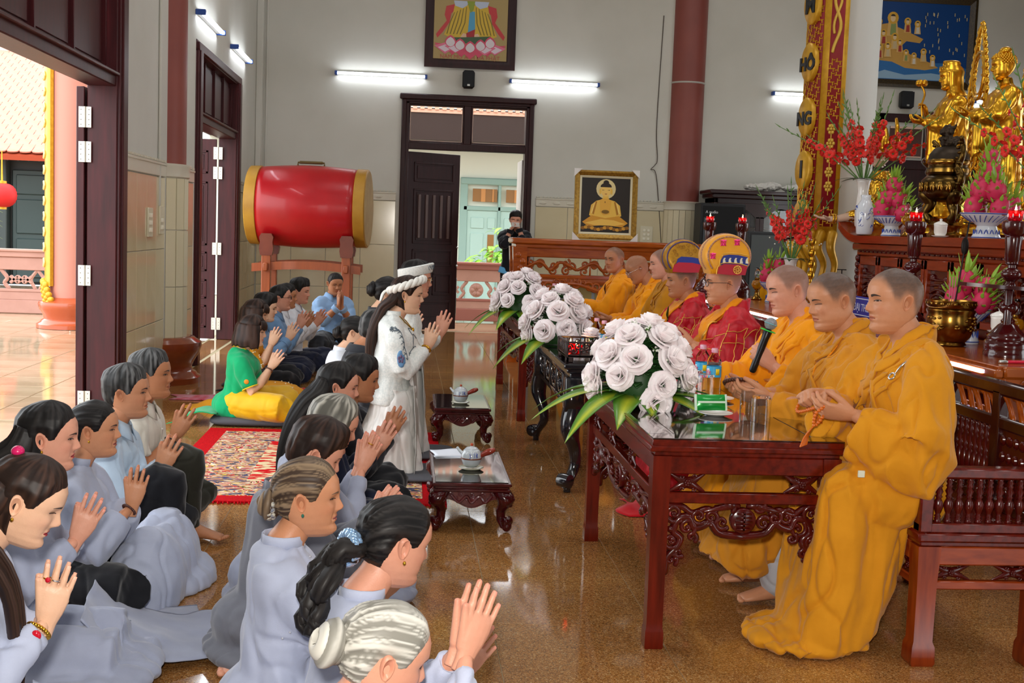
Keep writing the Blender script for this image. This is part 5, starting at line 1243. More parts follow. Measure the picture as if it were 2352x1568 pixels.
for sx in (-1, 1):
 for sy in (-1, 1):
  x, y = sx*.485, sy*.36
  q = MB().box((x-.055, y-.055, 0), (x+.055, y+.055, 1.1), .008); q.build('post', M_std, st)
  q = MB().prism([(-.07, 1.08), (.07, 1.08), (.085, 1.16), (.075, 1.24), (.085, 1.3), (.06, 1.345), (-.06, 1.345), (-.085, 1.3), (-.075, 1.24), (-.085, 1.16)], .13, T=TM((x, y, 0)))
  q.build('cradle_block', mat('stand dark wood', '7c3a26', .35, col2='6a2f1f', nscale=5), st)
for sy in (-1, 1):
 for z in (.92, .2):
  xs = np.linspace(-.66, .66, 15); q = MB().loft([[(x, sy*.36-.03, z-.05+.05*math.cos(x*2.2)), (x, sy*.36+.03, z-.05+.05*math.cos(x*2.2)), (x, sy*.36+.03, z+.05+.05*math.cos(x*2.2)), (x, sy*.36-.03, z+.05+.05*math.cos(x*2.2))] for x in xs]); q.build('crossbar', M_std, st, smooth=30)
for sx in (-1, 1):
 for z in (.94, .2): MB().box((sx*.485-.03, -.5, z-.05), (sx*.485+.03, .5, z+.05), .01).build('side_bar', M_std, st)
# ---- carved console under the seated Buddha picture
cs = empty('altar_console', (2.33, 14.0, 0), 0, 'long orange brown carved console table along the back of the hall', 'table')
MB().box((-1.16, -.32, 1.345), (1.16, .32, 1.41), .02).box((-1.12, -.29, 1.30), (1.12, .29, 1.35), .015).build('top', M_orange, cs)
q = MB().box((-1.1, -.27, 1.2), (1.1, -.22, 1.31), .01).box((-1.0, -.26, .965), (1.0, -.23, 1.01), .008)
q.build('frieze_rail', M_orange, cs)
for s_ in (-1, 1):
 for sy in (-1, 1):
  q = MB().loft([[(s_*1.06+x*k-s_*o, sy*.23+y*k, z) for x, y in ((-.07, -.06), (.07, -.06), (.07, .06), (-.07, .06))] for z, k, o in ((0, 1.2, -.04), (.08, 1.1, -.03), (.2, .8, .02), (.6, .85, .03), (1.0, 1.05, .0), (1.31, 1.15, -.01))])
  for k in range(12): q.ell((s_*1.06+.03*math.sin(k*2.1), sy*.23-.065, .45+.07*k), (.035, .02, .035), 8, 5)
  q.build('leg', M_orange, cs, smooth=50)
q = MB()
for c in (-.72, -.1, .52):
 for k in range(9): scroll(q, (c+.3*math.cos(k*.7)*.8, 1.1+.05*math.sin(k*2.2)), .05, 1.3, k, (-1)**k, .014, -.24)
 q.tube(cr([(c-.3, -.24, 1.07), (c-.12, -.25, 1.15), (c, -.25, 1.06), (c+.12, -.25, 1.15), (c+.3, -.24, 1.07)], 20), .02, 6)
for u in np.linspace(-.95, .95, 20): q.box((u-.02, -.25, .97), (u+.0, -.235, 1.2), .002) if int((u+1)*10) % 7 == 0 else None
q.build('openwork_frieze', M_orange, cs, smooth=180)
q = MB()
for k in range(26):
 x = -.95+1.9*k/25; scroll(q, (x, .9-.05*math.cos(k*PI/6.2)-.03*(k % 2)), .06, 1.3, k, (-1)**k, .016, -.245)
q.tube(cr([(-.98, -.245, .93)]+[(-.95+1.9*k/12, -.245, .86-.05*math.cos(k*PI/3)) for k in range(13)]+[(.98, -.245, .93)], 60), .022, 6); q.box((-.98, -.25, .9), (.98, -.235, .97), .005)
q.build('carved_apron', M_orange, cs, smooth=180)
bd = empty('notice_board', (2.1, 14.42, 0), 0, 'pale yellow framed board leaning behind the carved console', 'board')
MB().box((-.62, 0, .03), (.62, .02, .96), .003).build('panel', mat('board yellow', 'b3a368', .6), bd)
q = MB()
for x in (-.64, .12, .62): q.box((x-.02, -.012, 0), (x+.02, .03, .98), .004)
q.box((-.64, -.012, .94), (.64, .03, .99), .004).box((-.64, -.012, 0), (.64, .03, .05), .004).build('frame', mat('aluminium', '9aa3a6', .4, .6), bd)
# ---- bookcase, loudspeakers
bk = empty('bookcase', (5.2, 17.1, 0), 0, 'dark cabinet bookcase with arched glazed doors by the back wall', 'cabinet')
M_bk = mat('bookcase wood', '2b0f10', .3, coat=.3)
MB().box((-.95, -.28, 0), (.95, .3, .08), .01).box((-.95, .27, .05), (.95, .3, 2.05)).box((-.95, -.26, .05), (-.9, .3, 2.05), .005).box((.9, -.26, .05), (.95, .3, 2.05), .005).box((-.95, -.26, 1.1), (.95, .3, 1.14), .004).box((-.95, -.26, 1.62), (.95, .28, 1.65), .004).box((-.95, -.26, 1.98), (.95, .3, 2.05), .004).build('carcass', M_bk, bk)
MB().box((-1.04, -.36, 2.1), (1.04, .3, 2.16), .02).box((-1.0, -.32, 2.04), (1.0, .3, 2.11), .015).build('cornice', M_bk, bk)
for x0 in (-.9, -.3, .3):
 q = MB(); w_ = .6; arch = [(x0+.06+(w_-.12)*t, 1.78+.14*math.sin(PI*t)) for t in np.linspace(0, 1, 12)]
 q.prism([(x0, 1.98)]+[(x0, 1.78)]+arch+[(x0+w_, 1.78), (x0+w_, 1.98)], .03, T=TM((0, -.27, 0))).box((x0, -.285, .1), (x0+.06, -.255, 1.8), .004).box((x0+w_-.06, -.285, .1), (x0+w_, -.255, 1.8), .004).box((x0, -.285, .08), (x0+w_, -.255, 1.1), .006).box((x0+.1, -.295, .2), (x0+w_-.1, -.28, .98), .012)
 d_ = q.build('door', M_bk, bk); MB().box((x0+.06, -.27, 1.1), (x0+w_-.06, -.266, 1.9)).build('pane', M_glass, d_, smooth=0)
cols = ['737c86', '6b747d', '7d8790', '9c7047', 'a27a50', '7d4a4f', '83545a', '5a5e63', '62656b', '585c60']
x = 5.2-.86
for k, c in enumerate(cols):
 w_ = .052; lb = {'9c': 'tan spined book beside the grey ones in the arched bookcase', 'a2': 'lighter tan book next to the maroon pair in the bookcase', '7d4': 'maroon book in the arched bookcase, next to the tan ones', '83': 'dusty maroon book next to the dark grey volumes'}
 l_ = [v for kk, v in lb.items() if c.startswith(kk)]; pale = c[0] in '67'
 q = MB().box((-w_/2, -.1, 0), (w_/2, .08, .2), .006).box((-w_/2-.001, -.104, .03), (w_/2+.001, -.096, .05)).box((-w_/2-.001, -.104, .15), (w_/2+.001, -.096, .165))
 o = q.build('book', mat('book '+c, c, .6), None, (x+w_/2, 17.1-.12, 1.651)); x += w_+.004
 tag(o, l_[0] if l_ else ('pale grey volume at the left end of the bookcase row' if pale else 'dark grey volume at the right of the bookcase row'), 'book', 'books behind the arched glass')
def text(s_, size, m, parent, loc, rot, name='lettering', ext=.002, align='LEFT', bold=0.):
 c = bpy.data.curves.new(name, 'FONT'); c.body = s_; c.size = size; c.extrude = ext; c.align_x = align; c.materials.append(m); c.offset = bold; c.resolution_u = 3
 o = bpy.data.objects.new(name, c); COL.objects.link(o); o.parent = parent; o.location = loc; o.rotation_euler = rot; return o
def pa_speaker(x, y, z, w_, d_, h_, label, txt=None, c='15171a', grille='0e0f11'):
 e = empty('loudspeaker', (x, y, z), 0, label, 'speaker')
 MB().box((-w_/2, -d_/2, 0), (w_/2, d_/2, h_), .015).build('cabinet', mat('pa '+c, c, .55), e); MB().box((-w_/2+.03, -d_/2-.008, .04), (w_/2-.03, -d_/2, h_-.04), .006).build('grille', mat('pa grille '+grille, grille, .8), e)
 if txt: text(txt, .055, mat('white print', 'd8dade', .5), e, (-w_/2+.06, -d_/2-.012, h_-.14), (PI/2, 0, 0), 'lettering'); MB().box((-w_/2+.04, -d_/2-.012, h_-.56), (-w_/2+.18, -d_/2-.008, h_-.2)).build('label_plate', mat('label grey', '3a4048', .5), e, smooth=0)
 return e
pa_speaker(4.28, 16.65, .98, .62, .4, .98, 'upper black loudspeaker with a white maker mark, beside the bookcase', 'A audio')
pa_speaker(4.22, 16.1, 0, .7, .5, .0+.97, 'lower loudspeaker carrying the smaller black one') if 0 else pa_speaker(4.3, 16.6, 0, .7, .55, .979, 'lower black loudspeaker cabinet under the marked one')
pa_speaker(4.0, 13.6, 0, .42, .4, 1.58, 'slim grey fronted loudspeaker behind the tall red candles', None, '1b1d20', '4c5152')
for k, (x, y, s_, lb) in enumerate(((4.95, 17.05, 1., 'crumpled white sack lying on top of the bookcase'), (5.55, 17.05, 1.3, 'longer folded white sack on the right of the bookcase top'))):
 mb = MB(); mb.ell((0, 0, .06), (.24*s_, .18, .06), 20, 8).ell((.16*s_, .03, .08), (.16, .14, .06), 16, 8); V, F = remesh(mb, .014, 1); V = drape(V, F, .02, (18, 18, 18), .5, k*4.); V[:, 2] = np.maximum(V[:, 2], 0)
 q = MB(); q.add(V, F.tolist()); tag(q.build('white_sack', mat('white sacking', 'cfccc4', .8), None, (x, y, 2.16), smooth=180), lb, 'sack')
# ---- pictures
def flat(mb, pts, d, m): mb.add([(x, -d, z) for x, z in pts], [tuple(range(len(pts)))[::-1]], m); return mb
def oval(c, rx, rz, n=20, a0=0, a1=2*PI): return [(c[0]+rx*math.cos(a), c[1]+rz*math.sin(a)) for a in np.linspace(a0, a1, n, endpoint=a1-a0 < 6)]
def frame(e, w_, h_, t, d, m, name='frame', prof=.35):
 q = MB(); R = []
 for o, y in ((0, 0), (0, -d), (t*prof, -d*1.15), (t*.75, -d*.8), (t, -d*.55), (t, 0)): R.append([(-w_/2+o, y, -h_/2+o), (w_/2-o, y, -h_/2+o), (w_/2-o, y, h_/2-o), (-w_/2+o, y, h_/2-o)])
 q.loft(R, cap=False); return q.build(name, m, e, smooth=30)
PM = {}
def pm(c):
 if c not in PM: PM[c] = mat('print '+c, c, .35)
 return PM[c]
class Paint:
 def __init__(s): s.mb = MB(); s.cols = []; s.d = 0.
 def p(s, c, pts):
  if c not in s.cols: s.cols.append(c)
  s.d += .00025; flat(s.mb, pts, s.d, s.cols.index(c)); return s
 def done(s, e, y=0., name='print'): o = s.mb.build(name, [pm(c) for c in s.cols], e, smooth=0); o.location = (0, y, 0); return o
# (1) standing figure over a lotus
e = empty('framed_picture', (.79, YB, 4.6), 0, 'tall dark framed picture of robes above a pink lotus, over the doorway', 'picture')
frame(e, 1.275, 1.74, .125, .05, M_dwood2)
P = Paint(); W2, H2 = .515, .75; P.p('a8925c', [(-W2, -H2), (W2, -H2), (W2, H2), (-W2, H2)])
L0 = lambda x, z: (x*1.03, -.745+z)
for s_ in (-1, 1):
 P.p('c0393c', [(s_*a, b) for a, b in (L0(.23, .75), L0(.34, .72), L0(.36, .6), L0(.33, .52), L0(.42, .4), L0(.47, .33), L0(.45, .28), L0(.38, .36), L0(.29, .5), L0(.27, .62), L0(.2, .7))][::s_])
 P.p('cfae34', [(s_*a, b) for a, b in (L0(.02, .74), L0(.22, .78), L0(.26, .55), L0(.36, .33), L0(.3, .3), L0(.12, .3), L0(.02, .36))][::s_])
 for k in range(5): P.p('7c6a1e', [(s_*a, b) for a, b in (L0(.06+.04*k, .72-.02*k), L0(.07+.04*k, .72-.02*k), L0(.09+.05*k, .5), L0(.15+.045*k, .34), L0(.135+.045*k, .34), L0(.075+.05*k, .5))][::s_])
 P.p('b8c4d8', [(s_*a, b) for a, b in (L0(.03, .8), L0(.24, .8), L0(.22, .73), L0(.12, .7), L0(.06, .74))][::s_]); P.p('d9b38f', [(s_*a, b) for a, b in (L0(.03, .34), L0(.1, .36), L0(.16, .27), L0(.1, .25))][::s_])
P.p('4f9cc0', [L0(-.02, .66), L0(.05, .66), L0(.06, .4), L0(-.04, .34)]); P.p('8a9c2c', [L0(-.06, .8), L0(.05, .8), L0(.03, .68), L0(-.01, .64)]); P.p('a3242c', [L0(-.06, .36), L0(.06, .42), L0(.05, .3), L0(-.05, .27)]); P.p('3f5b3c', [L0(-.26, .29), L0(.28, .33), L0(.26, .22), L0(-.2, .22)])
def petal(c, w_, h_, col1, col2):
 o = [(c[0]-w_*math.sin(PI*t)**.7*(1-.25*t), c[1]+h_*(t-.5)) for t in np.linspace(0, 1, 9)]+[(c[0]+w_*math.sin(PI*t)**.7*(1-.25*t), c[1]+h_*(t-.5)) for t in np.linspace(1, 0, 9)]
 P.p(col1, o); P.p(col2, [((x-c[0])*.82+c[0], (z-c[1])*.8+c[1]-h_*.06) for x, z in o])
for k in range(7): x = -.36+.12*k; P.p('cf4a66', [L0(x-.13, .12+.03*abs(k-3)), L0(x, .0+.025*abs(k-3)), L0(x+.13, .12+.03*abs(k-3)), L0(x, .2)])
for k, x in enumerate((-.34, .34, -.2, .2)): P.p('d9708c', [L0(x-.15, .14+.03), L0(x, .06+.01*k % .03), L0(x+.15, .17), L0(x, .22)]); P.p('d9c9d4', [L0(x-.1, .15), L0(x, .09), L0(x+.1, .15), L0(x, .19)])
for x, z in ((-.27, .24), (.27, .24), (-.14, .2), (.14, .2), (0, .17)): petal(L0(x, z), .088, .17, 'cf4a66', 'd8cfd4')
P.done(e, -.03)
text('NAM MÔ A DI ĐÀ PHẬT', .078, mat('red caption', 'b8554a', .5), e, (0, -.036, -.742), (PI/2, 0, 0), ext=.0005, align='CENTER')
# (2) seated golden figure, leaning on the console
e = empty('framed_picture', (2.285, 14.2, 1.82), 0, 'gold framed picture of a seated golden Buddha with a pale halo, standing on the console', 'picture'); e.rotation_euler = (-.05, 0, 0)
M_gf = mat('gilt moulding', 'a8812f', .4, .5, col2='7c5a1c', nscale=40)
frame(e, .74, .80, .06, .04, M_gf); frame(e, .63, .69, .035, .02, mat('pale slip', 'cfc6a4', .5), 'slip')
for sx in (-1, 1):
 for sz in (-1, 1): MB().prism([(sx*.385, sz*.415), (sx*.29, sz*.415), (sx*.385, sz*.32)][::sx*sz], .02, T=TM((0, -.05, 0))).build('corner_guard', mat('corner white', 'd8d4cf', .6), e, smooth=0)
P = Paint(); P.p('26211c', [(-.29, -.32), (.29, -.32), (.29, .32), (-.29, .32)]); P.p('d6c48c', oval((0, .19), .115, .115)); P.p('e0b44a', [(-.03, .12), (.03, .12), (.035, .07), (.11, .05), (.17, -.0), (.19, -.12), (.14, -.14), (.0, -.15), (-.14, -.14), (-.19, -.12), (-.17, 0), (-.11, .05), (-.035, .07)])
P.p('c98f2a', [(-.27, -.2), (-.16, -.12), (0, -.15), (.16, -.12), (.27, -.2), (.2, -.25), (0, -.23), (-.2, -.25)]); P.p('e2b650', [(-.24, -.21), (-.05, -.16), (.1, -.17), (.24, -.21), (.12, -.235), (-.12, -.235)])
P.p('dba53e', [(-.07, .06), (-.03, .08), (.03, .08), (.07, .05), (.05, -.1), (-.02, -.12), (-.06, -.08)]); P.p('e6bd63', oval((0, .175), .062, .075)); P.p('2a1d16', oval((0, .215), .066, .045, 20, -.1, PI+.1)); P.p('2a1d16', oval((0, .262), .034, .03))
for s_ in (-1, 1):
 P.p('3a2614', [(s_*.012, .176), (s_*.044, .18), (s_*.044, .173)][::s_]); P.p('e0b44a', oval((s_*.067, .16), .011, .035)); P.p('a8711c', [(s_*.1, .04), (s_*.115, .045), (s_*.155, -.1), (s_*.135, -.11)][::s_]); P.p('f0d27a', [(s_*.125, .03), (s_*.135, .025), (s_*.17, -.09), (s_*.16, -.1)][::s_])
P.p('8c3a22', [(-.015, .135), (.015, .135), (.008, .127), (-.008, .127)]); P.p('7a5a1c', oval((0, -.075), .045, .022)); P.p('2a1d16', [(-.012, .045), (-.004, .045), (-.004, .028), (-.012, .028)])
for k in range(15): P.p('c7922e' if k % 2 else '8a5c18', oval((-.26+.037*k, -.27+.012*math.sin(k)), .026, .02, 10))
P.done(e, -.014)
# (3) blue painting
e = empty('framed_picture', (7.3, YB, 4.42), 0, 'wide blue painting of haloed figures on clouds, behind the gold statues', 'picture')
frame(e, 1.66, 1.32, .11, .05, mat('black gilt frame', '1d1712', .35, col2='4a3a1a', nscale=60), 'frame'); P = Paint()
P.p('12417f', [(-.73, -.56), (.73, -.56), (.73, .56), (-.73, .56)]); P.p('2f6ca8', [(-.73, -.35), (-.3, -.18), (.1, -.3), (.5, -.28), (.73, -.36), (.73, -.56), (-.73, -.56)]); P.p('8fb0c9', [(-.73, -.5), (-.5, -.42), (-.2, -.48), (.2, -.44), (.73, -.5), (.73, -.54), (-.73, -.54)])
P.p('c79a4c', [(-.7, .2), (-.5, .24), (-.3, .18), (-.1, .1), (.05, .04), (.0, -.02), (-.2, .0), (-.3, -.1), (-.1, -.2), (.2, -.3), (.3, -.36), (.1, -.4), (-.2, -.38), (-.4, -.3), (-.7, -.28)])
rr = random.Random(5)
for x, z, s_ in ((-.42, .32, 1.6), (-.62, .26, .9), (-.2, .28, 1), (-.05, .25, .9), (-.66, .12, 1), (-.55, .1, 1), (-.38, .05, 1.1), (-.3, -.02, .9), (-.2, -.16, .8), (-.08, -.2, .8), (.06, -.14, .9), (.2, -.22, .8), (-.6, -.1, 1), (-.48, -.08, 1)):
 P.p('d9b06a', [(x-.05*s_, z-.16*s_), (x-.04*s_, z-.03*s_), (x+.04*s_, z-.03*s_), (x+.06*s_, z-.16*s_)]); P.p(('a33a32', 'c9b48a', '8a9a5c', 'd8d0c0')[rr.randrange(4)], [(x-.02*s_, z-.15*s_), (x-.015*s_, z-.04*s_), (x+.03*s_, z-.05*s_), (x+.035*s_, z-.15*s_)]); P.p('d9a83c', oval((x, z), .052*s_, .055*s_, 14)); P.p('e3c79a', oval((x, z-.005), .024*s_, .032*s_, 10)); P.p('2a2420', oval((x, z+.015*s_), .022*s_, .018*s_, 10, 0, PI))
for k in range(34): x = rr.uniform(.05, .68); z = rr.uniform(-.2, .4); P.p('c9b98c', [(x, z), (x+.012, z), (x+.012, z+.045), (x, z+.045)])
P.done(e, -.02); frame(e, 1.45, 1.11, .012, .012, mat('thin blue line', '7fa8d0', .5), 'slip')
# ---- rugs
def rug(cx, cy, w_, l_, rz, label):
 e = empty('rug', (cx, cy, 0), rz, label, 'rug'); q = MB().box((-w_/2, -l_/2, 0), (w_/2, l_/2, .012), .004); q.build('border', mat('rug red', 'c80a16', .95, col2='a80812', nscale=60, bump=.6, bscale=160, spec=.1), e)
 m, N, L, b = nt('rug weave') if 'rug weave' not in MATS else (None,)*4
 if m:
  MATS['rug weave'] = m; tc = N.new('ShaderNodeTexCoord'); mp = N.new('ShaderNodeMapping'); mp.inputs['Scale'].default_value = (3.6, 8, 1); L.new(tc.outputs['Object'], mp.inputs[0])
  n = N.new('ShaderNodeTexNoise'); n.inputs['Scale'].default_value = 1.5; n.inputs['Detail'].default_value = 2; n.inputs['Distortion'].default_value = 2.2; L.new(mp.outputs[0], n.inputs['Vector'])
  r = N.new('ShaderNodeValToRGB'); r.color_ramp.interpolation = 'CONSTANT'; L.new(n.outputs['Fac'], r.inputs[0]); els = r.color_ramp.elements
  for k, (p_, c) in enumerate(((0, '15172e'), (.36, '1f2a6b'), (.42, 'b8860b'), (.46, 'd8cdb4'), (.5, 'c01a1e'), (.55, '15151f'), (.585, 'd8b23c'), (.62, 'e0d8c6'), (.67, 'b01820'))):
   el = els[0] if k == 0 else els[1] if k == 1 else els.new(p_); el.position = p_; el.color = (*H(c), 1)
  L.new(r.outputs[0], b.inputs['Base Color']); b.inputs['Roughness'].default_value = .95
 m = MATS['rug weave']; MB().box((-w_/2+.13, -l_/2+.13, .004), (w_/2-.13, l_/2-.13, .0145), .003).build('pattern_field', m, e)
 MB().box((-w_*.2, -l_*.28, .006), (w_*.2, l_*.28, .0155), .003).build('centre_field', mat('rug centre', 'c20d16', .95, col2='d8c49a', nscale=9, stretch=(1, 2.6, 1), namt=.1, spec=.1), e)
 q = MB()
 for k in range(int(w_/.018)):
  for s_ in (-1, 1): x = -w_/2+.018*k+rnd.uniform(0, .008); q.tube([(x, s_*(l_/2-.01), .008), (x+rnd.uniform(-.01, .01), s_*(l_/2+.035), .005)], .004, 4, rnd_=False)
 f = q.build('fringe', mat('rug red', ''), e, smooth=0); f['kind'] = 'stuff'
rug(-.56, 7.62, 1.62, 2.3, .0, 'red bordered carpet with a dark busy pattern in the gap before the green dressed woman')
M_cush = mat('grey cushion', '4f4f55', .9, bump=.2, bscale=300)
def cushion(x, y, w_, l_, h_, label, rz=0., m=None, z=0.):
 mb = MB(); mb.ell((0, 0, h_/2), (w_/2, l_/2, h_/2*1.05), 28, 10); V, F = remesh(mb, .02, 0)
 q = MB(); nx = 22; G = []
 for i in range(nx+1):
  a = -PI/2+PI*i/nx; G.append([(w_/2*np.sign(math.cos(t))*abs(math.cos(t))**.35*math.cos(a)**.4, l_/2*np.sign(math.sin(t))*abs(math.sin(t))**.35*math.cos(a)**.4, h_/2+h_/2*np.sign(math.sin(a))*abs(math.sin(a))**.8) for t in np.arange(40)*2*PI/40])
 q.loft(G); return tag(q.build('floor_cushion', m or M_cush, None, (x, y, z), (0, 0, rz), smooth=180), label, 'cushion')
# ---------------------------------------------------------------- flowers, bottles and offerings
M_petal = mat('rose petal', 'fffafa', .6, col2='fdeef0', nscale=30, sheen=.1, sss=.0)
M_leafd = mat('rose leaf', '2f5a2a', .45, col2='23491f', nscale=12)
M_dra = mat('striped leaf', (1, 1, 1), .35, attr='col', coat=.2)
def rose_mesh(seed, open_=1.):
 r = random.Random(seed); q = MB()
 for ring, (n, R, h, tilt, w_) in enumerate(((3, .008, .026, .15, .02), (4, .014, .026, .3, .024), (5, .02, .025, .55, .028), (6, .025, .022, .95, .032), (7, .028, .018, 1.25, .034))):
  for k in range(n):
   a = 2*PI*(k+.5*(ring % 2))/n+r.uniform(-.15, .15); tt = tilt*open_+r.uniform(-.08, .08); G = []
   for u in np.linspace(0, 1, 5):
    row = []
    for v in np.linspace(-1, 1, 5):
     ww = w_*(.35+.85*math.sin(PI*min(.62, u*.62)))*(1-.25*max(0, u-.7)*3*abs(v)**2); an = v*.75
     rad = .004+R*(.25+.75*u)+h*u*math.sin(tt)*.9-(.006*(v*v))*(1 if ring > 1 else .4)+.006*max(0, u-.75)*4*(ring > 1); z = h*u*math.cos(tt*.8)*1.45-.004*max(0, u-.8)*5*(ring > 2)
     row.append((math.cos(a)*rad-math.sin(a)*ww*v, math.sin(a)*rad+math.cos(a)*ww*v, z+r.uniform(-.0008, .0008)-.012*(ring-2)*.35+.018))
    G.append(row)
   q.sheet(G, .0009)
 q.ell((0, 0, .008), (.014, .014, .014), 10, 6, m=1)
 return q.mesh('rose', [M_petal, M_leafd], 180)
ROSE = [rose_mesh(1), rose_mesh(2, 1.15), rose_mesh(3, .85)]
M_core = mat('rose heart', 'd9a562', .6); q = MB()
def arrangement(x, y, z, label, leaves, s=1., rz=0.):
 e = empty('rose_arrangement', (x, y, z), rz, label, 'flowers')
 r = random.Random(int(x*100+y*10)); k = 0
 MB().lathe([(.10, 0), (.115, .01), (.11, .035), (.02, .04)], 20).build('dish', mat('dish green', '2c3d2c', .5), e)
 mnt = MB()
 for i in range(90):
  a = r.uniform(0, 2*PI); el = r.uniform(.02, 1.3); R = .135*s; p = (R*math.cos(a)*math.cos(el)*1.0, R*math.sin(a)*math.cos(el)*1.0, .05+.2*s*math.sin(el)); leafq(mnt, p, (math.cos(a)*math.cos(el), math.sin(a)*math.cos(el), .4*math.sin(el)), .07, .045, 4, .25)
 mnt.ell((0, 0, .09), (.12*s, .12*s, .15*s), 16, 8); f = mnt.build('greenery', M_leafd, e, smooth=180); f['kind'] = 'stuff'
 for el, n, off in ((1.45, 1, 0), (1.02, 5, .3), (.58, 7, 0), (.2, 8, .3), (-.05, 4, .1)):
  for i in range(n):
   a = 2*PI*(i+off)/n+r.uniform(-.12, .12); e2 = el+r.uniform(-.1, .08); R = .165*s+r.uniform(-.012, .015)
   d = Vector((math.cos(a)*math.cos(e2), math.sin(a)*math.cos(e2), math.sin(e2)*1.0)); p = Vector((d.x*R, d.y*R, .07+d.z*.235*s))
   o = ob('rose', ROSE[r.randrange(3)], e, p, d.to_track_quat('Z', 'Y').to_euler(), s*r.uniform(1.1, 1.32))
 bb = MB()
 for i in range(46):
  a = r.uniform(0, 2*PI); el = r.uniform(.1, 1.35); R = .175*s; p = np.array((R*math.cos(a)*math.cos(el), R*math.sin(a)*math.cos(el), .07+.275*s*math.sin(el)))
  d = p/np.linalg.norm(p); bb.tube([p-d*.06, p], .0012, 4, m=1)
  for j in range(5): bb.ell(p+np.array((r.uniform(-.014, .014), r.uniform(-.014, .014), r.uniform(-.008, .012))), (.0048, .0048, .0055), 6, 4)
  leafq(bb, p-d*.01, (r.uniform(-1, 1), r.uniform(-1, 1), .5), .03, .013, 3, .2, m=1)
 f = bb.build('filler_flowers', [mat('white filler', 'eef0e4', .6), mat('filler green', '5f8a3f', .5)], e, smooth=180); f['kind'] = 'stuff'
 for (a, L_, w_, rise, droop) in leaves:
  q = MB(); g1, g2 = H('3f7a25'), H('b8c030'); leafq(q, (math.cos(a)*.07, math.sin(a)*.07, .045), (math.cos(a), math.sin(a), rise), L_, w_*1.45, 12, droop, col=(g1, g2), fold=.2); q.build('leaf', M_dra, e, smooth=180)
 return e
arrangement(1.0, 5.10, .778, 'nearest white rose arrangement, on the near end table', [(2.75, .42, .085, .3, .55), (3.35, .42, .08, .25, .5), (3.85, .40, .075, .2, .62), (4.3, .30, .085, .15, .5), (4.75, .22, .075, .1, .4), (5.4, .30, .075, .1, .3), (5.9, .34, .07, .15, .28), (.3, .34, .075, .2, .3), (.9, .3, .07, .2, .3), (1.9, .3, .07, .3, .4)], 1.04)
arrangement(1.0, 7.95, .75, 'middle white rose arrangement behind the carved tray on the black table', [(3.0, .36, .09, .25, .6), (3.5, .4, .1, .2, .68), (4.0, .34, .09, .2, .62), (.4, .3, .07, .2, .3), (5.5, .3, .07, .1, .3), (1.6, .3, .07, .3, .3)], 1.08)
arrangement(.97, 10.25, .778, 'farthest white rose arrangement, on the third table', [(3.0, .42, .09, .25, .65), (3.5, .42, .1, .2, .7), (4.1, .34, .09, .1, .55), (4.7, .26, .08, .0, .4), (.3, .3, .07, .1, .3), (5.6, .26, .07, .1, .3)], 1.08)
M_pet = mat('clear bottle', 'fafdff', .02, trans=1., ior=1.05); M_lab = mat('bottle label', '3fa8d8', .35); M_cap = mat('pink white cap', 'e8c9d4', .4, col2='d85a86', nscale=40)
def bottle(x, y, z, label, rz=0., s=1., group=None):
 e = empty('water_bottle', (x, y, z), rz, label, 'bottle', group)
 rib = [(.031*s*(1-.035*(k % 2)), .012*s+k*.009*s) for k in range(7)]
 MB().lathe([(.024*s, 0), (.030*s, .004*s)]+rib+[(.032*s, .078*s), (.032*s, .128*s), (.030*s, .135*s), (.0315*s, .142*s), (.029*s, .156*s), (.02*s, .172*s), (.0125*s, .182*s), (.0125*s, .19*s)], 24).build('body', M_pet, e, smooth=60)
 e2 = np.linspace(0, 2*PI, 25); MB().loft([np.stack([np.cos(e2[:-1])*.0326*s, np.sin(e2[:-1])*.0326*s, np.full(24, zz*s)], 1) for zz in (.08, .127)], cap=False).build('label', M_lab, e, smooth=180)
 MB().lathe([(.0145*s, .186*s), (.0152*s, .19*s), (.015*s, .202*s), (.013*s, .205*s)], 18).build('cap', M_cap, e, smooth=50)
 lab = [c for c in COL.objects if c.parent is e and c.name.startswith('label')][0]
 for a, col, w_ in ((-1.2, 'f2d21e', .55), (-2.6, 'e6eef2', .5)):
  t = np.linspace(a-w_/2, a+w_/2, 5); MB().sheet([[(math.cos(i)*.0331*s, math.sin(i)*.0331*s, zz*s) for i in t] for zz in (.09, .117)], .0005).build('label_patch', mat('label '+col, col, .4), lab, smooth=180)
 text('life', .024*s, mat('label red', 'd0265a', .4), e, (-.034*s*.9+.004, -.0325*s*.5-.004, .096*s), (PI/2, 0, -.9), 'lettering', .0006, 'CENTER')
 return e
bottle(1.415, 5.46, .778, 'nearer of the two water bottles by the green packet', -.1, 1.05); bottle(1.40, 5.62, .778, 'water bottle standing just behind the nearer one by the green packet', -.3, 1.05)
bottle(1.26, 5.72, .778, 'water bottle half hidden by the nearest roses, in front of the red robe') if 1 else 0
bottle(1.20, 7.30, .75, 'front water bottle beside the carved tray', 0, 1.08); bottle(1.185, 7.5, .75, 'rear water bottle beside the carved tray', .4, 1.08)
bottle(1.13, 10.05, .778, 'water bottle on a saucer beside the farthest roses', .3, 1.15); bottle(1.37, 11.3, .778, 'white capped water bottle at the far corner of the third table', .3, 1.15)
M_gl = mat('drinking glass', 'ffffff', .01, trans=1., ior=1.45)
def tumbler(x, y, z, label, s=1., up=False, group=None):
 pr = [(.001, .084), (.03, .083), (.0325, .07), (.0325, 0), (.0345, 0), (.0355, .07), (.0345, .088), (.030, .095), (.001, .0952)]
 q = MB().lathe([(r*s, zz*s) for r, zz in pr], 28)
 return tag(q.build('drinking_glass', M_gl, None, (x, y, z), smooth=50), label, 'glass', group)
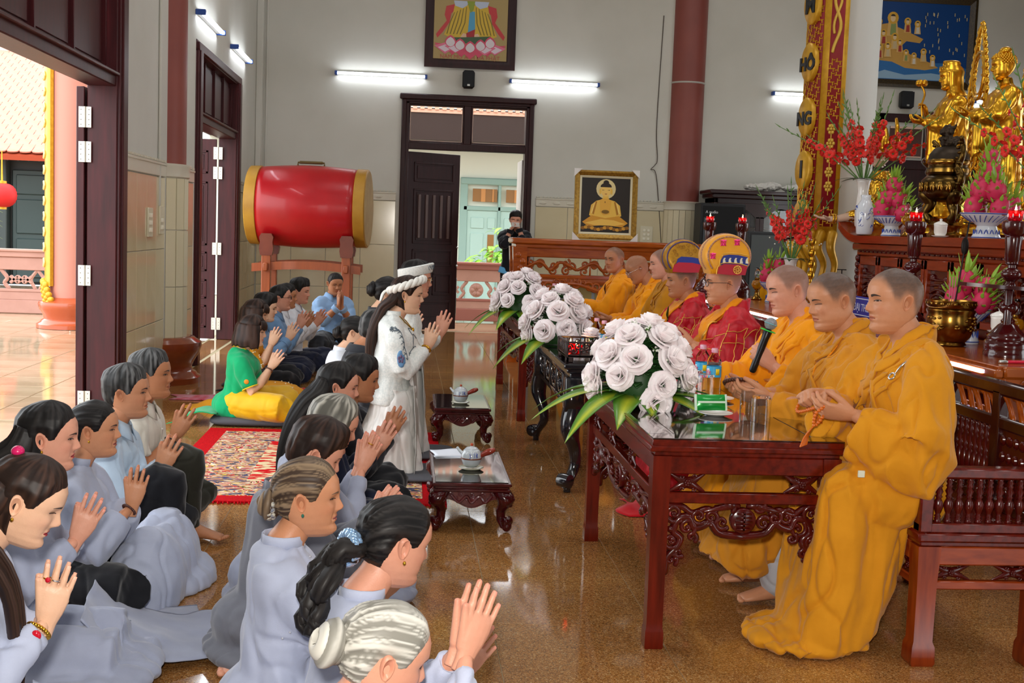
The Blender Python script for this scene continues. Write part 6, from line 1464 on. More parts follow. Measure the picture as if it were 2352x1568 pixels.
tumbler(1.415, 4.70, .778, 'nearest upturned clear glass on the near table', 1.08); tumbler(1.425, 4.9, .778, 'upturned clear glass just behind the nearest one', 1.08)
tumbler(1.36, 5.38, .778, 'upturned clear glass between the roses and the bottles', 1.08); tumbler(1.35, 5.56, .778, 'upturned clear glass farther back beside the nearest roses', 1.08)
tumbler(1.12, 7.42, .75, 'clear glass behind the carved tray on the black table', 1.15); tumbler(1.26, 10.6, .778, 'clear glass on the third table near the farthest roses', 1.15)
def saucer(x, y, z, r, label): return tag(MB().lathe([(r*.5, 0), (r*.55, .002), (r, .012), (r*.99, .014), (r*.5, .005), (.001, .005)], 28).build('saucer', mat('white china', 'eceae4', .15, coat=.4), None, (x, y, z), smooth=60), label, 'plate')
saucer(1.265, 4.82, .778, .07, 'white saucer under the green packet'); saucer(1.39, 5.28, .778, .075, 'white saucer behind the green packet'); saucer(1.13, 10.05, .7765, .085, 'white saucer under the far water bottle')
q = MB(); G = []
for i in range(9):
 u = i/8; G.append([((u-.5)*.13, (abs(v)*.0+.0), (v*.032)) for v in np.linspace(-1, 1, 7)])
A = np.array(G); B = A.copy()
for i in range(9):
 for j in range(7): t = .014*math.sin(PI*i/8)**.4*math.sin(PI*j/6)**.6+.0015; A[i, j, 1] = -t-.002*math.sin(i*3+j*2); B[i, j, 1] = t
q.grid(A).grid(B[:, ::-1]); pk = q.build('tissue_packet', mat('green foil', '1fa544', .22, .15, col2='0f8f38', nscale=6, coat=.4), None, (1.235, 4.79, .835), (-.25, 0, .12), smooth=180); tag(pk, 'shiny green packet propped on a saucer on the near table', 'packet')
MB().box((-.068, -.0055, -.033), (-.060, .0055, .033), .001).box((.060, -.0055, -.033), (.068, .0055, .033), .001).box((-.06, -.0175, -.004), (.06, -.0155, .004)).build('seam', mat('packet seam', 'd5ecd8', .3), pk)
tag(MB().box((-.09, -.03, 0), (.09, .03, .012), .004).box((-.08, -.025, .012), (.07, .02, .022), .004).build('folded_napkin', mat('pale napkin', 'cfd8cf', .8), None, (1.38, 9.7, .778), (0, 0, .3)), 'folded pale napkin on the third table before the bespectacled monk', 'napkin')
# carved tray with candle glasses
tr = empty('carved_tray', (1.045, 7.12, .75), 0, 'dark openwork tray holding a lit red candle on the black table', 'tray'); M_tr = mat('tray wood', '33201f', .35, col2='281716', nscale=20)
MB().box((-.12, -.19, .028), (.12, .19, .04)).build('floor_board', M_tr, tr)
for rz, hx, hy in ((0, .12, .19), (PI, .12, .19), (PI/2, .19, .12), (-PI/2, .19, .12)):
 q = MB().box((-hx, -hy, .11), (hx, -hy+.012, .122), .003).box((-hx, -hy, .03), (hx, -hy+.012, .045), .003); n = 3 if hx < .15 else 5
 for k in range(n+1): q.box((-hx+2*hx*k/n-.005, -hy, .03), (-hx+2*hx*k/n+.005, -hy+.012, .12), .002)
 for k in range(n*3): scroll(q, (-hx+.02+(2*hx-.04)*k/(n*3-1), .078+.012*(-1)**k), .018, 1.3, k, (-1)**k, .005, -hy+.006)
 for s_ in (-1, 1): q.box((s_*hx-.022, -hy, 0), (s_*hx+.022, -hy+.02, .032), .006) if 0 else q.box((s_*(hx-.022)-.022, -hy, 0), (s_*(hx-.022)+.022, -hy+.02, .032), .006)
 o = q.build('openwork_side', M_tr, tr, smooth=40); o.rotation_euler = (0, 0, rz)
M_rg = mat('red candle glass', 'e01025', .05, trans=.75, ior=1.45); M_fl = mat('candle flame', 'ffb050', .5, emit=30, ecol='ffb45a')
def candle_glass(x, y, z, label, s=1.):
 e = empty('candle_glass', (x, y, z), 0, label, 'candle')
 MB().lathe([(.026*s, 0), (.031*s, .006*s), (.033*s, .04*s), (.035*s, .046*s), (.032*s, .046*s), (.029*s, .02*s), (.001, .019*s)], 24).build('cup', M_rg, e, smooth=60)
 MB().lathe([(.028*s, .02*s), (.028*s, .03*s), (.001, .031*s)], 18).build('wax', mat('red wax', 'd81628', .3, emit=.5, ecol='e02030'), e)
 MB().lathe([(.001, .031*s), (.005*s, .038*s), (.0055*s, .046*s), (.003*s, .058*s), (.0003, .07*s)], 10).build('flame', M_fl, e, smooth=180)
 q = MB()
 for k in range(8): a = k*PI/4; q.ell((.0335*s*math.cos(a), .0335*s*math.sin(a), .022*s), (.003*s, .003*s, .009*s), 6, 5)
 q.build('white_print', mat('cup print', 'f0d8dc', .5), e); return e
candle_glass(1.0, 7.05, .79, 'lit red glass candle in the front of the carved tray', 1.1); candle_glass(.985, 7.2, .79, 'second red glass candle at the back of the carved tray', 1.1)
ps = empty('posy_glass', (1.1, 7.14, .79), 0, 'small glass of green leaves and a white rose in the carved tray', 'glass'); MB().lathe([(.028, 0), (.032, .005), (.035, .085), (.033, .085), (.03, .008), (.001, .008)], 24).build('glass', M_gl, ps, smooth=50); q = MB()
for k in range(8): leafq(q, (0, 0, .01+.006*k), (math.cos(k*2.2), math.sin(k*2.2), 1.2), .05, .02, 4, .2)
q.build('leaves', M_leafd, ps, smooth=180); ob('rose', ROSE[0], ps, (0, 0, .08), None, 1.1)
# teapots, papers on the low tables
def teapot(x, y, z, label, rz=0.):
 e = empty('teapot', (x, y, z), rz, label, 'teapot', None); c1, c2 = H('cdd3d6'), H('b9b3a0')
 pr = [(.03, .016), (.044, .03), (.052, .052), (.054, .066), (.051, .085), (.043, .102), (.036, .108)]
 q = MB().lathe(pr, 32); q.build('pot', mat('glazed pot', 'c5cdd2', .12, col2='b5bec4', nscale=12, coat=.6), e, smooth=180)
 MB().lathe([(.0545, .058), (.0552, .06), (.0552, .063), (.0545, .065)], 32).build('rim_band', mat('pot brown band', '7a4a38', .3), e)
 MB().lathe([(.034, .107), (.034, .111), (.025, .118), (.008, .121), (.0075, .124)], 28).build('lid', mat('glazed pot', ''), e, smooth=50); MB().ell((0, 0, .131), (.0085, .0085, .009), 12, 8).build('lid_knob', mat('orange knob', 'b4461f', .2, coat=.6), e, smooth=180)
 MB().tube(cr([(.045, -.015, .075), (.075, -.022, .092), (.11, -.03, .108)], 8), [.012, .013, .0135, .015, .0165, .0175, .0165, .013], 12).build('side_handle', mat('brown pot handle', '8c2f1c', .2, coat=.5), e, smooth=180)
 MB().tube(cr([(-.03, .03, .07), (-.055, .05, .09), (-.066, .06, .104)], 7), [.014, .011, .009, .008, .007, .007, .0075], 10).build('spout', mat('glazed pot', ''), e, smooth=180)
 q = MB()
 for sx, pts in ((.0, ((-.3, .09), (-.25, .075), (-.3, .065))), (.0, ((.1, .095), (.14, .08), (.1, .07))), (0, ((.3, .096), (.34, .07))), (0, ((.45, .09), (.4, .08), (.5, .07)))):
  P = [(math.sin(a)*.0545*(1-.9*max(0, zz-.075)), -math.cos(a)*.0545*(1-.9*max(0, zz-.075)), zz) for a, zz in cr([(a, zz, 0) for a, zz in pts], 9)[:, :2]]; q.tube(P, .0026, 5, flat=.5)
 q.build('blue_brushwork', mat('cobalt', '2547a8', .3), e)
 MB().lathe([(.045, 0), (.05, .003), (.066, .012), (.064, .015), (.04, .008), (.001, .007)], 30).build('saucer', mat('celadon saucer', 'b4b39d', .15, coat=.5), e, smooth=60); return e
teapot(.36, 6.25, .25, 'blue and white teapot with brown side handle on the nearest low table', .1); teapot(.405, 8.62, .25, 'blue and white teapot alone on the farther low table', .1)
pp = tag(MB().sheet([[(x, y, .004+.004*math.sin(x*25)*(y > 0)) for y in np.linspace(-.1, .1, 5)] for x in np.linspace(-.085, .085, 9)], .003).build('paper_sheet', mat('white paper', 'dfe4ee', .7), None, (.255, 6.68, .252), (0, 0, .15), smooth=180), 'folded white papers at the back of the nearest low table', 'paper')
tag(MB().sheet([[(x, y, .004) for y in np.linspace(-.09, .09, 3)] for x in np.linspace(-.08, .08, 3)], .003).build('paper_sheet', mat('white paper', ''), None, (.262, 6.66, .247), (0, 0, -.1)), 'lower sheet under the folded white papers on the low table', 'paper')
# ---- altar: lower tier, upper tier
lo = empty('offering_altar', (3.07, 8.4, 0), 0, 'long lower altar tier edged with a white light strip, behind the monks', 'altar'); b0, b1 = 5.42-8.4, 11.45-8.4
MB().box((-.32, b0, .905), (.33, b1, .95), .006).build('top', M_orange, lo)
MB().box((-.345, b0-.02, .895), (-.30, b1, .935), .008).box((-.335, b0-.01, .865), (-.29, b1, .897), .008).box((-.32, b0-.0, .80), (-.28, b1, .868), .01).box((-.3, b0-.03, .895), (.33, b0+.02, .95), .01).box((-.3, b0-.015, .84), (.33, b0+.03, .9), .012).build('moulding', mat('altar moulding', 'a8551a', .2, col2='8f4415', nscale=4, coat=.5), lo)
MB().box((-.30, b0+.04, 0), (.33, b1, .80)).build('carcass', M_carve, lo)
q = MB()
for k in range(8):
 for j in range(2): y0 = b0+.1+(b1-b0-.2)*k/8; q.box((-.315, y0, .1+.35*j), (-.295, y0+.62, .4+.35*j), .012)
q.build('front_panels', M_orange, lo); q = MB()
for k in range(6): scroll(q, (-.2+.09*k, .865), .025, 1.2, k, (-1)**k, .005, b0-.02)
q.box((-.3, b0, .3), (.33, b0+.05, .82), .006); q.build('end_board', mat('altar end', '8f4216', .25, col2='7a3511', nscale=3, stretch=(1, 1, 4), coat=.4), lo)
led = MB().box((-.352, b0+.1, .906), (-.344, b1-.1, .922)).build('light_strip', mat('light strip', 'ffffff', .4, emit=9, ecol='e8dcff'), lo, smooth=0)
up = empty('upper_altar', (3.95, 7.6, 0), 0, 'tall carved altar table with an upturned end under the gold statues', 'altar'); c0, c1 = -1.75, 1.85
M_alt = mat('altar red brown', '8f2f0a', .22, col2='7a2506', nscale=4, stretch=(9, 1, 9), coat=.2)
R = []
for y in list(np.linspace(c0, c1-.45, 8))+list(np.linspace(c1-.4, c1, 8)):
 t = max(0, (y-(c1-.42))/.42); dz = .11*t**2; R.append([(-.56, y, 1.495+dz), (.56, y, 1.495+dz), (.56, y, 1.55+dz), (-.56, y, 1.55+dz)])
MB().loft(R).build('top', M_alt, up, smooth=30)
MB().box((-.53, c0, 1.44), (.53, c1-.25, 1.497), .012).box((-.5, c0, 1.40), (.5, c1-.28, 1.445), .008).build('moulding', M_alt, up)
MB().box((-.47, c0, .95), (.5, c1-.3, 1.41)).box((-.4, c0, 0), (.5, c1-.3, .96)).build('carcass', M_carve, up)
for k in range(8):
 y0 = c0+.06+(c1-.36-c0)*k/8; y1 = y0+(c1-.36-c0)/8-.02; q = MB().box((-.50, y0, 1.33), (-.465, y1, 1.40), .006).box((-.50, y0, 1.0), (-.465, y1, 1.05), .006).box((-.50, y0, 1.0), (-.465, y0+.04, 1.4), .006).box((-.50, y1-.04, 1.0), (-.465, y1, 1.4), .006); p_ = q.build('panel_frame', M_alt, up)
 q = MB()
 for i in range(10): q.ell((-.475, y0+.07+(y1-y0-.14)*((i*.37) % 1), 1.09+.22*((i*.61) % 1)), (.016, .045, .026), 8, 5)
 for i in range(5): q.tube(cr([(-.48, y0+.06, 1.1+.045*i), (-.487, (y0+y1)/2, 1.15+.03*i), (-.48, y1-.06, 1.08+.05*i)], 8), .008, 5)
 q.build('carved_panel', M_carve, p_, smooth=180)
q = MB()
for k in range(40): q.box((-.515, c0+(c1-.3-c0)*k/40, 1.425), (-.495, c0+(c1-.3-c0)*(k+.55)/40, 1.44), .003)
for k in range(9): q.ell((-.5, c1-.31, 1.38-.05*k), (.02, .03, .028), 8, 6)
q.build('bead_trim', M_carve, up)
# candle stands of turned wood
def candle_stand(x, y, z, label, s=1.):
 e = empty('candle_stand', (x, y, z), 0, label, 'stand'); h = s
 pr = [(.105, 0), (.105, .02), (.10, .03), (.104, .045), (.102, .075), (.09, .085), (.092, .1), (.07, .125), (.045, .155), (.03, .165), (.034, .175), (.02, .19), (.02, .205), (.04, .222), (.047, .24), (.04, .258), (.02, .275), (.018, .29), (.03, .30), (.022, .31), (.018, .33), (.026, .342), (.026, .35), (.02, .365), (.042, .385), (.05, .402), (.042, .42), (.02, .432), (.02, .445), (.032, .452), (.03, .46), (.036, .47), (.038, .54), (.042, .575), (.04, .585), (.055, .60), (.06, .64), (.058, .655), (.045, .66)]
 MB().lathe([(r*h, zz*h) for r, zz in pr], 28).build('column', mat('turned mahogany', '4a0f10', .16, col2='380a0b', nscale=10, coat=.4), e, smooth=50)
 return e
for x, y, z, lb, lc in ((3.035, 5.92, .95, 'nearest turned mahogany candle stand at the right edge', 'lit red candle glass on the nearest mahogany stand'), (2.98, 7.0, .95, 'turned mahogany candle stand behind the standing bead holder monk', 'lit red candle glass above the two right hand monks'), (2.78, 11.15, .95, 'far candle stand left, before the black loudspeaker', 'left lit red candle glass of the far pair'), (3.1, 11.2, .95, 'far candle stand right, before the bookcase', 'right lit red candle glass of the far pair')):
 candle_stand(x, y, z, lb.replace('standing bead holder monk', 'shaven heads'), 1.04); candle_glass(x, y, z+.686, lc, 1.15)
candle_stand(4.1, 9.42, 1.55, 'tall dark turned stand behind the bronze censer', 1.5)
# brass bowl with incense
M_br = mat('aged brass', 'a8803a', .22, 1., col2='7d5a22', nscale=9); M_bz = mat('dark bronze', '6a5126', .28, 1., col2='3d2e16', nscale=14); M_go = mat('statue gold', 'e0ac34', .27, .9, col2='cf9826', nscale=6)
bw = empty('incense_bowl', (3.0, 6.5, .95), 0, 'wide brass incense bowl with pink incense sticks', 'bowl')
q = MB().lathe([(.075, 0), (.095, .006), (.085, .02), (.11, .05), (.128, .10), (.13, .15), (.124, .175), (.131, .19), (.131, .2), (.122, .205), (.133, .215), (.135, .25), (.125, .25), (.12, .2), (.001, .2)], 48); q.build('bowl', M_br, bw, smooth=50); q = MB()
for k in range(24):
 a = 2*PI*k/24; q.box((-.009, -.002, -.007), (.009, .002, .007), .001, T=TM((.1355*math.cos(a), .1355*math.sin(a), .232), (0, 0, a+PI/2)))
for k in range(30): a = rnd.uniform(PI, 2*PI); q.ell((.129*math.cos(a), .129*math.sin(a), .125+rnd.uniform(-.035, .035)), (.012, .012, .008), 8, 5)
q.build('relief', M_br, bw, smooth=180); MB().lathe([(.122, .225), (.122, .23), (.001, .232)], 30).build('ash', mat('ash', '8d8a86', .9), bw)
for k in range(3): tag(MB().tube([(0, 0, 0), (.004*k-.004, .0, .16)], .0028, 6).build('incense_stick', mat('pink incense', 'd06a86', .7), None, (2.965+.012*k, 6.45, 1.17)), 'pink incense stick standing in the brass bowl', 'incense', 'incense sticks in the brass bowl')
q = MB().tube([(0, 0, 0), (.05, 0, .46)], .0045, 6).ell((.035, 0, .33), (.022, .006, .05), 12, 8).tube([(.02, 0, .46), (.075, 0, .455)], .004, 6); tag(q.build('iron_rod', mat('black iron', '1a1513', .4, .6), None, (3.02, 6.5, 1.17), smooth=50), 'thin black iron rod with a leaf shaped blade stuck in the brass bowl', 'tool')
q = MB().tube([(0, 0, 0), (.0, 0, .36)], .004, 6).ell((0, 0, .12), (.02, .02, .05), 10, 8).tube([(-.03, 0, .36), (.03, 0, .36)], .004, 6); tag(q.build('iron_rod', mat('black iron', ''), None, (2.95, 8.1, .95), smooth=50), 'thin black iron rod standing before the altar panels', 'tool')
# dragon fruit
def dragon_mesh():
 q = MB(); G = []; g, p1, p2 = H('8fb83a'), H('cf2f5a'), H('b51d48')
 for i in range(13):
  a = -PI/2+PI*i/12; G.append([(math.cos(a)*.042*math.cos(t), math.cos(a)*.042*math.sin(t), math.sin(a)*.055+.055) for t in np.arange(16)*PI/8])
 q.loft(G, col=p1)
 for i in range(22):
  el = -1.1+2.5*i/21; t = i*2.399; b = np.array((math.cos(el)*.040*math.cos(t), math.cos(el)*.040*math.sin(t), math.sin(el)*.053+.055)); d = np.array((math.cos(el)*math.cos(t), math.cos(el)*math.sin(t), .7+math.sin(el)*.6)); L_ = .02+.016*max(0, el+.4); S = []
  leafq(q, b, d, L_+(.022 if i > 17 else 0), .017, 5, -.1, col=(p2 if i < 6 else g, g))
 return q.mesh('dragon_fruit', [mat('dragon fruit skin', (1, 1, 1), .45, attr='col')], 180)
DF = dragon_mesh()
def fruit(x, y, z, rot, s, grp, lb): o = ob('dragon_fruit', DF, None, (x, y, z), rot, s); return tag(o, lb, 'fruit', grp)
def footed(x, y, z, R, h, label, name='footed_dish'):
 e = empty(name, (x, y, z), 0, label, 'dish'); c = mat('white blue glaze', 'd9dfe6', .12, coat=.5)
 MB().lathe([(R*.52, 0), (R*.54, .01), (R*.42, h*.3), (R*.36, h*.5), (R*.5, h*.62), (R*.95, h*.9), (R, h), (R*.97, h), (R*.5, h*.75), (.001, h*.72)], 40).build('dish', c, e, smooth=60); q = MB()
 for k in range(26):
  a = 2*PI*k/26; u = np.linspace(0, 1, 5); q.tube([(math.cos(a+.12*t)*R*(.6+.34*t), math.sin(a+.12*t)*R*(.6+.34*t), h*(.66+.235*t)-.002) for t in u], .003, 4, flat=.5)
 for zz, rr_ in ((.05, .54), (.97, 1.0)): q.tube([(math.cos(t)*R*rr_, math.sin(t)*R*rr_, h*zz) for t in np.linspace(0, 2*PI, 33)], .003, 4)
 for k in range(14): a = 2*PI*k/14; q.tube(cr([(math.cos(a+t)*R*.47, math.sin(a+t)*R*.47, h*(.1+.25*(j % 2))) for j, t in enumerate((0, .2, .42))], 7), .003, 4)
 q.build('blue_pattern', mat('cobalt', ''), e); return e
def pile(x, y, z, R, n, grp, lb, s=1.):
 lay = []; k = 0; zz = z
 for m_, rr_ in ((6, R*.66), (4, R*.4), (2, R*.18), (1, 0)):
  for i in range(m_):
   if k >= n: break
   a = 2*PI*i/m_+.5*len(lay); lay.append(1); fruit(x+rr_*math.cos(a), y+rr_*math.sin(a), zz, (rnd.uniform(-.3, .3)+.5*math.sin(a)*(m_ > 2), rnd.uniform(-.3, .3)-.0, rnd.uniform(0, 6)), s*rnd.uniform(1.2, 1.42), grp, lb.replace('dragon fruit', {6: 'dragon fruit of the bottom ring', 4: 'dragon fruit of the second ring', 2: 'dragon fruit near the top', 1: 'topmost dragon fruit'}[m_], 1)); k += 1
  zz += .088*s
footed(3.53, 8.72, 1.55, .135, .15, 'blue and white footed dish left of the bronze censer'); pile(3.53, 8.72, 1.67, .13, 12, 'dragon fruit left of the censer', 'dragon fruit in the pile left of the bronze censer', 1.02)
footed(3.62, 7.42, 1.55, .165, .16, 'larger blue and white footed dish right of the censer'); pile(3.62, 7.42, 1.68, .17, 13, 'dragon fruit right of the censer', 'dragon fruit in the large pile under the big gold statue', 1.1)
footed(3.2, 6.7, .95, .12, .20, 'footed dish behind the brass incense bowl'); pile(3.2, 6.7, 1.12, .12, 9, 'dragon fruit by the brass bowl', 'dragon fruit heaped behind the brass incense bowl', 1.05)
footed(3.16, 10.35, .95, .11, .18, 'far footed dish behind the yellow incense holder'); pile(3.16, 10.35, 1.11, .10, 8, 'dragon fruit at the far end', 'dragon fruit beside the far oil lamp', 1.0)
pile(3.0, 9.9, .95, .07, 3, 'dragon fruit at the far end', 'dragon fruit beside the far oil lamp', 1.0) if 0 else None
# gladiolus
M_gr1 = mat('gladiolus green', '4f7a3a', .5, col2='6b9448', nscale=20); M_red = mat('gladiolus red', 'ee2a18', .5, col2='d81c10', nscale=20, sheen=.2)
def floret_mesh():
 q = MB()
 for k in range(6):
  a = k*PI/3; G = []
  for u in np.linspace(0, 1, 5):
   row = []
   for v in (-1, -.4, .4, 1):
    ww = .017*math.sin(PI*min(.7, u*.62+.08)); r = .006+.03*u**1.3; z = .035*u-.012*u*u*u*2; row.append((math.cos(a)*r-math.sin(a)*ww*v, math.sin(a)*r+math.cos(a)*ww*v, z+.004*v*v))
   G.append(row)
  q.sheet(G, .001)
 return q.mesh('floret', [M_red], 180)
FLO = floret_mesh()
def gladiolus(x, y, z, label, vase, n=14, L0_=.62, spread=.6, seed=1, nf=6, lean=(0, 0)):
 r = random.Random(seed); e = empty('gladiolus_vase', (x, y, z), 0, label, 'flowers'); vz = vase(e); st_ = MB(); lv = MB()
 for i in range(n):
  a = 2*PI*i/n*1.0+r.uniform(-.3, .3); t = spread*(r.uniform(.15, 1.)); L_ = L0_*r.uniform(.75, 1.05); d = np.array((math.cos(a)*math.sin(t)+lean[0], math.sin(a)*math.sin(t)+lean[1], math.cos(t))); d /= np.linalg.norm(d)
  p0 = np.array((math.cos(a)*.015, math.sin(a)*.015, vz-.03)); P = cr([p0, p0+d*L_*.5+np.array((0, 0, .03)), p0+d*L_+np.array((0, 0, -.02*t))], 12); st_.tube(P, np.linspace(.0055, .0025, 12), 6)
  for k in range(10):
   u = .33+.062*k; j = int(u*11); p = P[min(j, 11)]+(P[min(j+1, 11)]-P[min(j, 11)])*(u*11-j); _, sd, uu = fr(d); side = sd*math.cos(k*PI+.4*i)+uu*math.sin(k*PI+.4*i)
   q = d*.85+side*.7
   if k < nf:
    fd = Vector(d*.45+side*.9+np.array((0, -.15, .1))); ob('floret', FLO, e, Vector(p+side*.006), fd.to_track_quat('Z', 'Y').to_euler(), r.uniform(.85, 1.25)*(1-.06*k))
   else: st_.tube([p, p+q*.018, p+q*.034], [.004, .0062, .002], 6)
   if k < nf: st_.tube([p-d*.01, p+q*.02], [.005, .002], 5)
  st_.tube([P[-1], P[-1]+d*.05], [.005, .001], 5)
 for i in range(7):
  a = i*.9+seed; leafq(lv, (0, 0, vz-.02), (math.cos(a), math.sin(a), .35), r.uniform(.16, .26), .06, 8, .35)
 st_.build('stems', M_gr1, e, smooth=180); lv.build('leaves', mat('dark leaf', '24451f', .35, coat=.2), e, smooth=180)
 w_ = MB()
 for i in range(40): w_.ell((r.gauss(0, .09), r.gauss(0, .09), vz+.08+r.uniform(0, .1)), (.006, .006, .006), 6, 4)
 f = w_.build('filler_flowers', mat('white filler', ''), e); f['kind'] = 'stuff'; return e
def bluevase(e):
 MB().lathe([(.055, 0), (.06, .01), (.065, .06), (.075, .16), (.07, .21), (.045, .25), (.035, .27), (.04, .3), (.037, .3), (.03, .26), (.001, .25)], 32).build('vase', mat('white blue glaze', ''), e, smooth=180); q = MB(); r = random.Random(2)
 for k in range(34):
  a = r.uniform(0, 2*PI); zz = r.uniform(.04, .22); rr_ = np.interp(zz, [0, .06, .16, .21, .25], [.058, .066, .0765, .0715, .047]); q.tube(cr([(math.cos(a+t)*rr_, math.sin(a+t)*rr_, zz+r.uniform(-.02, .02)) for t in (0, .15, .3)], 7), .004, 5, flat=.4)
 q.build('blue_pattern', mat('cobalt', ''), e); return .30
def whitevase(e): MB().lathe([(.045, 0), (.05, .01), (.055, .1), (.048, .2), (.04, .27), (.05, .34), (.062, .37), (.057, .37), (.04, .3), (.001, .28)], 32).build('vase', mat('white china', ''), e, smooth=180); return .37
gladiolus(3.50, 9.25, 1.62, 'large red gladiolus bunch in front of the white column', whitevase, 20, .80, 1.0, 4, 6)
e = empty('porcelain_vase', (3.47, 9.1, 1.56), 0, 'empty blue and white porcelain vase at the left end of the upper altar', 'vase'); bluevase(e)
gladiolus(3.12, 9.75, .98, 'smaller red gladiolus bunch in a white vase behind the microphone monk', whitevase, 13, .66, .8, 7, 6)
gladiolus(3.75, 7.0, 1.6, 'red gladiolus bunch cut off by the right edge above the fruit', bluevase, 15, .8, .9, 9, 6)
# small altar things
def lamp(x, y, z, lb, s=1.):
 e = empty('oil_lamp', (x, y, z), 0, lb, 'lamp'); MB().lathe([(.045*s, 0), (.05*s, .01*s), (.03*s, .03*s), (.018*s, .06*s), (.022*s, .075*s), (.012*s, .085*s), (.03*s, .1*s)], 24).build('foot', M_br, e, smooth=50); MB().lathe([(.03*s, .1*s), (.047*s, .125*s), (.05*s, .145*s), (.04*s, .17*s), (.022*s, .18*s)], 24).build('bowl', mat('amber glass', 'c98a12', .05, trans=.6), e, smooth=180); MB().lathe([(.024*s, .18*s), (.026*s, .19*s), (.02*s, .2*s)], 20).build('burner', M_br, e)
 MB().lathe([(.019*s, .2*s), (.028*s, .225*s), (.024*s, .25*s), (.014*s, .29*s), (.013*s, .29*s), (.022*s, .25*s), (.026*s, .225*s), (.017*s, .2*s)], 20).build('chimney', M_gl, e, smooth=180); return e
lamp(3.14, 10.75, .95, 'amber oil lamp with a glass chimney beside the yellow incense holder'); lamp(3.52, 8.42, 1.55, 'small brass and amber lamp left of the censer foot', .85); lamp(3.3, 6.35, .95, 'amber lamp behind the nearest candle stand', .95)
e = empty('incense_holder', (3.25, 10.9, .95), 0, 'plain yellow cylinder full of incense sticks', 'holder'); MB().lathe([(.037, 0), (.04, .004), (.04, .2), (.036, .2), (.035, .17), (.001, .17)], 28).build('cylinder', mat('yellow plastic', 'e6a914', .3), e, smooth=50); q = MB()
for k in range(24): a = k*2.4; q.tube([(.025*math.cos(a)*(k % 5)/5, .025*math.sin(a)*(k % 5)/5, .15), (.03*math.cos(a), .03*math.sin(a), .235+.01*(k % 3))], .0016, 4)
f = q.build('sticks', mat('stick', 'b98a52', .8), e); f['kind'] = 'stuff'
def cup(x, y, z, lb, s=1.):
 e = empty('lidded_cup', (x, y, z), 0, lb, 'cup'); MB().lathe([(.03*s, 0), (.034*s, .005*s), (.045*s, .03*s), (.047*s, .075*s), (.05*s, .09*s)], 28).build('cup', mat('white china', ''), e, smooth=180); MB().lathe([(.052*s, .09*s), (.045*s, .1*s), (.02*s, .112*s), (.009*s, .115*s), (.009*s, .122*s), (.012*s, .128*s), (.002*s, .134*s)], 28).build('lid', mat('white china', ''), e, smooth=60); MB().lathe([(.03*s, -.004*s), (.06*s, .006*s), (.062*s, .01*s), (.03*s, .003*s)], 28).build('saucer', mat('white china', ''), e, smooth=60); return e
cup(3.17, 6.27, 1.045, 'white lidded tea cup beside the nearest candle stand', 1.); tag(MB().lathe([(.07, 0), (.075, .006), (.06, .02), (.05, .06), (.065, .08), (.07, .09)], 24).build('cup_stand', M_rose, None, (3.17, 6.27, .95)), 'small dark stand under the white lidded tea cup', 'stand')
cup(3.5, 7.82, 1.555, 'white lidded cup right of the bronze censer', .9); tag(MB().box((-.05, -.004, 0), (.05, .004, .15), .002).build('red_card', mat('red card', 'c3222a', .5, col2='d8c8c0', nscale=9, namt=.3), None, (3.1, 10.05, .95), (0, 0, -.4)), 'small red and white packet beside the white gladiolus vase', 'packet')
sg = empty('name_board', (3.36, 8.75, .95), -PI/2, 'small blue board with white lettering at the foot of the upper altar', 'sign'); MB().box((-.45, -.012, .0), (.45, .012, .15), .004).build('board', mat('sign blue', '1c2fa0', .35), sg)
q = MB()
for zz in (.012, .132): q.box((-.43, -.0145, zz), (.43, -.012, zz+.006))
q.build('border_line', mat('sign white', 'dfe4f2', .5), sg, smooth=0); text('BỒ TÁT ĐẠI THẾ CHÍ BỒ', .078, mat('sign white', ''), sg, (0, -.0135, .045), (PI/2, 0, 0), ext=.0008, align='CENTER')
e = empty('wooden_board', (2.97, 5.85, 1.285), 0, 'flat dark wooden paddle lying across the nearest candle stand', 'board'); MB().loft([[(-.22+.44*u, -.09*math.sin(PI*min(1, .1+u))-.02, zz+.02*(1-u)) if s_ else (-.22+.44*u, .09*math.sin(PI*min(1, .1+u))+.02, zz+.02*(1-u)) for s_, u in [(1, t) for t in np.linspace(0, 1, 9)]+[(0, t) for t in np.linspace(1, 0, 9)]] for zz in (0, .018)]).build('paddle', M_mahog, e); MB().tube([(.05, .05, -.35), (.05, .05, .0)], .02, 10).build('post', M_mahog, e)
e = tag(MB().tube([(0, 0, 0), (.11, 0, 0)], .008, 10).build('lighter', mat('red lighter', 'cf2440', .25), None, (2.86, 5.56, .958), (0, 0, .15)), 'red and silver lighter at the near corner of the lower altar', 'lighter'); MB().tube([(-.035, 0, 0), (-.002, 0, 0)], .0095, 10).build('tip', M_steel, e)
# bronze censer
cn = empty('bronze_censer', (3.63, 8.05, 1.55), 0, 'dark bronze tripod censer with a lion on its lid', 'censer')
MB().lathe([(.11, 0), (.115, .02), (.095, .04), (.1, .07), (.115, .085), (.09, .11), (.1, .13)], 36).build('foot_ring', M_br, cn, smooth=50)
for k in range(3): a = k*2.094+.5; MB().tube(cr([(math.cos(a)*.1, math.sin(a)*.1, .12), (math.cos(a)*.13, math.sin(a)*.13, .17), (math.cos(a)*.1, math.sin(a)*.1, .23), (math.cos(a)*.14, math.sin(a)*.14, .3)], 10), [.03, .028, .022, .025, .03, .034, .04, .045, .05, .05], 10).build('leg', M_bz, cn, smooth=180)
MB().lathe([(.05, .24), (.12, .26), (.16, .30), (.175, .34), (.17, .385), (.14, .415), (.125, .42), (.135, .43), (.135, .47), (.125, .475), (.13, .50), (.12, .505), (.1, .50), (.001, .48)], 44).build('bowl', M_bz, cn, smooth=50)
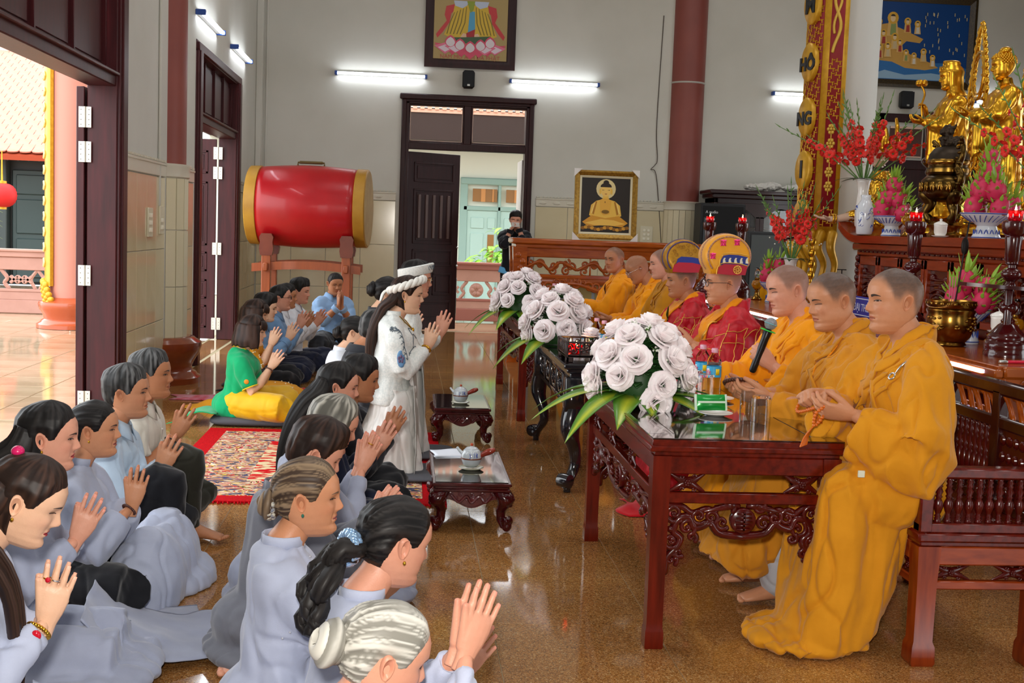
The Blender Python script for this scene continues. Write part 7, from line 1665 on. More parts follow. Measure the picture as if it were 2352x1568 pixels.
MB().lathe([(.127, .436), (.1375, .44), (.1375, .462), (.127, .466)], 40).lathe([(.13, .49), (.138, .5), (.138, .52), (.13, .53)], 40).build('bright_bands', M_br, cn, smooth=50)
MB().lathe([(.135, .52), (.13, .56), (.1, .6), (.06, .615), (.001, .62)], 36).build('lid', mat('sooty bronze', '3a3026', .45, .8), cn, smooth=60)
mb = MB(); mb.ell((0, 0, .64), (.045, .06, .045), 14, 8).ell((-.02, 0, .72), (.042, .045, .045), 14, 8).ell((-.06, 0, .71), (.02, .028, .022), 10, 6)
for s_ in (-1, 1): mb.tube([(-.03, s_*.03, .62), (-.05, s_*.035, .67)], .018, 8).tube([(.01, s_*.035, .74), (.015, s_*.06, .775)], [.014, .006], 6).ell((.04, s_*.02, .66), (.03, .03, .03), 10, 6)
V, F = remesh(mb, .008, 2); V = drape(V, F, .005, (60, 60, 60), .4, 2.); q = MB(); q.add(V, F.tolist()); q.build('lion_finial', mat('sooty bronze', ''), cn, smooth=180)
for s_ in (-1, 1):
 q = MB().tube(cr([(0, s_*.165, .33), (0, s_*.2, .4), (-.01, s_*.17, .47), (0, s_*.2, .55), (0, s_*.19, .62), (-.02, s_*.215, .66)], 24), np.linspace(.03, .016, 24), 8)
 for k in range(9): q.ell((-.02, s_*(.185+.012*(-1)**k), .36+.034*k), (.018, .02, .012), 8, 5)
 q.build('dragon_handle', M_bz, cn, smooth=180)
q = MB()
for k in range(8): scroll(q, (0, 0), .05, 1.5, k, (-1)**k, .009, 0) if 0 else q.tube([( -math.cos(a0)*.178, math.sin(a0)*.178, .34+.03*math.sin(t*1.7)) for t, a0 in [(t, -1.2+.3*k+.07*math.cos(t)) for t in np.linspace(0, 6, 12)]], .007, 6)
q.build('cloud_relief', M_br, cn, smooth=180)
# ---- gold statues
def statue(x, y, z, yaw, Hs, label, kind):
 e = empty('gold_statue', (x, y, z), yaw, label, 'statue'); mb = MB(); s = Hs/1.28; v = np.array
 mb.loft([np.stack([cx+np.cos(a_)*rx, np.sin(a_)*ry, np.full(28, zz)], 1)*s for a_ in (np.arange(28)*2*PI/28,) for cx, rx, ry, zz in ((0, .19, .2, .02), (.0, .17, .19, .15), (0, .155, .18, .4), (0, .15, .185, .6), (.0, .14, .18, .75), (0, .135, .19, .88), (0, .115, .2, .96), (-.01, .08, .15, 1.01), (0, .055, .06, 1.04), (.0, .05, .05, 1.1))])
 el = {}; wr_ = {}
 for sd, q in ((1, 'L'), (-1, 'R')):
  S = v((-.01, sd*.175, .955));
  if kind == 'veil': W = v((.23, sd*.08, .80)) if sd > 0 else v((.17, -.1, .86))
  else: W = v((.26, sd*.07, .80)) if sd > 0 else v((.12, -.24, .52))
  E = ik(S, W, .2, .19, (-.4, sd*.6, -1)); el[q], wr_[q] = E, W
  mb.tube(np.array(cr([S, (S+E)/2, E, (E+W)/2, W], 12))*s, np.interp(np.linspace(0, 1, 12), [0, .4, .8, 1], [.075, .08, .06, .035])*s, 14)
  mb.loft([np.stack([np.full(16, (E[0]*(1-t)+W[0]*t)), E[1]*(1-t)+W[1]*t+np.cos(np.arange(16)*PI/8)*.035, (E[2]*(1-t)+W[2]*t)-.13*(.6+.6*t)+np.sin(np.arange(16)*PI/8)*(.13+.1*t)], 1)*s for t in (0.05, .5, .85)])
 V, F = remesh(mb, .013, 2); V = drape(V, F, .011*s, (20, 20, 3.2), .12, 3. if kind == 'veil' else 8.); V = lap(V, F, 1, .4); V[:, 2] = np.maximum(V[:, 2], 0); q = MB(); q.add(V, F.tolist())
 Mh = TM((.012*s, 0, 1.075*s), (0, .10, 0), s*.93); X, Y, Z, TH = head_grid(72, 60, {'nose': 1.05, 'jaw': 1.04}); q.grid(np.stack([X, Y, Z], -1), T=Mh, wrap=True)
 for sd in (-1, 1):
  for zz, r_, w_ in ((.134, .0018, .036), (.118, .0022, .03), (.113, .0012, .028)): q.tube([(_hx(np.array(yy), np.array(zz+.004*math.sin(PI*t)), {})+.0015, yy, zz+.004*math.sin(PI*t)) for t, yy in [(t, sd*(.016+w_*t)) for t in np.linspace(0, 1, 8)]], r_, 5, T=Mh)
  q.ell((-.015, sd*.076, .09), (.014, .008, .042), 10, 8, T=Mh)
 for qn, sd in (('L', 1), ('R', -1)):
  b = MB(); Fd, Nd = ((1, 0, .1), (0, -.3, 1)) if (kind != 'veil' and qn == 'L') or (kind == 'veil' and qn == 'L') else ((.3, 0, 1), (1, .3, 0)) if kind == 'veil' else ((.2, 0, -1), (1, 0, .2))
  put_hand(b, 'curl' if qn == 'L' or kind == 'veil' else 'flat', qn, wr_[qn]*s, Fd, Nd, 1., s*.9, 1); q.add(np.concatenate(b.v), b.f)
 q.has_c = False
 if kind == 'curls':
  for j in range(9):
   zz = .15+.085*math.sin(j/8*PI/2)*1.0
   for k in range(26 if j < 6 else 12):
    a = 2*PI*k/(26 if j < 6 else 12)+.12*j; zc = .135+.0125*j; W_ = np.interp(min(zc, .226), *T_W); B_ = np.interp(min(zc, .226), *T_B); F_ = np.interp(min(zc, .226), *T_F); c_ = math.cos(a)
    if c_ > .35 and zc < .185: continue
    q.ell(((F_ if c_ > 0 else -B_)*c_*1.02, W_*math.sin(a)*1.04, zc), (.011, .011, .011), 7, 5, T=Mh)
  q.ell((-.02, 0, .235), (.05, .05, .035), 16, 8, T=Mh)
 else:
  R = []
  for zz, k in ((.0, 1.1), (.05, 1.12), (.1, 1.12), (.15, 1.14), (.18, 1.14), (.205, 1.22), (.225, 1.45), (.24, 1.35), (.252, .8), (.257, .25)):
   W_ = np.interp(min(max(zz, .07), .215), *T_W)*k*1.05; B_ = np.interp(min(max(zz, .1), .21), *T_B)*k; a = np.linspace(.95, 2*PI-.95, 24) if zz < .17 else np.linspace(.35, 2*PI-.35, 24); F_ = np.interp(min(zz, .21), *T_F)*(.62 if zz < .17 else 1.05)
   R.append([((F_ if math.cos(t) > 0 else -B_)*math.cos(t), W_*math.sin(t), zz) for t in a])
  R.insert(0, [((.07 if math.cos(t) > 0 else .13)*math.cos(t)-.0, .12*math.sin(t), -.06) for t in np.linspace(1.2, 2*PI-1.2, 24)]); q.sheet(R, .012, T=Mh)
  for k in range(5): q.prism([(-.012, 0), (.012, 0), (.014, .025), (0, .05), (-.014, .025)], .01, T=Mh@TM((.088-.012*abs(k-2), .022*(k-2), .165), (0, -.1, PI/2+.25*(k-2))))
  for k in range(12): q.tube([(.085*math.cos(a)+.01, .074*math.sin(a), .17) for a in np.linspace(-1.1, 1.1, 12)], .006, 6, T=Mh) if k == 0 else None
 q.build('figure', M_go, e, smooth=180)
 if kind == 'veil':
  q = MB().tube(np.array(cr([(.2, -.1, .82), (.22, -.1, .95), (.2, -.1, 1.05), (.23, -.1, 1.12)], 12))*s, .009*s, 7)
  for k in range(6): a = k*PI/3; q.ell(v((.23+.03*math.cos(a), -.1+.03*math.sin(a), 1.14))*s, (.02*s, .02*s, .028*s), 8, 6)
  q.build('lotus_stem', M_go, e, smooth=180)
 # pierced flame aureole
 q = MB(); ou = [(1.05*math.sin(PI*t)**.8*.30*(1-.25*t), .1+1.52*t) for t in np.linspace(0, .985, 24)]
 rim = [(-.2*s, y*s, zz*s) for y, zz in ou]; rim2 = [(-.2*s, -y*s, zz*s) for y, zz in ou]; q.tube(rim, .016*s, 7, up=(1, 0, 0)).tube(rim2, .016*s, 7, up=(1, 0, 0)); q.tube([(-.2*s, .16*s*math.cos(t), (1.2+.19*math.sin(t))*s) for t in np.linspace(0, 2*PI, 28)], .016*s, 7); q.tube([(-.2*s, .12*s*math.cos(t), (1.2+.15*math.sin(t))*s) for t in np.linspace(0, 2*PI, 28)], .008*s, 6)
 for i, t in enumerate(np.linspace(.08, .94, 22)):
  y, zz = 1.05*math.sin(PI*t)**.8*.30*(1-.25*t), .1+1.52*t
  for sd in (-1, 1):
   q.tube(np.array(cr([(-.2, sd*y, zz), (-.21, sd*y*.8, zz+.05), (-.2, sd*y*.6, zz+.02), (-.21, sd*y*.66, zz+.07), (-.2, sd*y*.4, zz+.1)], 10))*s, .012*s, 6, up=(1, 0, 0)); q.ell((-.2*s, sd*y*.75*s, (zz+.03)*s), (.014*s, .02*s, .02*s), 7, 5)
   if t > .6: q.tube(np.array(cr([(-.2, sd*y*1.0, zz), (-.2, sd*(y+.03), zz+.04), (-.2, sd*(y-.005), zz+.075)], 8))*s, [.014*s]*4+[.01*s]*2+[.006*s]*2, 6, up=(1, 0, 0))
 q.build('aureole', M_go, e, smooth=180)
 q = MB().lathe([(.2, -.12), (.24, -.1), (.24, -.06), (.2, -.03), (.2, .02)], 32, T=TM((0, 0, 0), (0, 0, 0), s))
 for k in range(16): a = k*PI/8; q.ell((.21*math.cos(a)*s, .21*math.sin(a)*s, -.02*s), (.045*s, .045*s, .05*s), 8, 6)
 q.build('lotus_base', M_go, e, smooth=60); return e
statue(4.05, 9.0, 1.68, PI-.18, 1.17, 'gold standing figure with a veil and a lotus stem, the left of the two statues', 'veil')
statue(4.12, 8.32, 1.68, PI-.22, 1.17, 'gold standing Buddha with tight curls, the right of the two statues', 'curls')
e = empty('seated_statue', (3.78, 9.62, 1.56), PI+.05, 'painted seated statue with gold bracelet mostly hidden behind the gladiolus', 'statue')
mb = MB(); mb.ell((0, 0, .1), (.2, .26, .1), 20, 8); mb.loft([np.stack([np.cos(np.arange(20)*PI/10)*a, np.sin(np.arange(20)*PI/10)*b, np.full(20, zz)], 1) for a, b, zz in ((.13, .17, .08), (.11, .14, .25), (.11, .16, .42), (.06, .08, .52))]); mb.tube(cr([(0, .15, .42), (.1, .22, .28), (.2, .2, .19), (.32, .16, .14)], 12), np.linspace(.06, .04, 12), 12)
V, F = remesh(mb, .013, 2); V = drape(V, F, .012, (26, 26, 18), .3, 5.); q = MB(); q.add(V, F.tolist()); q.build('robe', M_go, e, smooth=180)
q = MB().tube(cr([(.28, .17, .15), (.4, .15, .12), (.47, .14, .115)], 8), [.036, .034, .032, .03, .027, .025, .023, .022], 12); b = MB(); put_hand(b, 'flat', 'L', np.array((.47, .14, .115)), (1, -.1, .1), (0, .1, 1), 1., .8, 1); q.add(np.concatenate(b.v), b.f); q.has_c = False; q.build('arm', mat('statue flesh', 'd8b8a0', .4), e, smooth=180); X, Y, Z, TH = head_grid(56, 44, {}); MB().grid(np.stack([X, Y, Z], -1), T=TM((0, 0, .55), (0, .1, 0), .85), wrap=True).build('face', mat('statue flesh', ''), e, smooth=180)
q = MB()
for dx in (0, .02): q.tube([(.43+dx, .145+.035*math.cos(t), .118+.035*math.sin(t)) for t in np.linspace(0, 2*PI, 18)], .008, 7)
q.build('bracelet', M_go, e, smooth=180); q = MB().lathe([(.07, .66), (.085, .70), (.07, .74), (.05, .78), (.03, .85), (.001, .9)], 20)
for k in range(9): a = k*2*PI/9; q.ell((.08*math.cos(a), .08*math.sin(a), .74), (.025, .02, .05), 8, 6)
for s_ in (-1, 1): q.tube(cr([(-.02, s_*.07, .68), (-.04, s_*.16, .72), (-.02, s_*.2, .84), (-.03, s_*.15, .92)], 14), np.linspace(.03, .012, 14), 8)
q.build('crown', M_go, e, smooth=180)
# ---- the curved gilded couplet board on the white column
cb_ = empty('couplet_board', (3.66, 10.2, 0), 0, 'tall curved gilded board with black letters on the white column', 'signboard'); M_rd = mat('board red', '8f1620', .45)
A0, A1 = PI*1.04-.02, PI*1.36
def arc(r, a0, a1, z0, z1, th, n=14, k=2): return [[(math.cos(a)*r, math.sin(a)*r, zz) for a in np.linspace(a0, a1, n)] for zz in np.linspace(z0, z1, k)]
AA, AB = PI*.62, PI*1.38
MB().sheet(arc(.33, AA, AB, 1.5, 5.2, .03, 22), .03).build('board', M_gold, cb_, smooth=180)
for a0, a1 in ((AA+.04, AB-.62), (AB-.42, AB-.1)): MB().sheet(arc(.347, a0, a1, 1.62, 5.2, .01, 14), .006).build('red_ground', M_rd, cb_, smooth=180)
q = MB()
def key_band(a0, a1, z0, z1, step=.055):
 rows = int((z1-z0)/step); cols_ = max(2, int((a1-a0)*.35/step))
 for i in range(rows):
  for j in range(cols_):
   am = a0+(a1-a0)*(j+.5)/cols_; zm = z0+step*(i+.5); da = (a1-a0)/cols_
   def P(u, v): a = am+da*u; return (math.cos(a)*.352, math.sin(a)*.352, zm+step*v)
   if (i+j) % 2: segs = (((-.5, 0), (.5, 0)), ((-.25, .5), (-.25, 0)), ((.25, -.5), (.25, 0)))
   else: segs = (((0, -.5), (0, .5)), ((0, .25), (.5, .25)), ((0, -.25), (-.5, -.25)))
   for p, r_ in segs: q.tube([P(*p), P(*r_)], .0048, 4, rnd_=False)
key_band(AA+.75, AB-.63, 1.64, 5.1); key_band(AB-.41, AB-.11, 2.5, 3.0); key_band(AB-.41, AB-.11, 1.62, 1.84)
q.build('key_fret', M_gold, cb_, smooth=0)
q = MB()
for z in np.linspace(1.95, 2.42, 5):
 a = AB-.26
 for k in range(6): q.ell((math.cos(a+.07*math.cos(k*PI/3))*.353, math.sin(a+.07*math.cos(k*PI/3))*.353, z+.03*math.sin(k*PI/3)), (.014, .014, .016), 7, 5)
 q.ell((math.cos(a)*.358, math.sin(a)*.358, z), (.013, .013, .013), 8, 6)
q.tube([(math.cos(AB-.26)*.352, math.sin(AB-.26)*.352, z) for z in np.linspace(1.88, 2.46, 8)], .005, 5)
q.tube([(math.cos(AB-.26+.08*math.sin(z*14))*.354, math.sin(AB-.26+.08*math.sin(z*14))*.354, z) for z in np.linspace(3.05, 3.9, 40)], .014, 6); q.tube([(math.cos(AB-.26-.08*math.sin(z*14))*.354, math.sin(AB-.26-.08*math.sin(z*14))*.354, z) for z in np.linspace(3.2, 4.4, 40)], .012, 6)
q.build('flower_relief', mat('pale gold', 'd8b248', .35, .2), cb_, smooth=180)
am = PI*1.07
for ch, z in (('M', 3.45), ('HÔ', 2.98), ('NG', 2.53), ('I', 2.09), ('A', 1.68)):
 pl = empty('letter_boss', (math.cos(am)*.348, math.sin(am)*.348, z), am+PI/2); pl.parent = cb_
 MB().lathe([(.02, 0), (.115, 0), (.115, .03), (.105, .04), (.02, .042)], 28, T=TM((0, 0, 0), (PI/2, 0, 0), (1, 1, 1))@Matrix.Diagonal((1, 1.45, 1, 1)) if 0 else TM((0, 0, 0), (PI/2, 0, 0))@Matrix.Diagonal((1, 1.4, 1, 1))).build('oval_boss', M_gold, pl, smooth=50)
 text(ch, .20 if len(ch) == 1 else .15, mat('black letter', '14161c', .35), pl, (0, -.043, -.065), (PI/2, 0, 0), 'lettering', .006, 'CENTER', .006)
q = MB()
for k in range(9): a = AA+.1+(AB-AA-.2)*k/8; q.tube(cr([(math.cos(a)*.33, math.sin(a)*.33, 1.56), (math.cos(a)*.39, math.sin(a)*.39, 1.44), (math.cos(a+.1)*.33, math.sin(a+.1)*.33, 1.3), (math.cos(a)*.36, math.sin(a)*.36, 1.12)], 14), np.linspace(.045, .02, 14), 8)
q.build('cloud_base', M_gold, cb_, smooth=180)
bs = empty('brass_bell_string', (3.28, 9.72, 1.0), 0, 'vertical string of brass bells at the far end of the upper altar', 'bells'); q = MB().tube([(0, 0, 0), (0, 0, .52)], .012, 8)
for k in range(6): q.ell((0, 0, .04+.09*k), (.032, .032, .038), 12, 8)
q.build('bells', M_go, bs, smooth=180); MB().tube([(0, 0, .52), (-.04, .0, .55), (-.22, .05, .5)], .006, 6).build('hanger', mat('black iron', ''), bs)
# ---------------------------------------------------------------- the people
G_lay = cloth('grey lay robe', 'a9b0c4', 'a2a9be'); G_lay2 = cloth('pale grey lay robe', 'b3bad0', 'abb2c8'); G_lay3 = cloth('mid grey lay robe', '9aa0b4', '9298ac'); G_dk = cloth('dark grey dress', '6d6f78', '666872')
C_blk = cloth('black trousers', '15161a', '191a1f'); C_olv = cloth('olive trousers', '2e2d26', '292820'); C_nav = cloth('navy dress', '1a2036', '171c30'); C_suit = cloth('charcoal suit', '37393f', '313338')
C_lb = cloth('light blue shirt', 'bcd0e2', 'b3c8dc'); C_cream = cloth('cream shirt', 'd9d4c8', 'd0cbbe'); C_blue = cloth('sky blue shirt', '8fb0d6', '86a8cf'); C_mb = cloth('mid blue shirt', '6f92b8', '6789ae'); C_wh = cloth('white shirt', 'dfe3ea', 'd6dae2')
C_gr = cloth('green tunic', '12a368', '109a61'); C_yel = cloth('yellow silk', 'e3b016', 'dca80f', .5); C_dot = mat('dotted mustard', 'cf8d12', .85)
S_gold = mat('gold jewellery', 'd8a83a', .25, 1.); S_silv = mat('silver jewellery', 'd5d7da', .2, 1.); S_red = mat('red stone', 'c01028', .1, coat=.8); S_brown = mat('dark wood bead', '4a2418', .3, coat=.4); S_blackm = mat('glasses frame', '202126', .3)
def earring(c, m=None, sides=(-1,), r=.0045, z=.078):
 q = MB()
 for s_ in sides: q.ell((-.006, s_*.083, z), (r, r, r*1.3), 8, 6, T=c['Mh'])
 q.build('earring', m or S_gold, c['root'])
def decal(c, cen, u, v, ru, rv, name, m, pow_=2., n=9, off=.003, par=None):
 cen, u, v = (np.array(a, float) for a in (cen, u, v)); G = []
 for i in np.linspace(-1, 1, n):
  row = []
  for j in np.linspace(-1, 1, n):
   k = max(abs(i), abs(j)); l = math.hypot(i, j); f = k/l if (l > 0 and pow_ == 2) else 1.
   row.append(c['sn'].p(cen+u*i*f*ru+v*j*f*rv, off))
  G.append(row)
 q = MB(); q.sheet(G, .003); return q.build(name, m, c['root'], smooth=180)
def ringf(c, q, m, finger=1, r=.0105):
 W, hd = c['W'][q], c['hd'][q]; F = np.array(hd[1], float); F /= np.linalg.norm(F); N = np.array(hd[2], float); N -= F*(N@F); N /= np.linalg.norm(N); Y = np.cross(N, F); sg = 1 if q == 'L' else -1
 p = W+(F*.118+Y*sg*(.0305, .0103, -.01)[finger])*c['s']*.9; b = MB(); b.tube([p+(Y*math.cos(t)+N*math.sin(t))*r for t in np.linspace(0, 2*PI, 13)], .0022, 6); b.build('finger_ring', m, c['root'], smooth=180); return p-N*(r+.003)
def E1(c): earring(c); ringf(c, 'R', S_silv, 1); p = ringf(c, 'R', S_gold, 0); MB().ell(p, (.007, .007, .007), 10, 7).build('ring_stone', S_red, c['root']); bracelet(c, 'R', S_gold, .03, .033, .0055, 24, 'gold_bracelet'); d = (c['W']['R']-c['E']['R']); d /= np.linalg.norm(d); q = MB(); w_ = c['W']['R']-d*.03; q.ell(w_+np.array((.0, -.034, .0)), (.012, .006, .014), 12, 8); q.build('bracelet_stone', S_red, c['root']); bb = MB(); bb.ell(np.array(c['Mh']@Vector((-.07, 0, .225))), (.016, .018, .014), 12, 8); bb.build('hair_tie', mat('pink tie', 'c2185b', .3), c['root'], smooth=180); q = MB(); P = c['sn'].path([c['N']+c['lat']*.06+c['fw']*.03, c['N']+c['fw']*.1-c['up']*.1, c['N']-c['lat']*.06+c['fw']*.03], 26, .004); [q.ell(p, (.0045,)*3, 7, 5) for p in P]; q.build('necklace', S_silv, c['root'])
p1 = person('young woman with long brown half tied hair and a ruby bracelet, hands joined', -.911, 3.0, 8, .905, s=.97, pose='sit', hx=.20, pz=.11, pitch=.42, lod=0, skin='c', P={'eye': .22, 'lip': tuple(H('b8323e')), 'jaw': .95, 'gaze': 0}, hair='long', hc='brown', hairgeo=lambda *a: (fall(.5, .08)(*a), fall(.48, .06, side=-1)(*a)), hands=('prayw', (-.845, 2.96, .52), .28, .12), top=tunic(G_lay2, spread=.44), extra=E1, arm_r=.95)
cloth_sheet(p1['root'], 'tunic_panel', G_lay2, patch((.2, -.3, .16), (.15, .45, .18), (.62, -.35, .012), (.72, .5, .012), 26, 28, .0, 1.8), .004, .016, 3.)
def E2(c): earring(c)
p2 = person('woman with straight black hair tucked behind her ear, hands joined, grey robe spread beside her', -1.114, 3.9, 4, .905, s=.97, pose='sit', hx=.17, pz=.11, pitch=.06, hyaw=.05, lod=0, skin='e', P={'eye': .6, 'lip': tuple(H('b03a40'))}, hair='long', hc='black', hairgeo=fall(.14, .075, side=0), hands=('prayw', (-1.01, 3.86, .485), .46, .1), top=tunic(G_lay3, spread=.4), extra=E2)
R_ = p2['root']; rl = lambda x, y, z: (x-R_.location.x, y-R_.location.y, z)
cloth_sheet(p2['root'], 'tunic_panel', G_lay3, patch(rl(-1.05, 4.36, .2), rl(-1.0, 3.8, .23), rl(-.575, 4.58, .014), rl(-.56, 4.06, .014), 34, 26, 0, 2.6), .004, .014, 5.)
cloth_sheet(p2['root'], 'tunic_tail', G_lay3, patch(rl(-1.1, 4.5, .12), rl(-1.0, 4.1, .16), rl(-.72, 4.66, .012), rl(-.66, 4.3, .01), 24, 20, 0, 2.2), .004, .012, 8.)
p3 = person('older woman with a black bun and a grey robe over black trousers, hands joined', -1.158, 4.65, 2, .80, s=.95, pose='cross', hx=.16, pz=.10, pitch=-.02, lod=0, skin='b', P={'eye': .5, 'age': 1., 'lip': tuple(H('9c5048'))}, hair='bun', hc='black', hairgeo=bun(.034), hands=('prayw', (-1.0, 4.6, .42), .2, .1), top=tunic(G_lay, lap=False, r=(.078, .085, .06), frac=.88, loose=1.12, amp=.008), bottom=trousers(C_blk, (.11, .085, .06)), extra=lambda c: (earring(c), bracelet(c, 'R', S_brown, .02)))
R_ = p3['root']
q = MB(); q.ell(rl(-.95, 4.98, .05), (.15, .28, .27), 24, 12).ell(rl(-.88, 5.02, .02), (.14, .25, .10), 20, 8).ell(rl(-.98, 4.75, .08), (.15, .22, .22), 20, 10); finish(p3, q, 'tunic_skirt', G_lay, .012, (13, 13, 3), .2, it=3)
p4 = person('man with greying hair in a light blue shirt and black trousers, hands joined', -1.185, 5.3, 0, .855, s=.97, sex='m', pose='up', hx=.13, pz=.10, pitch=-.04, lod=0, skin='b', P={'eye': .6, 'age': 1.2, 'cheek': 1.3, 'beard': .12}, hair='short', hc='salt', hands=('prayw', (-1.03, 5.26, .42), .48, .1), top=shirt(C_lb), bottom=trousers(C_blk), arm_r=.97)
def E5(c):
 d = (c['W']['R']-c['E']['R']); d /= np.linalg.norm(d); w_ = c['W']['R']-d*.03; _, s_, t_ = fr(d); q = MB().tube([w_+(s_*math.cos(a)*.033+t_*math.sin(a)*.028) for a in np.linspace(0, 2*PI, 16)], .006, 7, flat=.5); q.build('watch_strap', S_blackm, c['root'], smooth=180)
p5 = person('man in a cream short sleeved shirt and olive trousers, hands joined, beside the wooden jamb', -1.187, 5.8, -2, .87, s=.97, sex='m', pose='up', hx=.13, pz=.10, pitch=-.06, lod=0, skin='d', P={'eye': .55, 'age': 1.2}, hair='short', hc='salt', hands=('prayw', (-1.06, 5.76, .48), .5, .1), top=shirt(C_cream, long=False), bottom=trousers(C_olv), bare=True, extra=E5)
# right-hand group, seen from behind
def scrunchie(m, at, R, r=.012, n=26):
 def f(c):
  q = MB()
  for k in range(n): a = 2*PI*k/n; q.ell(np.array(c['Mh']@Vector((at[0]+.006*(-1)**k, at[1]+R*math.cos(a), at[2]+R*math.sin(a)))), (r*(1+.3*(k % 2)),)*3, 7, 5)
  q.build('hair_scrunchie', m, c['root'], smooth=180)
 return f
p6 = person('old woman with white hair in a loose bun, nearest the camera, hands joined', -.03, 2.45, 16, .725, s=1.0, pose='sit', hx=.24, pz=.10, pitch=.30, lod=0, skin='e', P={'eye': .4, 'age': 1.3}, hair='bun', hc='white', hairgeo=bun(.040, (-.112, .0, .115)), hands=('prayw', (.145, 2.6, .575), .40, .2), top=tunic(G_lay2), extra=earring)
p7 = person('woman with a curly black ponytail in a glittering blue hair tie', -.017, 3.1, 28, .80, s=1.03, pose='sit', hx=.12, pz=.10, pitch=.22, lod=0, skin='e', P={'eye': .4}, hair='bun', hc='black', hairgeo=lambda mb, Mh, hc, lod, B: [strand_loft(mb, cr([np.array(Mh@Vector(p)) for p in ((-.09, 0, .09), (-.15, .02*k, .07-.01*k), (-.185, .035*k, .0), (-.19, .04*k+.01, -.06-.02*j), (-.17, .045*k, -.12-.02*j))], 22)+np.stack([.012*np.sin(np.linspace(0, 22, 22)+k*2+j), .012*np.cos(np.linspace(0, 20, 22)+k), .006*np.sin(np.linspace(0, 30, 22))], 1), .03*(1-.55*np.linspace(0, 1, 22)), hc, lod, k=8, amp=.35, seed=k+j*3.1, n=20) for k in (-1, 0, 1) for j in (0, 1)], hands=('pray', (.32, 0, .30), .8), top=tunic(G_lay2), extra=lambda c: (earring(c), scrunchie(mat('blue sequin', '5f9ad6', .15, .6, col2='c9e4ff', nscale=300), (-.125, 0, .085), .034, .014)(c)))
p8 = person('woman with tied back brown grey hair in a pale grey tunic, face turned right', -.269, 3.46, 6, .83, s=1.0, pose='sit', hx=.07, pz=.10, pitch=.0, hyaw=-.12, lod=0, skin='b', P={'eye': .45, 'age': 1.2, 'lip': tuple(H('a8605a')), 'browc': (.16, .11, .08)}, hair='bun', hc='mix', hairgeo=bun(.036, (-.1, 0, .09)), hands=('pray', (.3, .06, .42), .6), top=tunic(G_lay2, pearls=mat('pearl snap', 'cfd2da', .2, .5)), extra=lambda c: (earring(c, mat('green earring', '2f6b5a', .2)), scrunchie(mat('navy pearl clip', '39476b', .4, col2='d8d2bc', nscale=120), (-.105, 0, .09), .036, .009)(c)), sw=.185)
p9 = person('woman with short wavy black hair in a dark grey dress, head bowed', -.304, 4.2, 12, .81, s=1.0, pose='sit', hx=.15, pz=.11, pitch=.4, lod=0, skin='e', P={'eye': .3, 'age': .8}, hair='mop', hc='brown', hands=('prayw', (-.10, 4.3, .44), .7), top=tunic(G_dk, loose=1.14, r=(.078, .07, .05)))
p10 = person('woman with straight silver hair covering her cheek, joined hands raised', -.277, 4.8, 12, .815, s=1.0, pose='sit', hx=.2, pz=.10, pitch=.35, lod=0, skin='e', P={'eye': .3, 'age': 1., 'face': 1.0}, hair='bob', hc='grey', hands=('prayw', (-.165, 4.86, .525), .42, .05), top=tunic(G_lay3), extra=lambda c: (earring(c, S_silv, r=.008), ringf(c, 'R', S_gold, 1)))
p11 = person('woman with long sleek black hair in a navy dress, hands joined', -.317, 5.8, 4, .84, s=1.02, pose='sit', hx=.17, pz=.10, pitch=.12, lod=0, skin='e', P={'eye': .55, 'lip': tuple(H('b0504c'))}, hair='long', hc='black', hairgeo=fall(.34, .08), hands=('prayw', (-.12, 5.82, .42), .5), top=tunic(C_nav, amp=.007), extra=earring)
p12 = person('man half hidden behind the navy dressed woman, black hair, dark jacket', -.231, 6.2, 4, .83, s=1.0, sex='m', pose='cross', hx=.15, pz=.10, pitch=.14, lod=1, skin='d', P={'age': 1.}, hair='short', hc='black', hands=('prayw', (-.08, 6.22, .42), .5), top=shirt(C_suit), bottom=trousers(C_blk))
p13 = person('man in a charcoal suit kneeling directly behind the bride', -.20, 7.75, 8, .95, s=1.0, sex='m', pose='sit', hx=.15, pz=.12, pitch=.2, lod=1, skin='d', P={}, hair='short', hc='salt', hands=('pray', (.28, 0, .45), .5), top=shirt(C_suit), bottom=trousers(C_blk))
p14 = person('woman in a pale grey blouse behind the suited man', -.36, 8.5, 4, .86, s=1.0, pose='sit', hx=.15, pz=.10, pitch=.1, lod=2, skin='c', hair='bun', hc='black', hairgeo=bun(), hands=('pray', (.3, 0, .42), .5), top=tunic(C_wh))
p15 = person('dark haired attendant kneeling farthest back beyond the couple', -.143, 8.75, 4, 1.13, s=1.0, pose='kneel', hx=.06, pz=.42, pitch=.05, lod=2, skin='c', hair='bun', hc='black', hairgeo=bun(.045, (-.1, 0, .13)), hands=('pray', (.24, 0, .75), .5), top=tunic(C_suit, lap=False), bottom=trousers(C_blk))
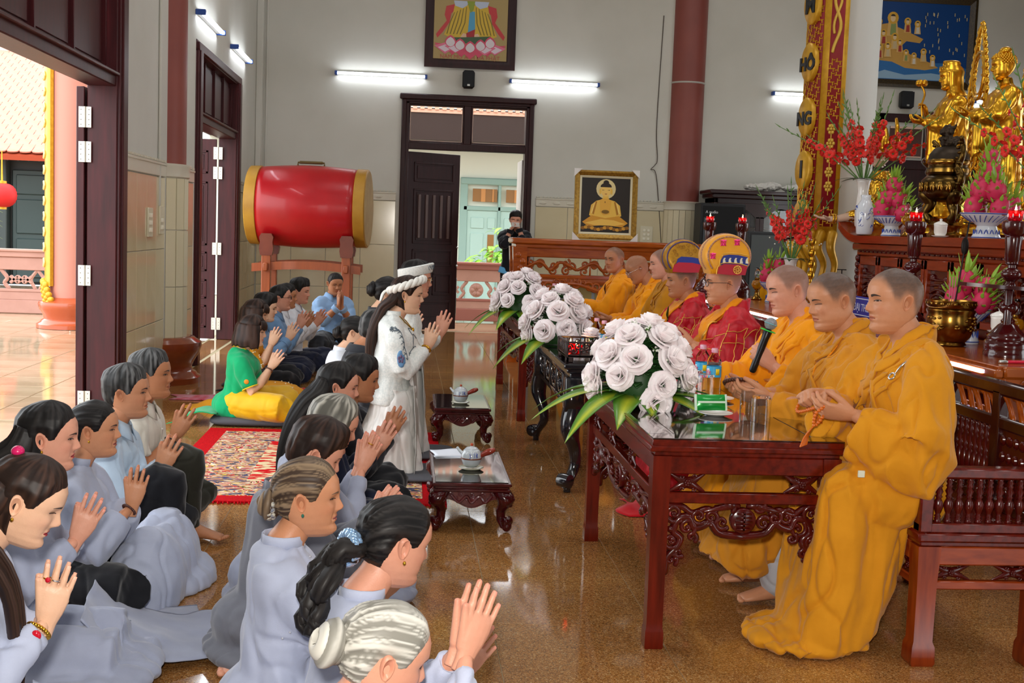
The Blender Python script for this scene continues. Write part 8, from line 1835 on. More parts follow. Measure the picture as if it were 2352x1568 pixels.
# the couple
M_silk = mat('white silk', 'e9e6e2', .28, col2='e0ddd8', nscale=6, sheen=.5, bump=.05, bscale=60); M_broc = mat('white brocade', 'e8eae6', .45, col2='d9dedb', nscale=90, namt=.3, bump=.03, bscale=120, sheen=.1); M_gpan = mat('dove grey silk', 'bdbcb6', .45, col2='b3b2ac', nscale=10)
def gown(panel, back, bride):
 def f(c):
  s = c['s']; e = np.arange(28)*2*PI/28; mb = MB(); P0 = c['P']; pz = P0[2]
  R = []
  for u in np.linspace(0, 1, 12):
   z = pz*1.08*(1-u)+.01; R.append(np.stack([P0[0]+.03-.10*u*u+np.cos(e)*(.13+.16*u*u), np.sin(e)*(.17+.055*u), np.full(28, z)], 1))
  mb.loft(R); sn = finish(c, mb, 'silk_trousers', M_silk, .014, (14, 14, 3.5), .15, it=2)
  mb = MB(); torso_mb(mb, c, 1.04, -.12, .02, .02 if bride else 0); sleeve_mb(mb, c, (.066, .056, .044) if bride else (.075, .065, .05), .95); c['sn'] = finish(c, mb, 'ao_dai', M_broc, .005, (11, 11, 3), .2); stand_collar(c, M_broc, .03, .058)
  cloth_sheet(c, 'front_panel', M_gpan, [[(.135+.035*u+.02*math.sin(PI*u), v*(.15+.02*u), (pz+.12)*(1-u)+.012) for v in np.linspace(-1, 1, 12)] for u in np.linspace(0, 1, 22)], .004, .010, 2.)
  cloth_sheet(c, 'back_panel', M_broc, [[(-.115-.30*u**1.5*(1 if bride else .6), v*(.17+.02*u), (pz+.16)*(1-u)+.03*(1-u)+.012) for v in np.linspace(-1, 1, 12)] for u in np.linspace(0, 1, 22)], .004, .012, 7.)
  if bride:
   Ea, Wr = c['E']['R'], c['W']['R']; S = c['sh']['R']; m_ = S*.15+Ea*.85+np.array((.0, -.03, .02)); d1_ = (Ea-S)/np.linalg.norm(Ea-S)
   decal(c, m_+np.array((0, -.05, .03)), (1, 0, 0), (0, 0, 1), .034, .05, 'blue_medallion', mat('blue embroidery', '6f9cc4', .7, col2='5c88b4', nscale=60)); q = MB()
   cen = c['sn'].p(m_+np.array((0, -.05, .03)), .006)
   for k in range(5): a = k*2*PI/5+PI/2; q.ell(cen+np.array((math.cos(a)*.013, -.001, math.sin(a)*.015)), (.0075, .003, .011), 8, 5)
   q.build('embroidered_flower', mat('plum embroidery', '6a5a78', .7), c['root'], smooth=180); q = MB()
   for k in range(16):
    a = k*2*PI/16; b = c['sh']['R']+np.array((.02, -.06, .02)); q.tube(c['sn'].path([b+np.array((math.cos(a)*.014, 0, math.sin(a)*.014)), b+np.array((math.cos(a)*.035, 0, math.sin(a)*.035))], 5, .002), .0024, 5)
   for k in range(6): b = c['sh']['R']*(1-k*.12)+Ea*k*.12+np.array((.03, -.05, .0)); q.tube(c['sn'].path([b, b+np.array((.03, 0, .02)), b+np.array((.035, 0, -.02)), b+np.array((.015, 0, -.012))], 9, .002), .0022, 5)
   for k in range(5): b = c['N']+c['fw']*.1-c['up']*(.08+.055*k)-c['lat']*.03; q.tube(c['sn'].path([b, b+np.array((.0, -.04, .03)), b+np.array((0, -.06, -.02)), b+np.array((0, -.03, -.03))], 9, .002), .0024, 5)
   q.build('grey_embroidery', mat('grey embroidery', '5a6670', .7), c['root'], smooth=180)
 return f
def bride_x(c):
 q = MB(); n = 70; t = np.linspace(0, 2*PI, n); ring = [np.array(c['Mh']@Vector((math.cos(a)*.1-.01, math.sin(a)*.092, .178-.045*math.cos(a)*-1+.0))) for a in t]
 for ph in (0, PI): q.tube([p+np.array((0, 0, 1))*.012*math.sin(a*9+ph)+np.array(c['Mh'].to_3x3()@Vector((math.cos(a), math.sin(a), 0)))*.010*math.cos(a*9+ph) for p, a in zip(ring, t)], .0155, 9)
 for sd in (-1, 1): q.tube(cr([np.array(c['Mh']@Vector(p)) for p in ((-.105, 0, .14), (-.145, sd*.015, .12), (-.16, sd*.02-.01, .07))], 10), [.012, .016, .018, .019, .018, .017, .017, .016, .014, .012], 8, flat=.5)
 q.build('twisted_headband', mat('white satin', 'e6e4dc', .4), c['root'], smooth=180); earring(c, r=.005); d = (c['W']['R']-c['E']['R']); d /= np.linalg.norm(d); w_ = c['W']['R']-d*.015; _, s_, t_ = fr(d); MB().tube([w_+(s_*math.cos(a)*.03+t_*math.sin(a)*.026) for a in np.linspace(0, 2*PI, 16)], .006, 7).ell(w_+np.array((0, -.03, 0)), (.012, .005, .012), 12, 6).build('wrist_watch', S_gold, c['root'], smooth=180)
 q = MB(); P = c['sn'].path([c['N']+c['lat']*.06+c['fw']*.03, c['N']+c['fw']*.1-c['up']*.09, c['N']-c['lat']*.06+c['fw']*.03], 20, .004); q.tube(P, .003, 5); q.ell(P[10], (.008, .012, .014), 10, 7); q.build('gold_necklace', S_gold, c['root'])
bride = person('bride kneeling in a white brocade ao dai with a twisted white headband', 0., 7.25, -4, 1.20, s=.99, pose='kneel', hx=.085, pz=.47, z0=.03, pitch=.06, lod=0, skin='c', P={'eye': .55, 'lip': tuple(H('c04a52')), 'hl': -.006}, hair='long', hc='brown', hairgeo=fall(.46, .055, wave=.012), hands=('prayw', (.135, 7.25, .785), .33, .0), top=gown(1, 1, True), extra=bride_x)
def groom_x(c):
 q = MB(); a = np.linspace(0, 2*PI, 41)[:-1]; q.loft([[np.array(c['Mh']@Vector((math.cos(t)*.103*k-.008, math.sin(t)*.092*k, z+.03*math.cos(t)))) for t in a] for z, k in ((.14, 1.0), (.145, 1.07), (.20, 1.13), (.205, 1.05))]); q.build('turban_band', M_broc, c['root'], smooth=60); q = MB()
 for k in range(6): t = .0+.22*(k-3); q.tube([np.array(c['Mh']@Vector((math.cos(t+.08*math.cos(b))*.116-.008, math.sin(t+.08*math.cos(b))*.104, .178+.03*math.cos(t)+.014*math.sin(b)))) for b in np.linspace(0, 5, 9)], .002, 5)
 q.build('band_embroidery', mat('grey embroidery', ''), c['root']); glasses(c, S_gold)
groom = person('groom in a white turban band and glasses kneeling beyond the bride', .053, 7.9, -2, 1.27, s=1.0, sex='m', pose='kneel', hx=.085, pz=.5, z0=.03, pitch=.05, lod=1, skin='e', P={'eye': .6}, hair='short', hc='black', hands=('prayw', (.22, 7.9, .80), .33), top=gown(1, 1, False), extra=groom_x)
cushion(-.02, 7.22, .62, .5, .035, 'flat grey cushion under the kneeling bride', z=.016); cushion(.03, 7.9, .62, .46, .035, 'flat grey cushion under the kneeling groom', z=.016)
# far left group
def green_top(c):
 mb = MB(); torso_mb(mb, c, 1.08, -.22, .0, .015); mb.ell(c['P']-np.array((.03, 0, .02)), (.16, .2, .13), 20, 10); sleeve_mb(mb, c, (.07, .064, .056), .42); c['sn'] = finish(c, mb, 'green_tunic', C_gr, .007, (10, 10, 4), .4); mt = mat('yellow piping', 'e8c51c', .6); q = MB(); q.tube(neck_pts(c, .062, .012, .05), .005, 6); q.build('neck_piping', mt, c['root'], smooth=180)
 for k in 'LR':
  S, E = c['sh'][k], c['E'][k]; d = (E-S)/np.linalg.norm(E-S); p = S+(E-S)*.84; _, s_, t_ = fr(d); MB().tube([p+(s_*math.cos(a)+t_*math.sin(a))*.058 for a in np.linspace(0, 2*PI, 20)], .005, 6).build('sleeve_piping', mt, c['root'], smooth=180)
 m_ = c['sh']['R']*.35+c['E']['R']*.65+np.array((0, -.07, 0)); q = MB(); p = c['sn'].p(m_, .004); q.ell(p, (.018, .005, .018), 12, 6); q.build('flower_patch', mat('amber flower', 'd88a16', .6), c['root']); bracelet(c, 'R', S_brown, .02)
 cloth_sheet(c, 'back_tail', C_gr, patch((-.12, -.22, .10), (-.14, .1, .1), (-.46, -.28, .02), (-.42, .1, .02), 12, 12, .03), .004, .014, 3.);
cushion(-1.08, 9.12, .66, .5, .07, 'grey floor cushion under the woman in green')
pg = person('woman in a green tunic and yellow silk trousers, chin length brown bob', -1.127, 9.1, 0, .795, s=1.0, pose='cross', hx=.1, pz=.15, pitch=.1, lod=1, skin='c', P={'eye': .5}, hair='bob', hc='brown', hairgeo=bobtail(-.005, .022, .02, 1.0), hands=('prayw', (-.985, 9.06, .42), .62), top=green_top, bottom=trousers(C_yel, (.105, .1, .085), .005, pel=.6), bare=True)
def dotted(c):
 mb = MB(); torso_mb(mb, c, 1.08, -.1, .0, .015); sleeve_mb(mb, c, (.07, .062, .05), .5); mb.ell((.2, 0, .1), (.32, .32, .11), 24, 8); c['sn'] = finish(c, mb, 'dotted_dress', C_dot, .007, (10, 10, 4), .4); q = MB(); r = random.Random(3)
 for k in range(150):
  p = c['sn'].p((r.uniform(-.15, .5), -.4 if k % 2 else r.uniform(-.4, .2), r.uniform(.05, .6)), .001); q.ell(p, (.006, .006, .006), 6, 4)
 o = q.build('white_dots', mat('dot white', 'e8dcc0', .8), c['root']); o['kind'] = 'stuff'
pd = person('woman in a mustard dress with white dots, brown bob and fringe', -1.201, 9.9, 0, .86, s=1.0, pose='cross', hx=.1, pz=.12, pitch=.08, lod=1, skin='c', P={'eye': .5}, hair='bob', hc='brown', hairgeo=bobtail(.01, .02, .01, 1.0), hands=('prayw', (-1.07, 9.86, .51), .45), top=dotted, bare=True)
pc = person('young man with black fringe half hidden behind the dotted dress', -1.21, 10.6, 2, .865, s=1.0, sex='m', pose='cross', hx=.1, pz=.12, pitch=.1, lod=1, skin='c', hair='mop', hc='black', hands=('pray', (.3, 0, .48), .5), top=shirt(C_mb), bottom=trousers(C_blk))
pgl = person('young man with glasses and a mid blue shirt, hands joined', -1.146, 11.2, 2, .92, s=1.02, sex='m', pose='cross', hx=.12, pz=.12, pitch=-.04, lod=1, skin='e', P={'eye': .5}, hair='crew', hc='black', hands=('prayw', (-.97, 11.15, .54), .5), top=shirt(C_mb), bottom=trousers(C_nav), extra=lambda c: glasses(c, S_blackm))
pe = person('man in white mostly hidden behind the bespectacled young man', -1.15, 11.8, 2, .895, s=1.0, sex='m', pose='cross', hx=.12, pz=.12, pitch=0., lod=2, skin='d', hair='short', hc='black', hands=('pray', (.3, 0, .5), .6), top=shirt(C_wh), bottom=trousers(C_nav))
pw = person('young man with side swept black hair in a white shirt, hands joined', -1.058, 12.2, -10, .93, s=1.03, sex='m', pose='cross', hx=.1, pz=.12, pitch=.05, hyaw=-.1, lod=1, skin='e', P={'eye': .6}, hair='mop', hc='black', hands=('prayw', (-.88, 12.05, .50), .6), top=shirt(C_wh), bottom=trousers(C_nav))
cushion(-.80, 13.9, .75, .6, .08, 'grey floor cushion under the man in sky blue beneath the drum')
pb = person('man in a sky blue shirt facing the camera beneath the drum, hands at his mouth', -.809, 13.9, -68, .935, s=1.05, sex='m', pose='cross', hx=.06, pz=.16, pitch=.2, lod=1, skin='d', P={'eye': .4, 'jaw': 1.1}, hair='crew', hc='black', hands=('prayw', (-.735, 13.68, .575), .1), top=shirt(C_blue, frac=.72), bottom=trousers(C_blk, (.12, .095, .07)), bare=True)
def door_x(c):
 q = MB().box((-.03, -.004, -.055), (.03, .004, .055), .003); o = q.build('phone', mat('phone silver', 'c8c2bc', .3), c['root']); o.location = c['Mh']@Vector((.17, 0, .075)); o.rotation_euler = (0, PI/2, PI/2)
 cloth_sheet(c, 'shirt_tail', mat('pale blue tail', '5fa8d8', .8), patch((.1, -.2, .98), (.1, .1, .9), (.13, -.22, .90), (.13, .08, .82), 6, 8), .004, .004)
pdm = person('young man in black standing in the doorway filming with a phone', 1.50, 17.2, -95, 1.75, s=1.03, sex='m', pose='stand', hx=.04, pz=.92, pitch=.12, lod=1, skin='e', hair='mop', hc='black', hands=('c', {'L': ((.16, .05, 1.52), (.3, -.5, .8), (-.2, -1, 0), 'curl'), 'R': ((.16, -.06, 1.50), (.3, .5, .8), (-.2, 1, 0), 'curl')}), top=shirt(cloth('black top', '16171c', '191a20'), frac=.8, hem=-.05), bottom=trousers(cloth('black jeans', '121318', '15161c'), (.09, .07, .06)), extra=door_x, bare=True)
# ---------------------------------------------------------------- monks
O_a = cloth('ochre robe', 'd58f1b', 'cc8716', sheen=.15); O_b = cloth('ochre robe deep', 'd08a22', 'c7821c', sheen=.15); O_c = cloth('bright orange robe', 'ee9414', 'e68c0e', sheen=.15); O_d = cloth('saffron robe', 'f09a12', 'e8920d', sheen=.15); O_e = cloth('brown ochre robe', 'b87a14', 'ae7210', sheen=.15)
R_k = mat('red silk mantle', 'c60c20', .45, col2='b0091a', nscale=20, sheen=.05, bump=.08, bscale=300); G_thr = mat('gold thread', 'e0b04a', .35, .7)
B8 = mat('amber bead', 'e0701a', .25, trans=.2, coat=.4); SH = .78
def free(name, mb, m, c, label, cat):
 o = mb.build(name, m, None, c['root'].location, c['root'].rotation_euler, smooth=180); return tag(o, label, cat)
def x8(c):
 W = c['W']; a = W['R']+np.array((.075, .0, -.015)); b = W['L']+np.array((.10, -.01, .03)); q = beads(c, B8, [a, a+np.array((.02, .02, -.05)), b, b+np.array((.03, .0, -.03)), b+np.array((.03, -.01, -.075)), b+np.array((.0, -.02, -.05)), b+np.array((-.005, .0, .0)), a+np.array((-.03, .0, -.04)), a], 54, .0068)
 for k in range(8): q.tube(cr([b+np.array((.03, -.01, -.075)), b+np.array((.045+.004*k, -.02+.006*k, -.11)), b+np.array((.05+.006*k, -.02+.008*k, -.145))], 6), .003, 5); q.tube(cr([a+np.array((-.02, .0, -.03)), a+np.array((-.045, .003*k, -.05)), a+np.array((-.05-.003*k, .004*k, -.09))], 6), .003, 5)
 free('prayer_beads', q, B8, c, 'amber coloured prayer beads with tassels in the nearest monk hands', 'beads'); clasp(c, S_silv, c['N']+c['lat']*.17-c['up']*.10+c['fw']*.13, (-.5, .2, .6), .085); q = MB().box((-.012, -.004, -.012), (.012, .004, .012), .001, T=TM(tuple(c['W']['L']+np.array((-.02, .07, -.2))))); q.build('robe_tag', mat('white tag', 'd8dcc8', .6), c['root'])
m8 = person('nearest monk in an ochre robe holding amber prayer beads', 1.795, 4.35, 180, 1.412, s=1.06, sex='m', pose='bench', kp=(.25, .12), hx=.07, pz=.60, pitch=.03, hyaw=.05, lod=0, skin='b', P={'eye': .5, 'brow': .0042, 'jaw': 1.04}, shaved=.93, hands=('cw', {'L': ((1.60, 4.20, .885), (1, -.12, .12), (0, -.75, .7), 'curl'), 'R': ((1.545, 4.37, .935), (.85, .45, .05), (.1, .55, -.75), 'fist')}), top=robe(O_a, slant=.06, hemr=(.13, .22), rr=.10, sleeve=(.10, .145, .10), drop=(.01, .065, .06), tail=1., full=1), extra=x8)
def x7(c):
 W = c['W']; a = W['L']*.5+W['R']*.5+np.array((.09, 0, .035)); q = beads(c, S_brown, [a+np.array((-.05, .06, .02)), a+np.array((-.02, .05, .03)), a+np.array((.03, .02, .03)), a+np.array((.06, -.02, .015)), a+np.array((.05, -.05, .0))], 15, .0095); free('prayer_beads', q, S_brown, c, 'dark wooden beads in the hands resting on the near table', 'beads')
 q = MB().tube(cr([c['sn'].p(c['N']+c['fw']*.12-c['up']*t+c['lat']*(.14-.5*t), .005) for t in (.05, .1, .16, .22)], 12), .004, 6); q.build('robe_tie', O_c, c['root'], smooth=180)
m7 = person('second monk from the camera, ochre robe, eyes lowered over dark beads', 1.774, 4.95, 180, 1.375, s=1.06, sex='m', pose='bench', kp=(.27, .13), hx=.07, pz=.60, pitch=.22, hyaw=.16, lod=0, skin='b', P={'eye': .25, 'cheek': 1.5, 'jaw': 1.15}, shaved=.93, girth=1.18, sw=.205, hands=('cw', {'L': ((1.50, 4.88, .85), (1, -.25, .05), (0, -.7, .7), 'curl'), 'R': ((1.48, 5.03, .85), (1, .2, .05), (0, .6, .8), 'curl')}), bottom=trousers(cloth('pale under trousers', 'b9bcc4', 'b0b3bb'), (.1, .085, .09)), top=robe(O_b, slant=.16, hem=.17, hemr=(.14, .23), rr=.11, loose=1.2), extra=x7)
def x6(c):
 d = np.array((-.30, .06, .95)); d /= np.linalg.norm(d); h = c['W']['L']+np.array((.062, .0, .045)); b = h-d*.075; q = MB().tube([b, b+d*.03, b+d*.15, b+d*.185], [.0165, .017, .0175, .021], 14)
 o = free('microphone', q, mat('microphone black', '1b1c20', .3, .3), c, 'black handheld microphone with a green ring held by the third monk', 'microphone'); q = MB(); cen = b+d*.225; q.ell(cen, (.0285, .0285, .0285), 18, 12); h_ = q.build('grille', mat('microphone grille', 'a9adb2', .35, .9, bump=.8, bscale=500), o, smooth=180); _, s_, t_ = fr(d)
 MB().tube([b+d*.192+(s_*math.cos(a)+t_*math.sin(a))*.031 for a in np.linspace(0, 2*PI, 24)], .005, 7, flat=.6).build('green_ring', mat('green ring', '35d048', .35), o, smooth=180); MB().tube([cen+(s_*math.cos(a)+t_*math.sin(a))*.0288 for a in np.linspace(0, 2*PI, 24)], .0022, 6).build('grille_band', mat('grille band', '7cc4d0', .3, .5), o)
 clasp(c, mat('gilt clasp', 'cfa23c', .25, 1.), c['N']+c['lat']*.12-c['up']*.2+c['fw']*.2, (.1, .45, .6), .08); bracelet(c, 'R', S_brown, .03, .036, .010, 14); bracelet(c, 'L', S_brown, .085, .04, .008, 16)
m6 = person('third monk, in bright orange, speaking into a microphone', 1.789, 5.6, 180, 1.385, s=1.04, sex='m', pose='bench', kp=(.27, .14), hx=.09, pz=.60, pitch=.2, hyaw=.1, lod=0, skin='e', P={'eye': .3, 'brow': .004, 'cheek': 1.3}, shaved=.72, hands=('cw', {'L': ((1.665, 5.40, .93), (.78, -.05, .62), (.1, -1, .1), 'fist', (-.5, .3, -1)), 'R': ((1.46, 5.74, .86), (1, .0, -.05), (0, .2, -1), 'flat')}), bottom=trousers(cloth('pale under trousers', ''), (.1, .085, .09)), top=robe(O_d, slant=.16, hem=.13, hemr=(.14, .23), rr=.11), extra=x6)
def hat(main, edge, brocade, seed):
 def f(c):
  Mh = c['Mh']; e_ = MB(); n = 40; a = np.linspace(-.62, PI+.62, n); P = [(math.cos(t)*.128*(1+.03*math.sin(t))-.004, .265+math.sin(t)*.118) for t in a]; P = P+[(x, .168+.02*(x < 0)) for x in (-.09, -.045, 0, .045, .09)]
  R = []
  for y, k in ((-.102, .72), (-.098, .86), (-.086, .965), (-.05, 1.0), (.05, 1.0), (.086, .965), (.098, .86), (.102, .72)): R.append([((x)*k, y*(1-.2*max(0, (z-.25)/.13)), .235+(z-.235)*k) for x, z in P])
  e_.loft(R, T=Mh); o = e_.build('hat', main, c['root'], smooth=60); o['label'] = 'tall round embroidered ceremonial hat'
  def plate(pts, m, name, off, th=.004, par=o):
   q = MB().prism(pts, 2*(.1055+off), T=Mh)
   return q.build(name, m, par, smooth=30)
  ed = MB()
  for s_ in (-1, 1): ed.tube([np.array(Mh@Vector((x*.9, s_*.096*(1-.2*max(0, (z-.25)/.13)), .235+(z-.235)*.9))) for x, z in P[:n]], .0055, 6)
  ed.tube([np.array(Mh@Vector((x*1.0, 0, z))) for x, z in P[:n]], .012, 6, flat=.4); ed.build('edge_piping', edge, o, smooth=180)
  if seed:
   bl = [(-.1, .262)]+[(-.05, .272), (0, .274), (.03, .268), (.044, .245), (.048, .218), (.0, .222), (-.06, .216), (-.103, .206)]
   plate([( -x if 0 else x, z) for x, z in bl][::-1], mat('hat blue', '1c2f86', .5), 'blue_band', .0); plate([(-.1, .212), (-.05, .222), (.03, .224), (.056, .206), (.062, .172), (0, .166), (-.09, .166)][::-1], mat('hat red', 'b3122c', .5), 'red_band', .003)
   q = MB()
   for k in range(5):
    x = .026-.031*k; pts = [(x+.009, .228), (x+.008, .246), (x+.002, .257), (x-.006, .256), (x-.002, .248), (x-.008, .228)]
    for s_ in (-1, 1): q.prism(pts[::-1], .004, T=Mh@TM((0, s_*.107, 0)))
   q.build('cream_petals', mat('hat cream', 'e3dcc0', .6), o); q = MB()
   for s_ in (-1, 1):
    for k in range(9): b = k*2*PI/9; q.tube([np.array(Mh@Vector((-.045+math.cos(b)*r, s_*.111, .194+math.sin(b)*r))) for r in (.006, .02)], .003, 5)
    q.tube([np.array(Mh@Vector((-.045+math.cos(b)*.021, s_*.111, .194+math.sin(b)*.021))) for b in np.linspace(0, 2*PI, 16)], .003, 5)
   for s_ in (-1, 1):
    for pp in ([(-.103, .268), (-.05, .279), (.0, .281), (.035, .275), (.05, .25), (.053, .222)], [(-.1, .214), (-.05, .227), (.03, .229), (.06, .21), (.068, .17)]): q.tube([np.array(Mh@Vector((x, s_*.108, z))) for x, z in cr([(x, z, 0) for x, z in pp], 16)[:, :2]], .0028, 5)
   q.build('gold_edging', G_thr, o); mk = mat('magenta foil', 'd8187c', .2, .5); q = MB(); st = ((-1, .8, 1, .8), (0, 1.1, 0, .3), (-.8, .45, .8, .45), (-.9, .1, .9, .1), (-.5, .1, -.8, -.9), (.4, .1, .8, -.9), (-.6, -.35, .6, -.35), (0, -.1, 0, -.9), (-.8, -.7, .8, -.7))
   for cx, cz, sc in ((.03, .335, .017), (-.045, .338, .016), (.088, .265, .016)):
    for x0, z0, x1, z1 in st:
     for s_ in (-1, 1): yy = s_*.103*(1-.2*max(0, (cz-.25)/.13)); q.tube([np.array(Mh@Vector((cx+x0*sc, yy, cz+z0*sc))), np.array(Mh@Vector((cx+x1*sc, yy, cz+z1*sc)))], .0024, 4)
   q.build('foil_character', mk, o)
  else:
   plate([(-.108, .255), (-.05, .268), (.02, .274), (.045, .26), (.055, .228), (0, .234), (-.06, .226), (-.11, .212)][::-1], mat('hat blue', '1c2f86', .5), 'blue_band', .0); plate([(-.108, .218), (-.05, .232), (.04, .238), (.07, .22), (.08, .178), (0, .17), (-.09, .168)][::-1], mat('hat red', 'b3122c', .5), 'red_band', .002)
   q = MB()
   for s_ in (-1, 1):
    for k in range(16): cx, cz = -.02+.085*math.cos(k*.55+.2), .285+.062*math.sin(k*.9+.4); q.tube([np.array(Mh@Vector((cx+.011*math.cos(b), s_*.102*(1-.2*max(0, (cz-.25)/.13)), cz+.011*math.sin(b)))) for b in np.linspace(0, 5, 9)], .002, 5)
   q.build('brocade_scrolls', mat('brocade brown', '9c6a1c', .4, .4), o)
 return f
def mantle(m=None):
 def f(c):
  robe(R_k, slant=.12, hemr=(.15, .24), rr=.12, loose=1.26, m_col=O_c, collar=False, fold=False, name='red_mantle', amp=.014, sleeve=(.12, .17, .12), drop=(.01, .07, .07))(c); sn = c['sn']; N, fw, lat, up, L, P0 = c['N'], c['fw'], c['lat'], c['up'], c['L'], c['P']; rows = []
  for t in np.linspace(0, 1, 16):
   row = []
   for v in np.linspace(-1, 1, 9):
    wv = .085*(1-.35*t)+.01; q = N+up*(.03-.42*t)+lat*(v*wv-.03*t)+fw*(.2 if t > .12 else .10+.6*t); row.append(sn.p(q, .006))
   rows.append(row)
  q = MB(); q.sheet(rows, .004); q.build('orange_underrobe', O_c, c['root'], smooth=180)
  for sg in (-1, 1): band(c, sn, [N-fw*.07+up*.03, N+lat*.055*sg-fw*.02+up*.035, N+lat*.075*sg+fw*.04+up*.005, N+lat*.06*sg+fw*.11-up*.07, P0+up*L*.62+lat*sg*.03+fw*.16, P0+up*L*.4+fw*.15-lat*.02*sg], .024, .008, O_c, 'collar', 30, .005)
  q = MB(); T_ = lambda a, t: sn.p(P0+up*L*t+fw*math.cos(a)*.3+lat*math.sin(a)*.36, .002)
  for a in (.55, 1.1, 1.65, 2.2, 2.8, -.9, -1.6): q.tube([T_(a+.05*math.sin(t*9), t) for t in np.linspace(-.05, .88, 22)], .0022, 5)
  for i, (a0, a1) in enumerate(((.55, 1.1), (1.1, 1.65), (1.65, 2.2), (2.2, 2.8))):
   for j, t in enumerate((.12, .34, .56, .74)): q.tube([T_(a, t+.06*(i % 2)) for a in np.linspace(a0, a1, 8)], .0022, 5)
  for k, sgn in (('L', 1), ('R', -1)):
   S, E, W = c['sh'][k], c['E'][k], c['W'][k]; q.tube([sn.p((S*(1-t)+E*t if t < 1 else E*(2-t)+W*(t-1))+np.array((0, sgn*.25, -.02)), .002) for t in np.linspace(.05, 1.75, 30)], .0022, 5)
   for t in (.6, 1.2): b_ = S*(1-t)+E*t if t < 1 else E*(2-t)+W*(t-1); q.tube([sn.p(b_+np.array((.05*u, sgn*.25, -.02-.14*u)), .002) for u in np.linspace(0, 1, 9)], .0022, 5)
  q.build('gold_piping', G_thr, c['root'], smooth=180)
 return f
def x5(c):
 glasses(c, S_blackm); hat(mat('hat yellow', 'eda313', .4, col2='e39a0e', nscale=20, sheen=.3), mat('hat edge', '7a4a6a', .5, col2='d8a048', nscale=140), False, 1)(c); a = c['W']['L']*.5+c['W']['R']*.5+np.array((.08, 0, .0)); q = beads(c, S_brown, [a+np.array((-.02, .03, .05)), a+np.array((.03, .02, .02)), a+np.array((.06, .01, -.04)), a+np.array((.07, .0, -.11)), a+np.array((.06, -.02, -.15))], 12, .0125); free('prayer_beads', q, mat('rough brown bead', '5a3226', .7, bump=.8, bscale=120), c, 'large rough brown beads held by the monk in the yellow hat', 'beads')
 band(c, c['sn'], [c['N']+c['lat']*.10-c['up']*.06+c['fw']*.13, c['N']+c['lat']*.06-c['up']*.14+c['fw']*.16, c['N']+c['lat']*.02-c['up']*.2+c['fw']*.18], .012, .006, G_thr, 'mantle_tie', 12, .008, False)
m5 = person('senior monk in a red mantle with a tall yellow ceremonial hat and glasses', 1.846, 7.0, 180, 1.355, s=1.08, sex='m', pose='bench', kp=(.27, .15), hx=.06, pz=.60, pitch=.02, hyaw=.02, lod=0, skin='b', P={'eye': .45, 'age': 1., 'cheek': 1.4, 'jaw': 1.1}, shaved=.45, girth=1.1, hands=('cw', {'L': ((1.66, 6.93, .875), (1, -.3, .25), (0, -.8, .5), 'curl'), 'R': ((1.65, 7.09, .87), (1, .25, .15), (0, .7, .6), 'curl')}), top=mantle(), extra=x5)
def x4(c): hat(mat('gold brocade', 'c48f1e', .35, .3, col2='a8741a', nscale=60), mat('hat edge dark', '4a3a6a', .5), True, 0)(c); clasp(c, mat('jade clasp', '5a7a1c', .3, .2, col2='2a2018', nscale=70), c['N']+c['lat']*.08-c['up']*.12+c['fw']*.2, (.1, .5, .6), .11)
m4 = person('senior monk in a red mantle with a gold brocade ceremonial hat', 1.939, 8.5, 180, 1.31, s=1.08, sex='m', pose='bench', kp=(.27, .15), hx=.06, pz=.58, pitch=.06, lod=0, skin='d', P={'eye': .4, 'age': .9, 'cheek': 1.3}, shaved=.8, girth=1.1, hands=('cw', {'L': ((1.70, 8.40, .80), (1, -.2, .0), (0, -.4, .8), 'curl'), 'R': ((1.70, 8.60, .80), (1, .2, .0), (0, .4, .8), 'curl')}), top=mantle(), extra=x4)
m3 = person('monk in a dull ochre robe partly hidden by the gold brocade hat', 2.05, 9.7, 180, 1.389, s=1.05, sex='m', pose='bench', kp=(.3, .15), hx=.08, pz=.60, pitch=.1, lod=1, skin='e', P={'eye': .35, 'brow': .004}, shaved=.75, hands=('c', {'L': ((.34, .07, .74), (1, -.2, 0), (0, -.4, .9), 'curl'), 'R': ((.34, -.07, .74), (1, .2, 0), (0, .4, .9), 'curl')}), top=robe(O_e, slant=.14, rr=.12))
m2 = person('bespectacled monk in bright orange with bowed head', 2.0, 10.5, 180, 1.31, s=1.05, sex='m', pose='bench', kp=(.28, .15), hx=.14, pz=.60, pitch=.5, lod=1, skin='d', P={'eye': .25, 'age': .8}, shaved=.3, hands=('c', {'L': ((.36, .08, .76), (1, -.3, -.1), (0, -.4, .9), 'curl'), 'R': ((.36, -.08, .76), (1, .3, -.1), (0, .4, .9), 'curl')}), top=robe(O_d, slant=.14, rr=.12), extra=lambda c: glasses(c, S_silv))
m1 = person('farthest monk in orange, face turned towards the camera', 1.92, 11.25, 180, 1.375, s=1.05, sex='m', pose='bench', kp=(.28, .15), hx=.07, pz=.60, pitch=.05, hyaw=.72, lod=1, skin='d', P={'eye': .5, 'brow': .004}, shaved=.6, hands=('cw', {'L': ((1.60, 11.05, .87), (1, .1, .05), (0, -.3, 1), 'curl'), 'R': ((1.66, 11.3, .86), (1, .1, .0), (0, .3, 1), 'curl')}), top=robe(O_d, slant=.14, rr=.12), extra=lambda c: clasp(c, S_brown, c['N']+c['lat']*.10-c['up']*.16+c['fw']*.2, (.1, .4, .6), .09))
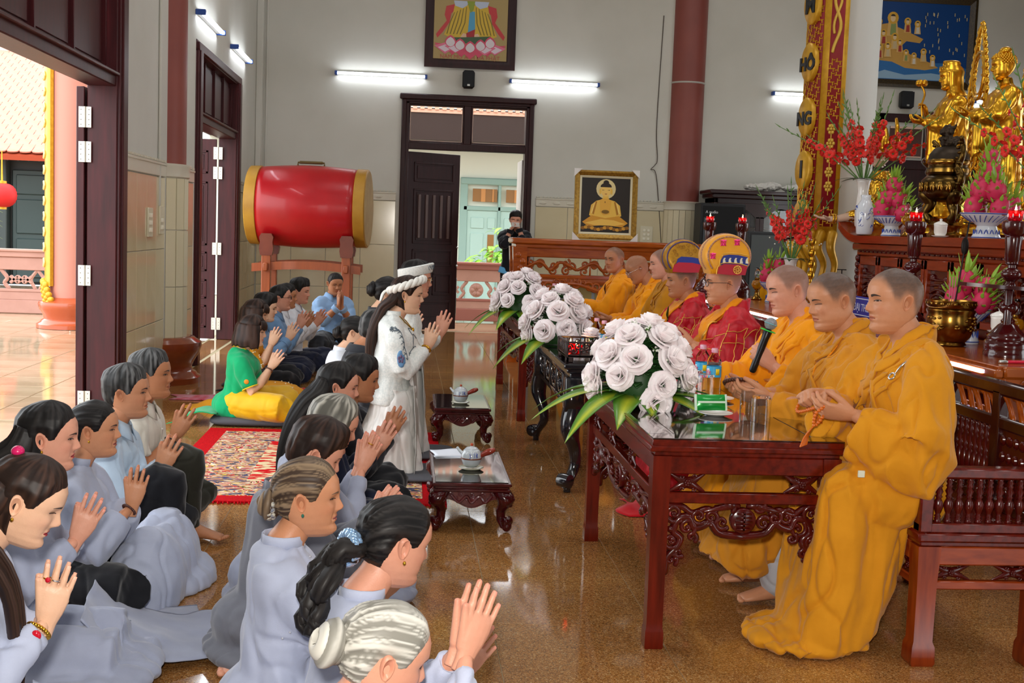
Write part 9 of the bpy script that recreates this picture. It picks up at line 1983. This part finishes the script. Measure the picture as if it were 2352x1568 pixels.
# small cloths on the floor
def heap(x, y, w_, l_, h_, m, label, name='cloth', seed=1., cat='cloth', rz=0.):
 G = [[(w_*(u-.5), l_*(v-.5), h_*max(0, math.sin(PI*u)*math.sin(PI*v))*(.6+.4*math.sin(9*u+seed)*math.sin(7*v+seed))+.006) for v in np.linspace(0, 1, 16)] for u in np.linspace(0, 1, 16)]; G = np.array(G); G[..., 0] += .05*np.sin(G[..., 1]*14+seed); q = MB(); q.sheet(G, .006); return tag(q.build(name, m, None, (x, y, 0), (0, 0, rz), smooth=180), label, cat)
heap(-1.62, 10.3, .62, .28, .03, cloth('red cloth', 'b81428', 'c98aa0'), 'red and pink cloth lying flat beside the brown column base', seed=2.); heap(-1.45, 9.75, .5, .3, .07, C_dot, 'mustard dotted cloth heaped behind the woman in green', seed=4.); heap(-.86, 10.2, .36, .5, .12, cloth('red bag', 'c01018', '8c0c12'), 'red bag lying beside the yellow trousers', 'bag', 1., 'bag'); heap(-.98, 9.75, .42, .3, .16, cloth('sheer grey scarf', '9a9aa0', '8a8a92'), 'sheer grey scarf heaped in front of the dotted dress', 'scarf', 3., 'scarf'); heap(1.36, 6.5, .3, .42, .05, cloth('red hem cloth', 'c8101c', 'b00c18'), 'end of red cloth on the floor under the near table', seed=6.)
heap(-1.35, 11.0, .5, .5, .34, cloth('black bag', '1a1b1e', '202125'), 'black bag behind the seated young men by the side door', 'bag', 2.5, 'bag')
tag(MB().ell((0, 0, .06), (.06, .12, .06), 16, 8).build('green_sock', cloth('green sock', '1d5a3a', '184e32'), None, (-.90, 5.32, 0), (0, 0, .3), smooth=180), 'dark green sock foot beside the black trousers', 'sock') if 0 else None
# lettering becomes plain meshes
bpy.context.view_layer.update(); _dg = bpy.context.evaluated_depsgraph_get()
for o in [o for o in COL.objects if o.type == 'FONT']:
 me = bpy.data.meshes.new_from_object(o.evaluated_get(_dg)); n = o.name; p, l, r = o.parent, o.location.copy(), o.rotation_euler.copy(); bpy.data.objects.remove(o); ob(n, me, p, l, r)
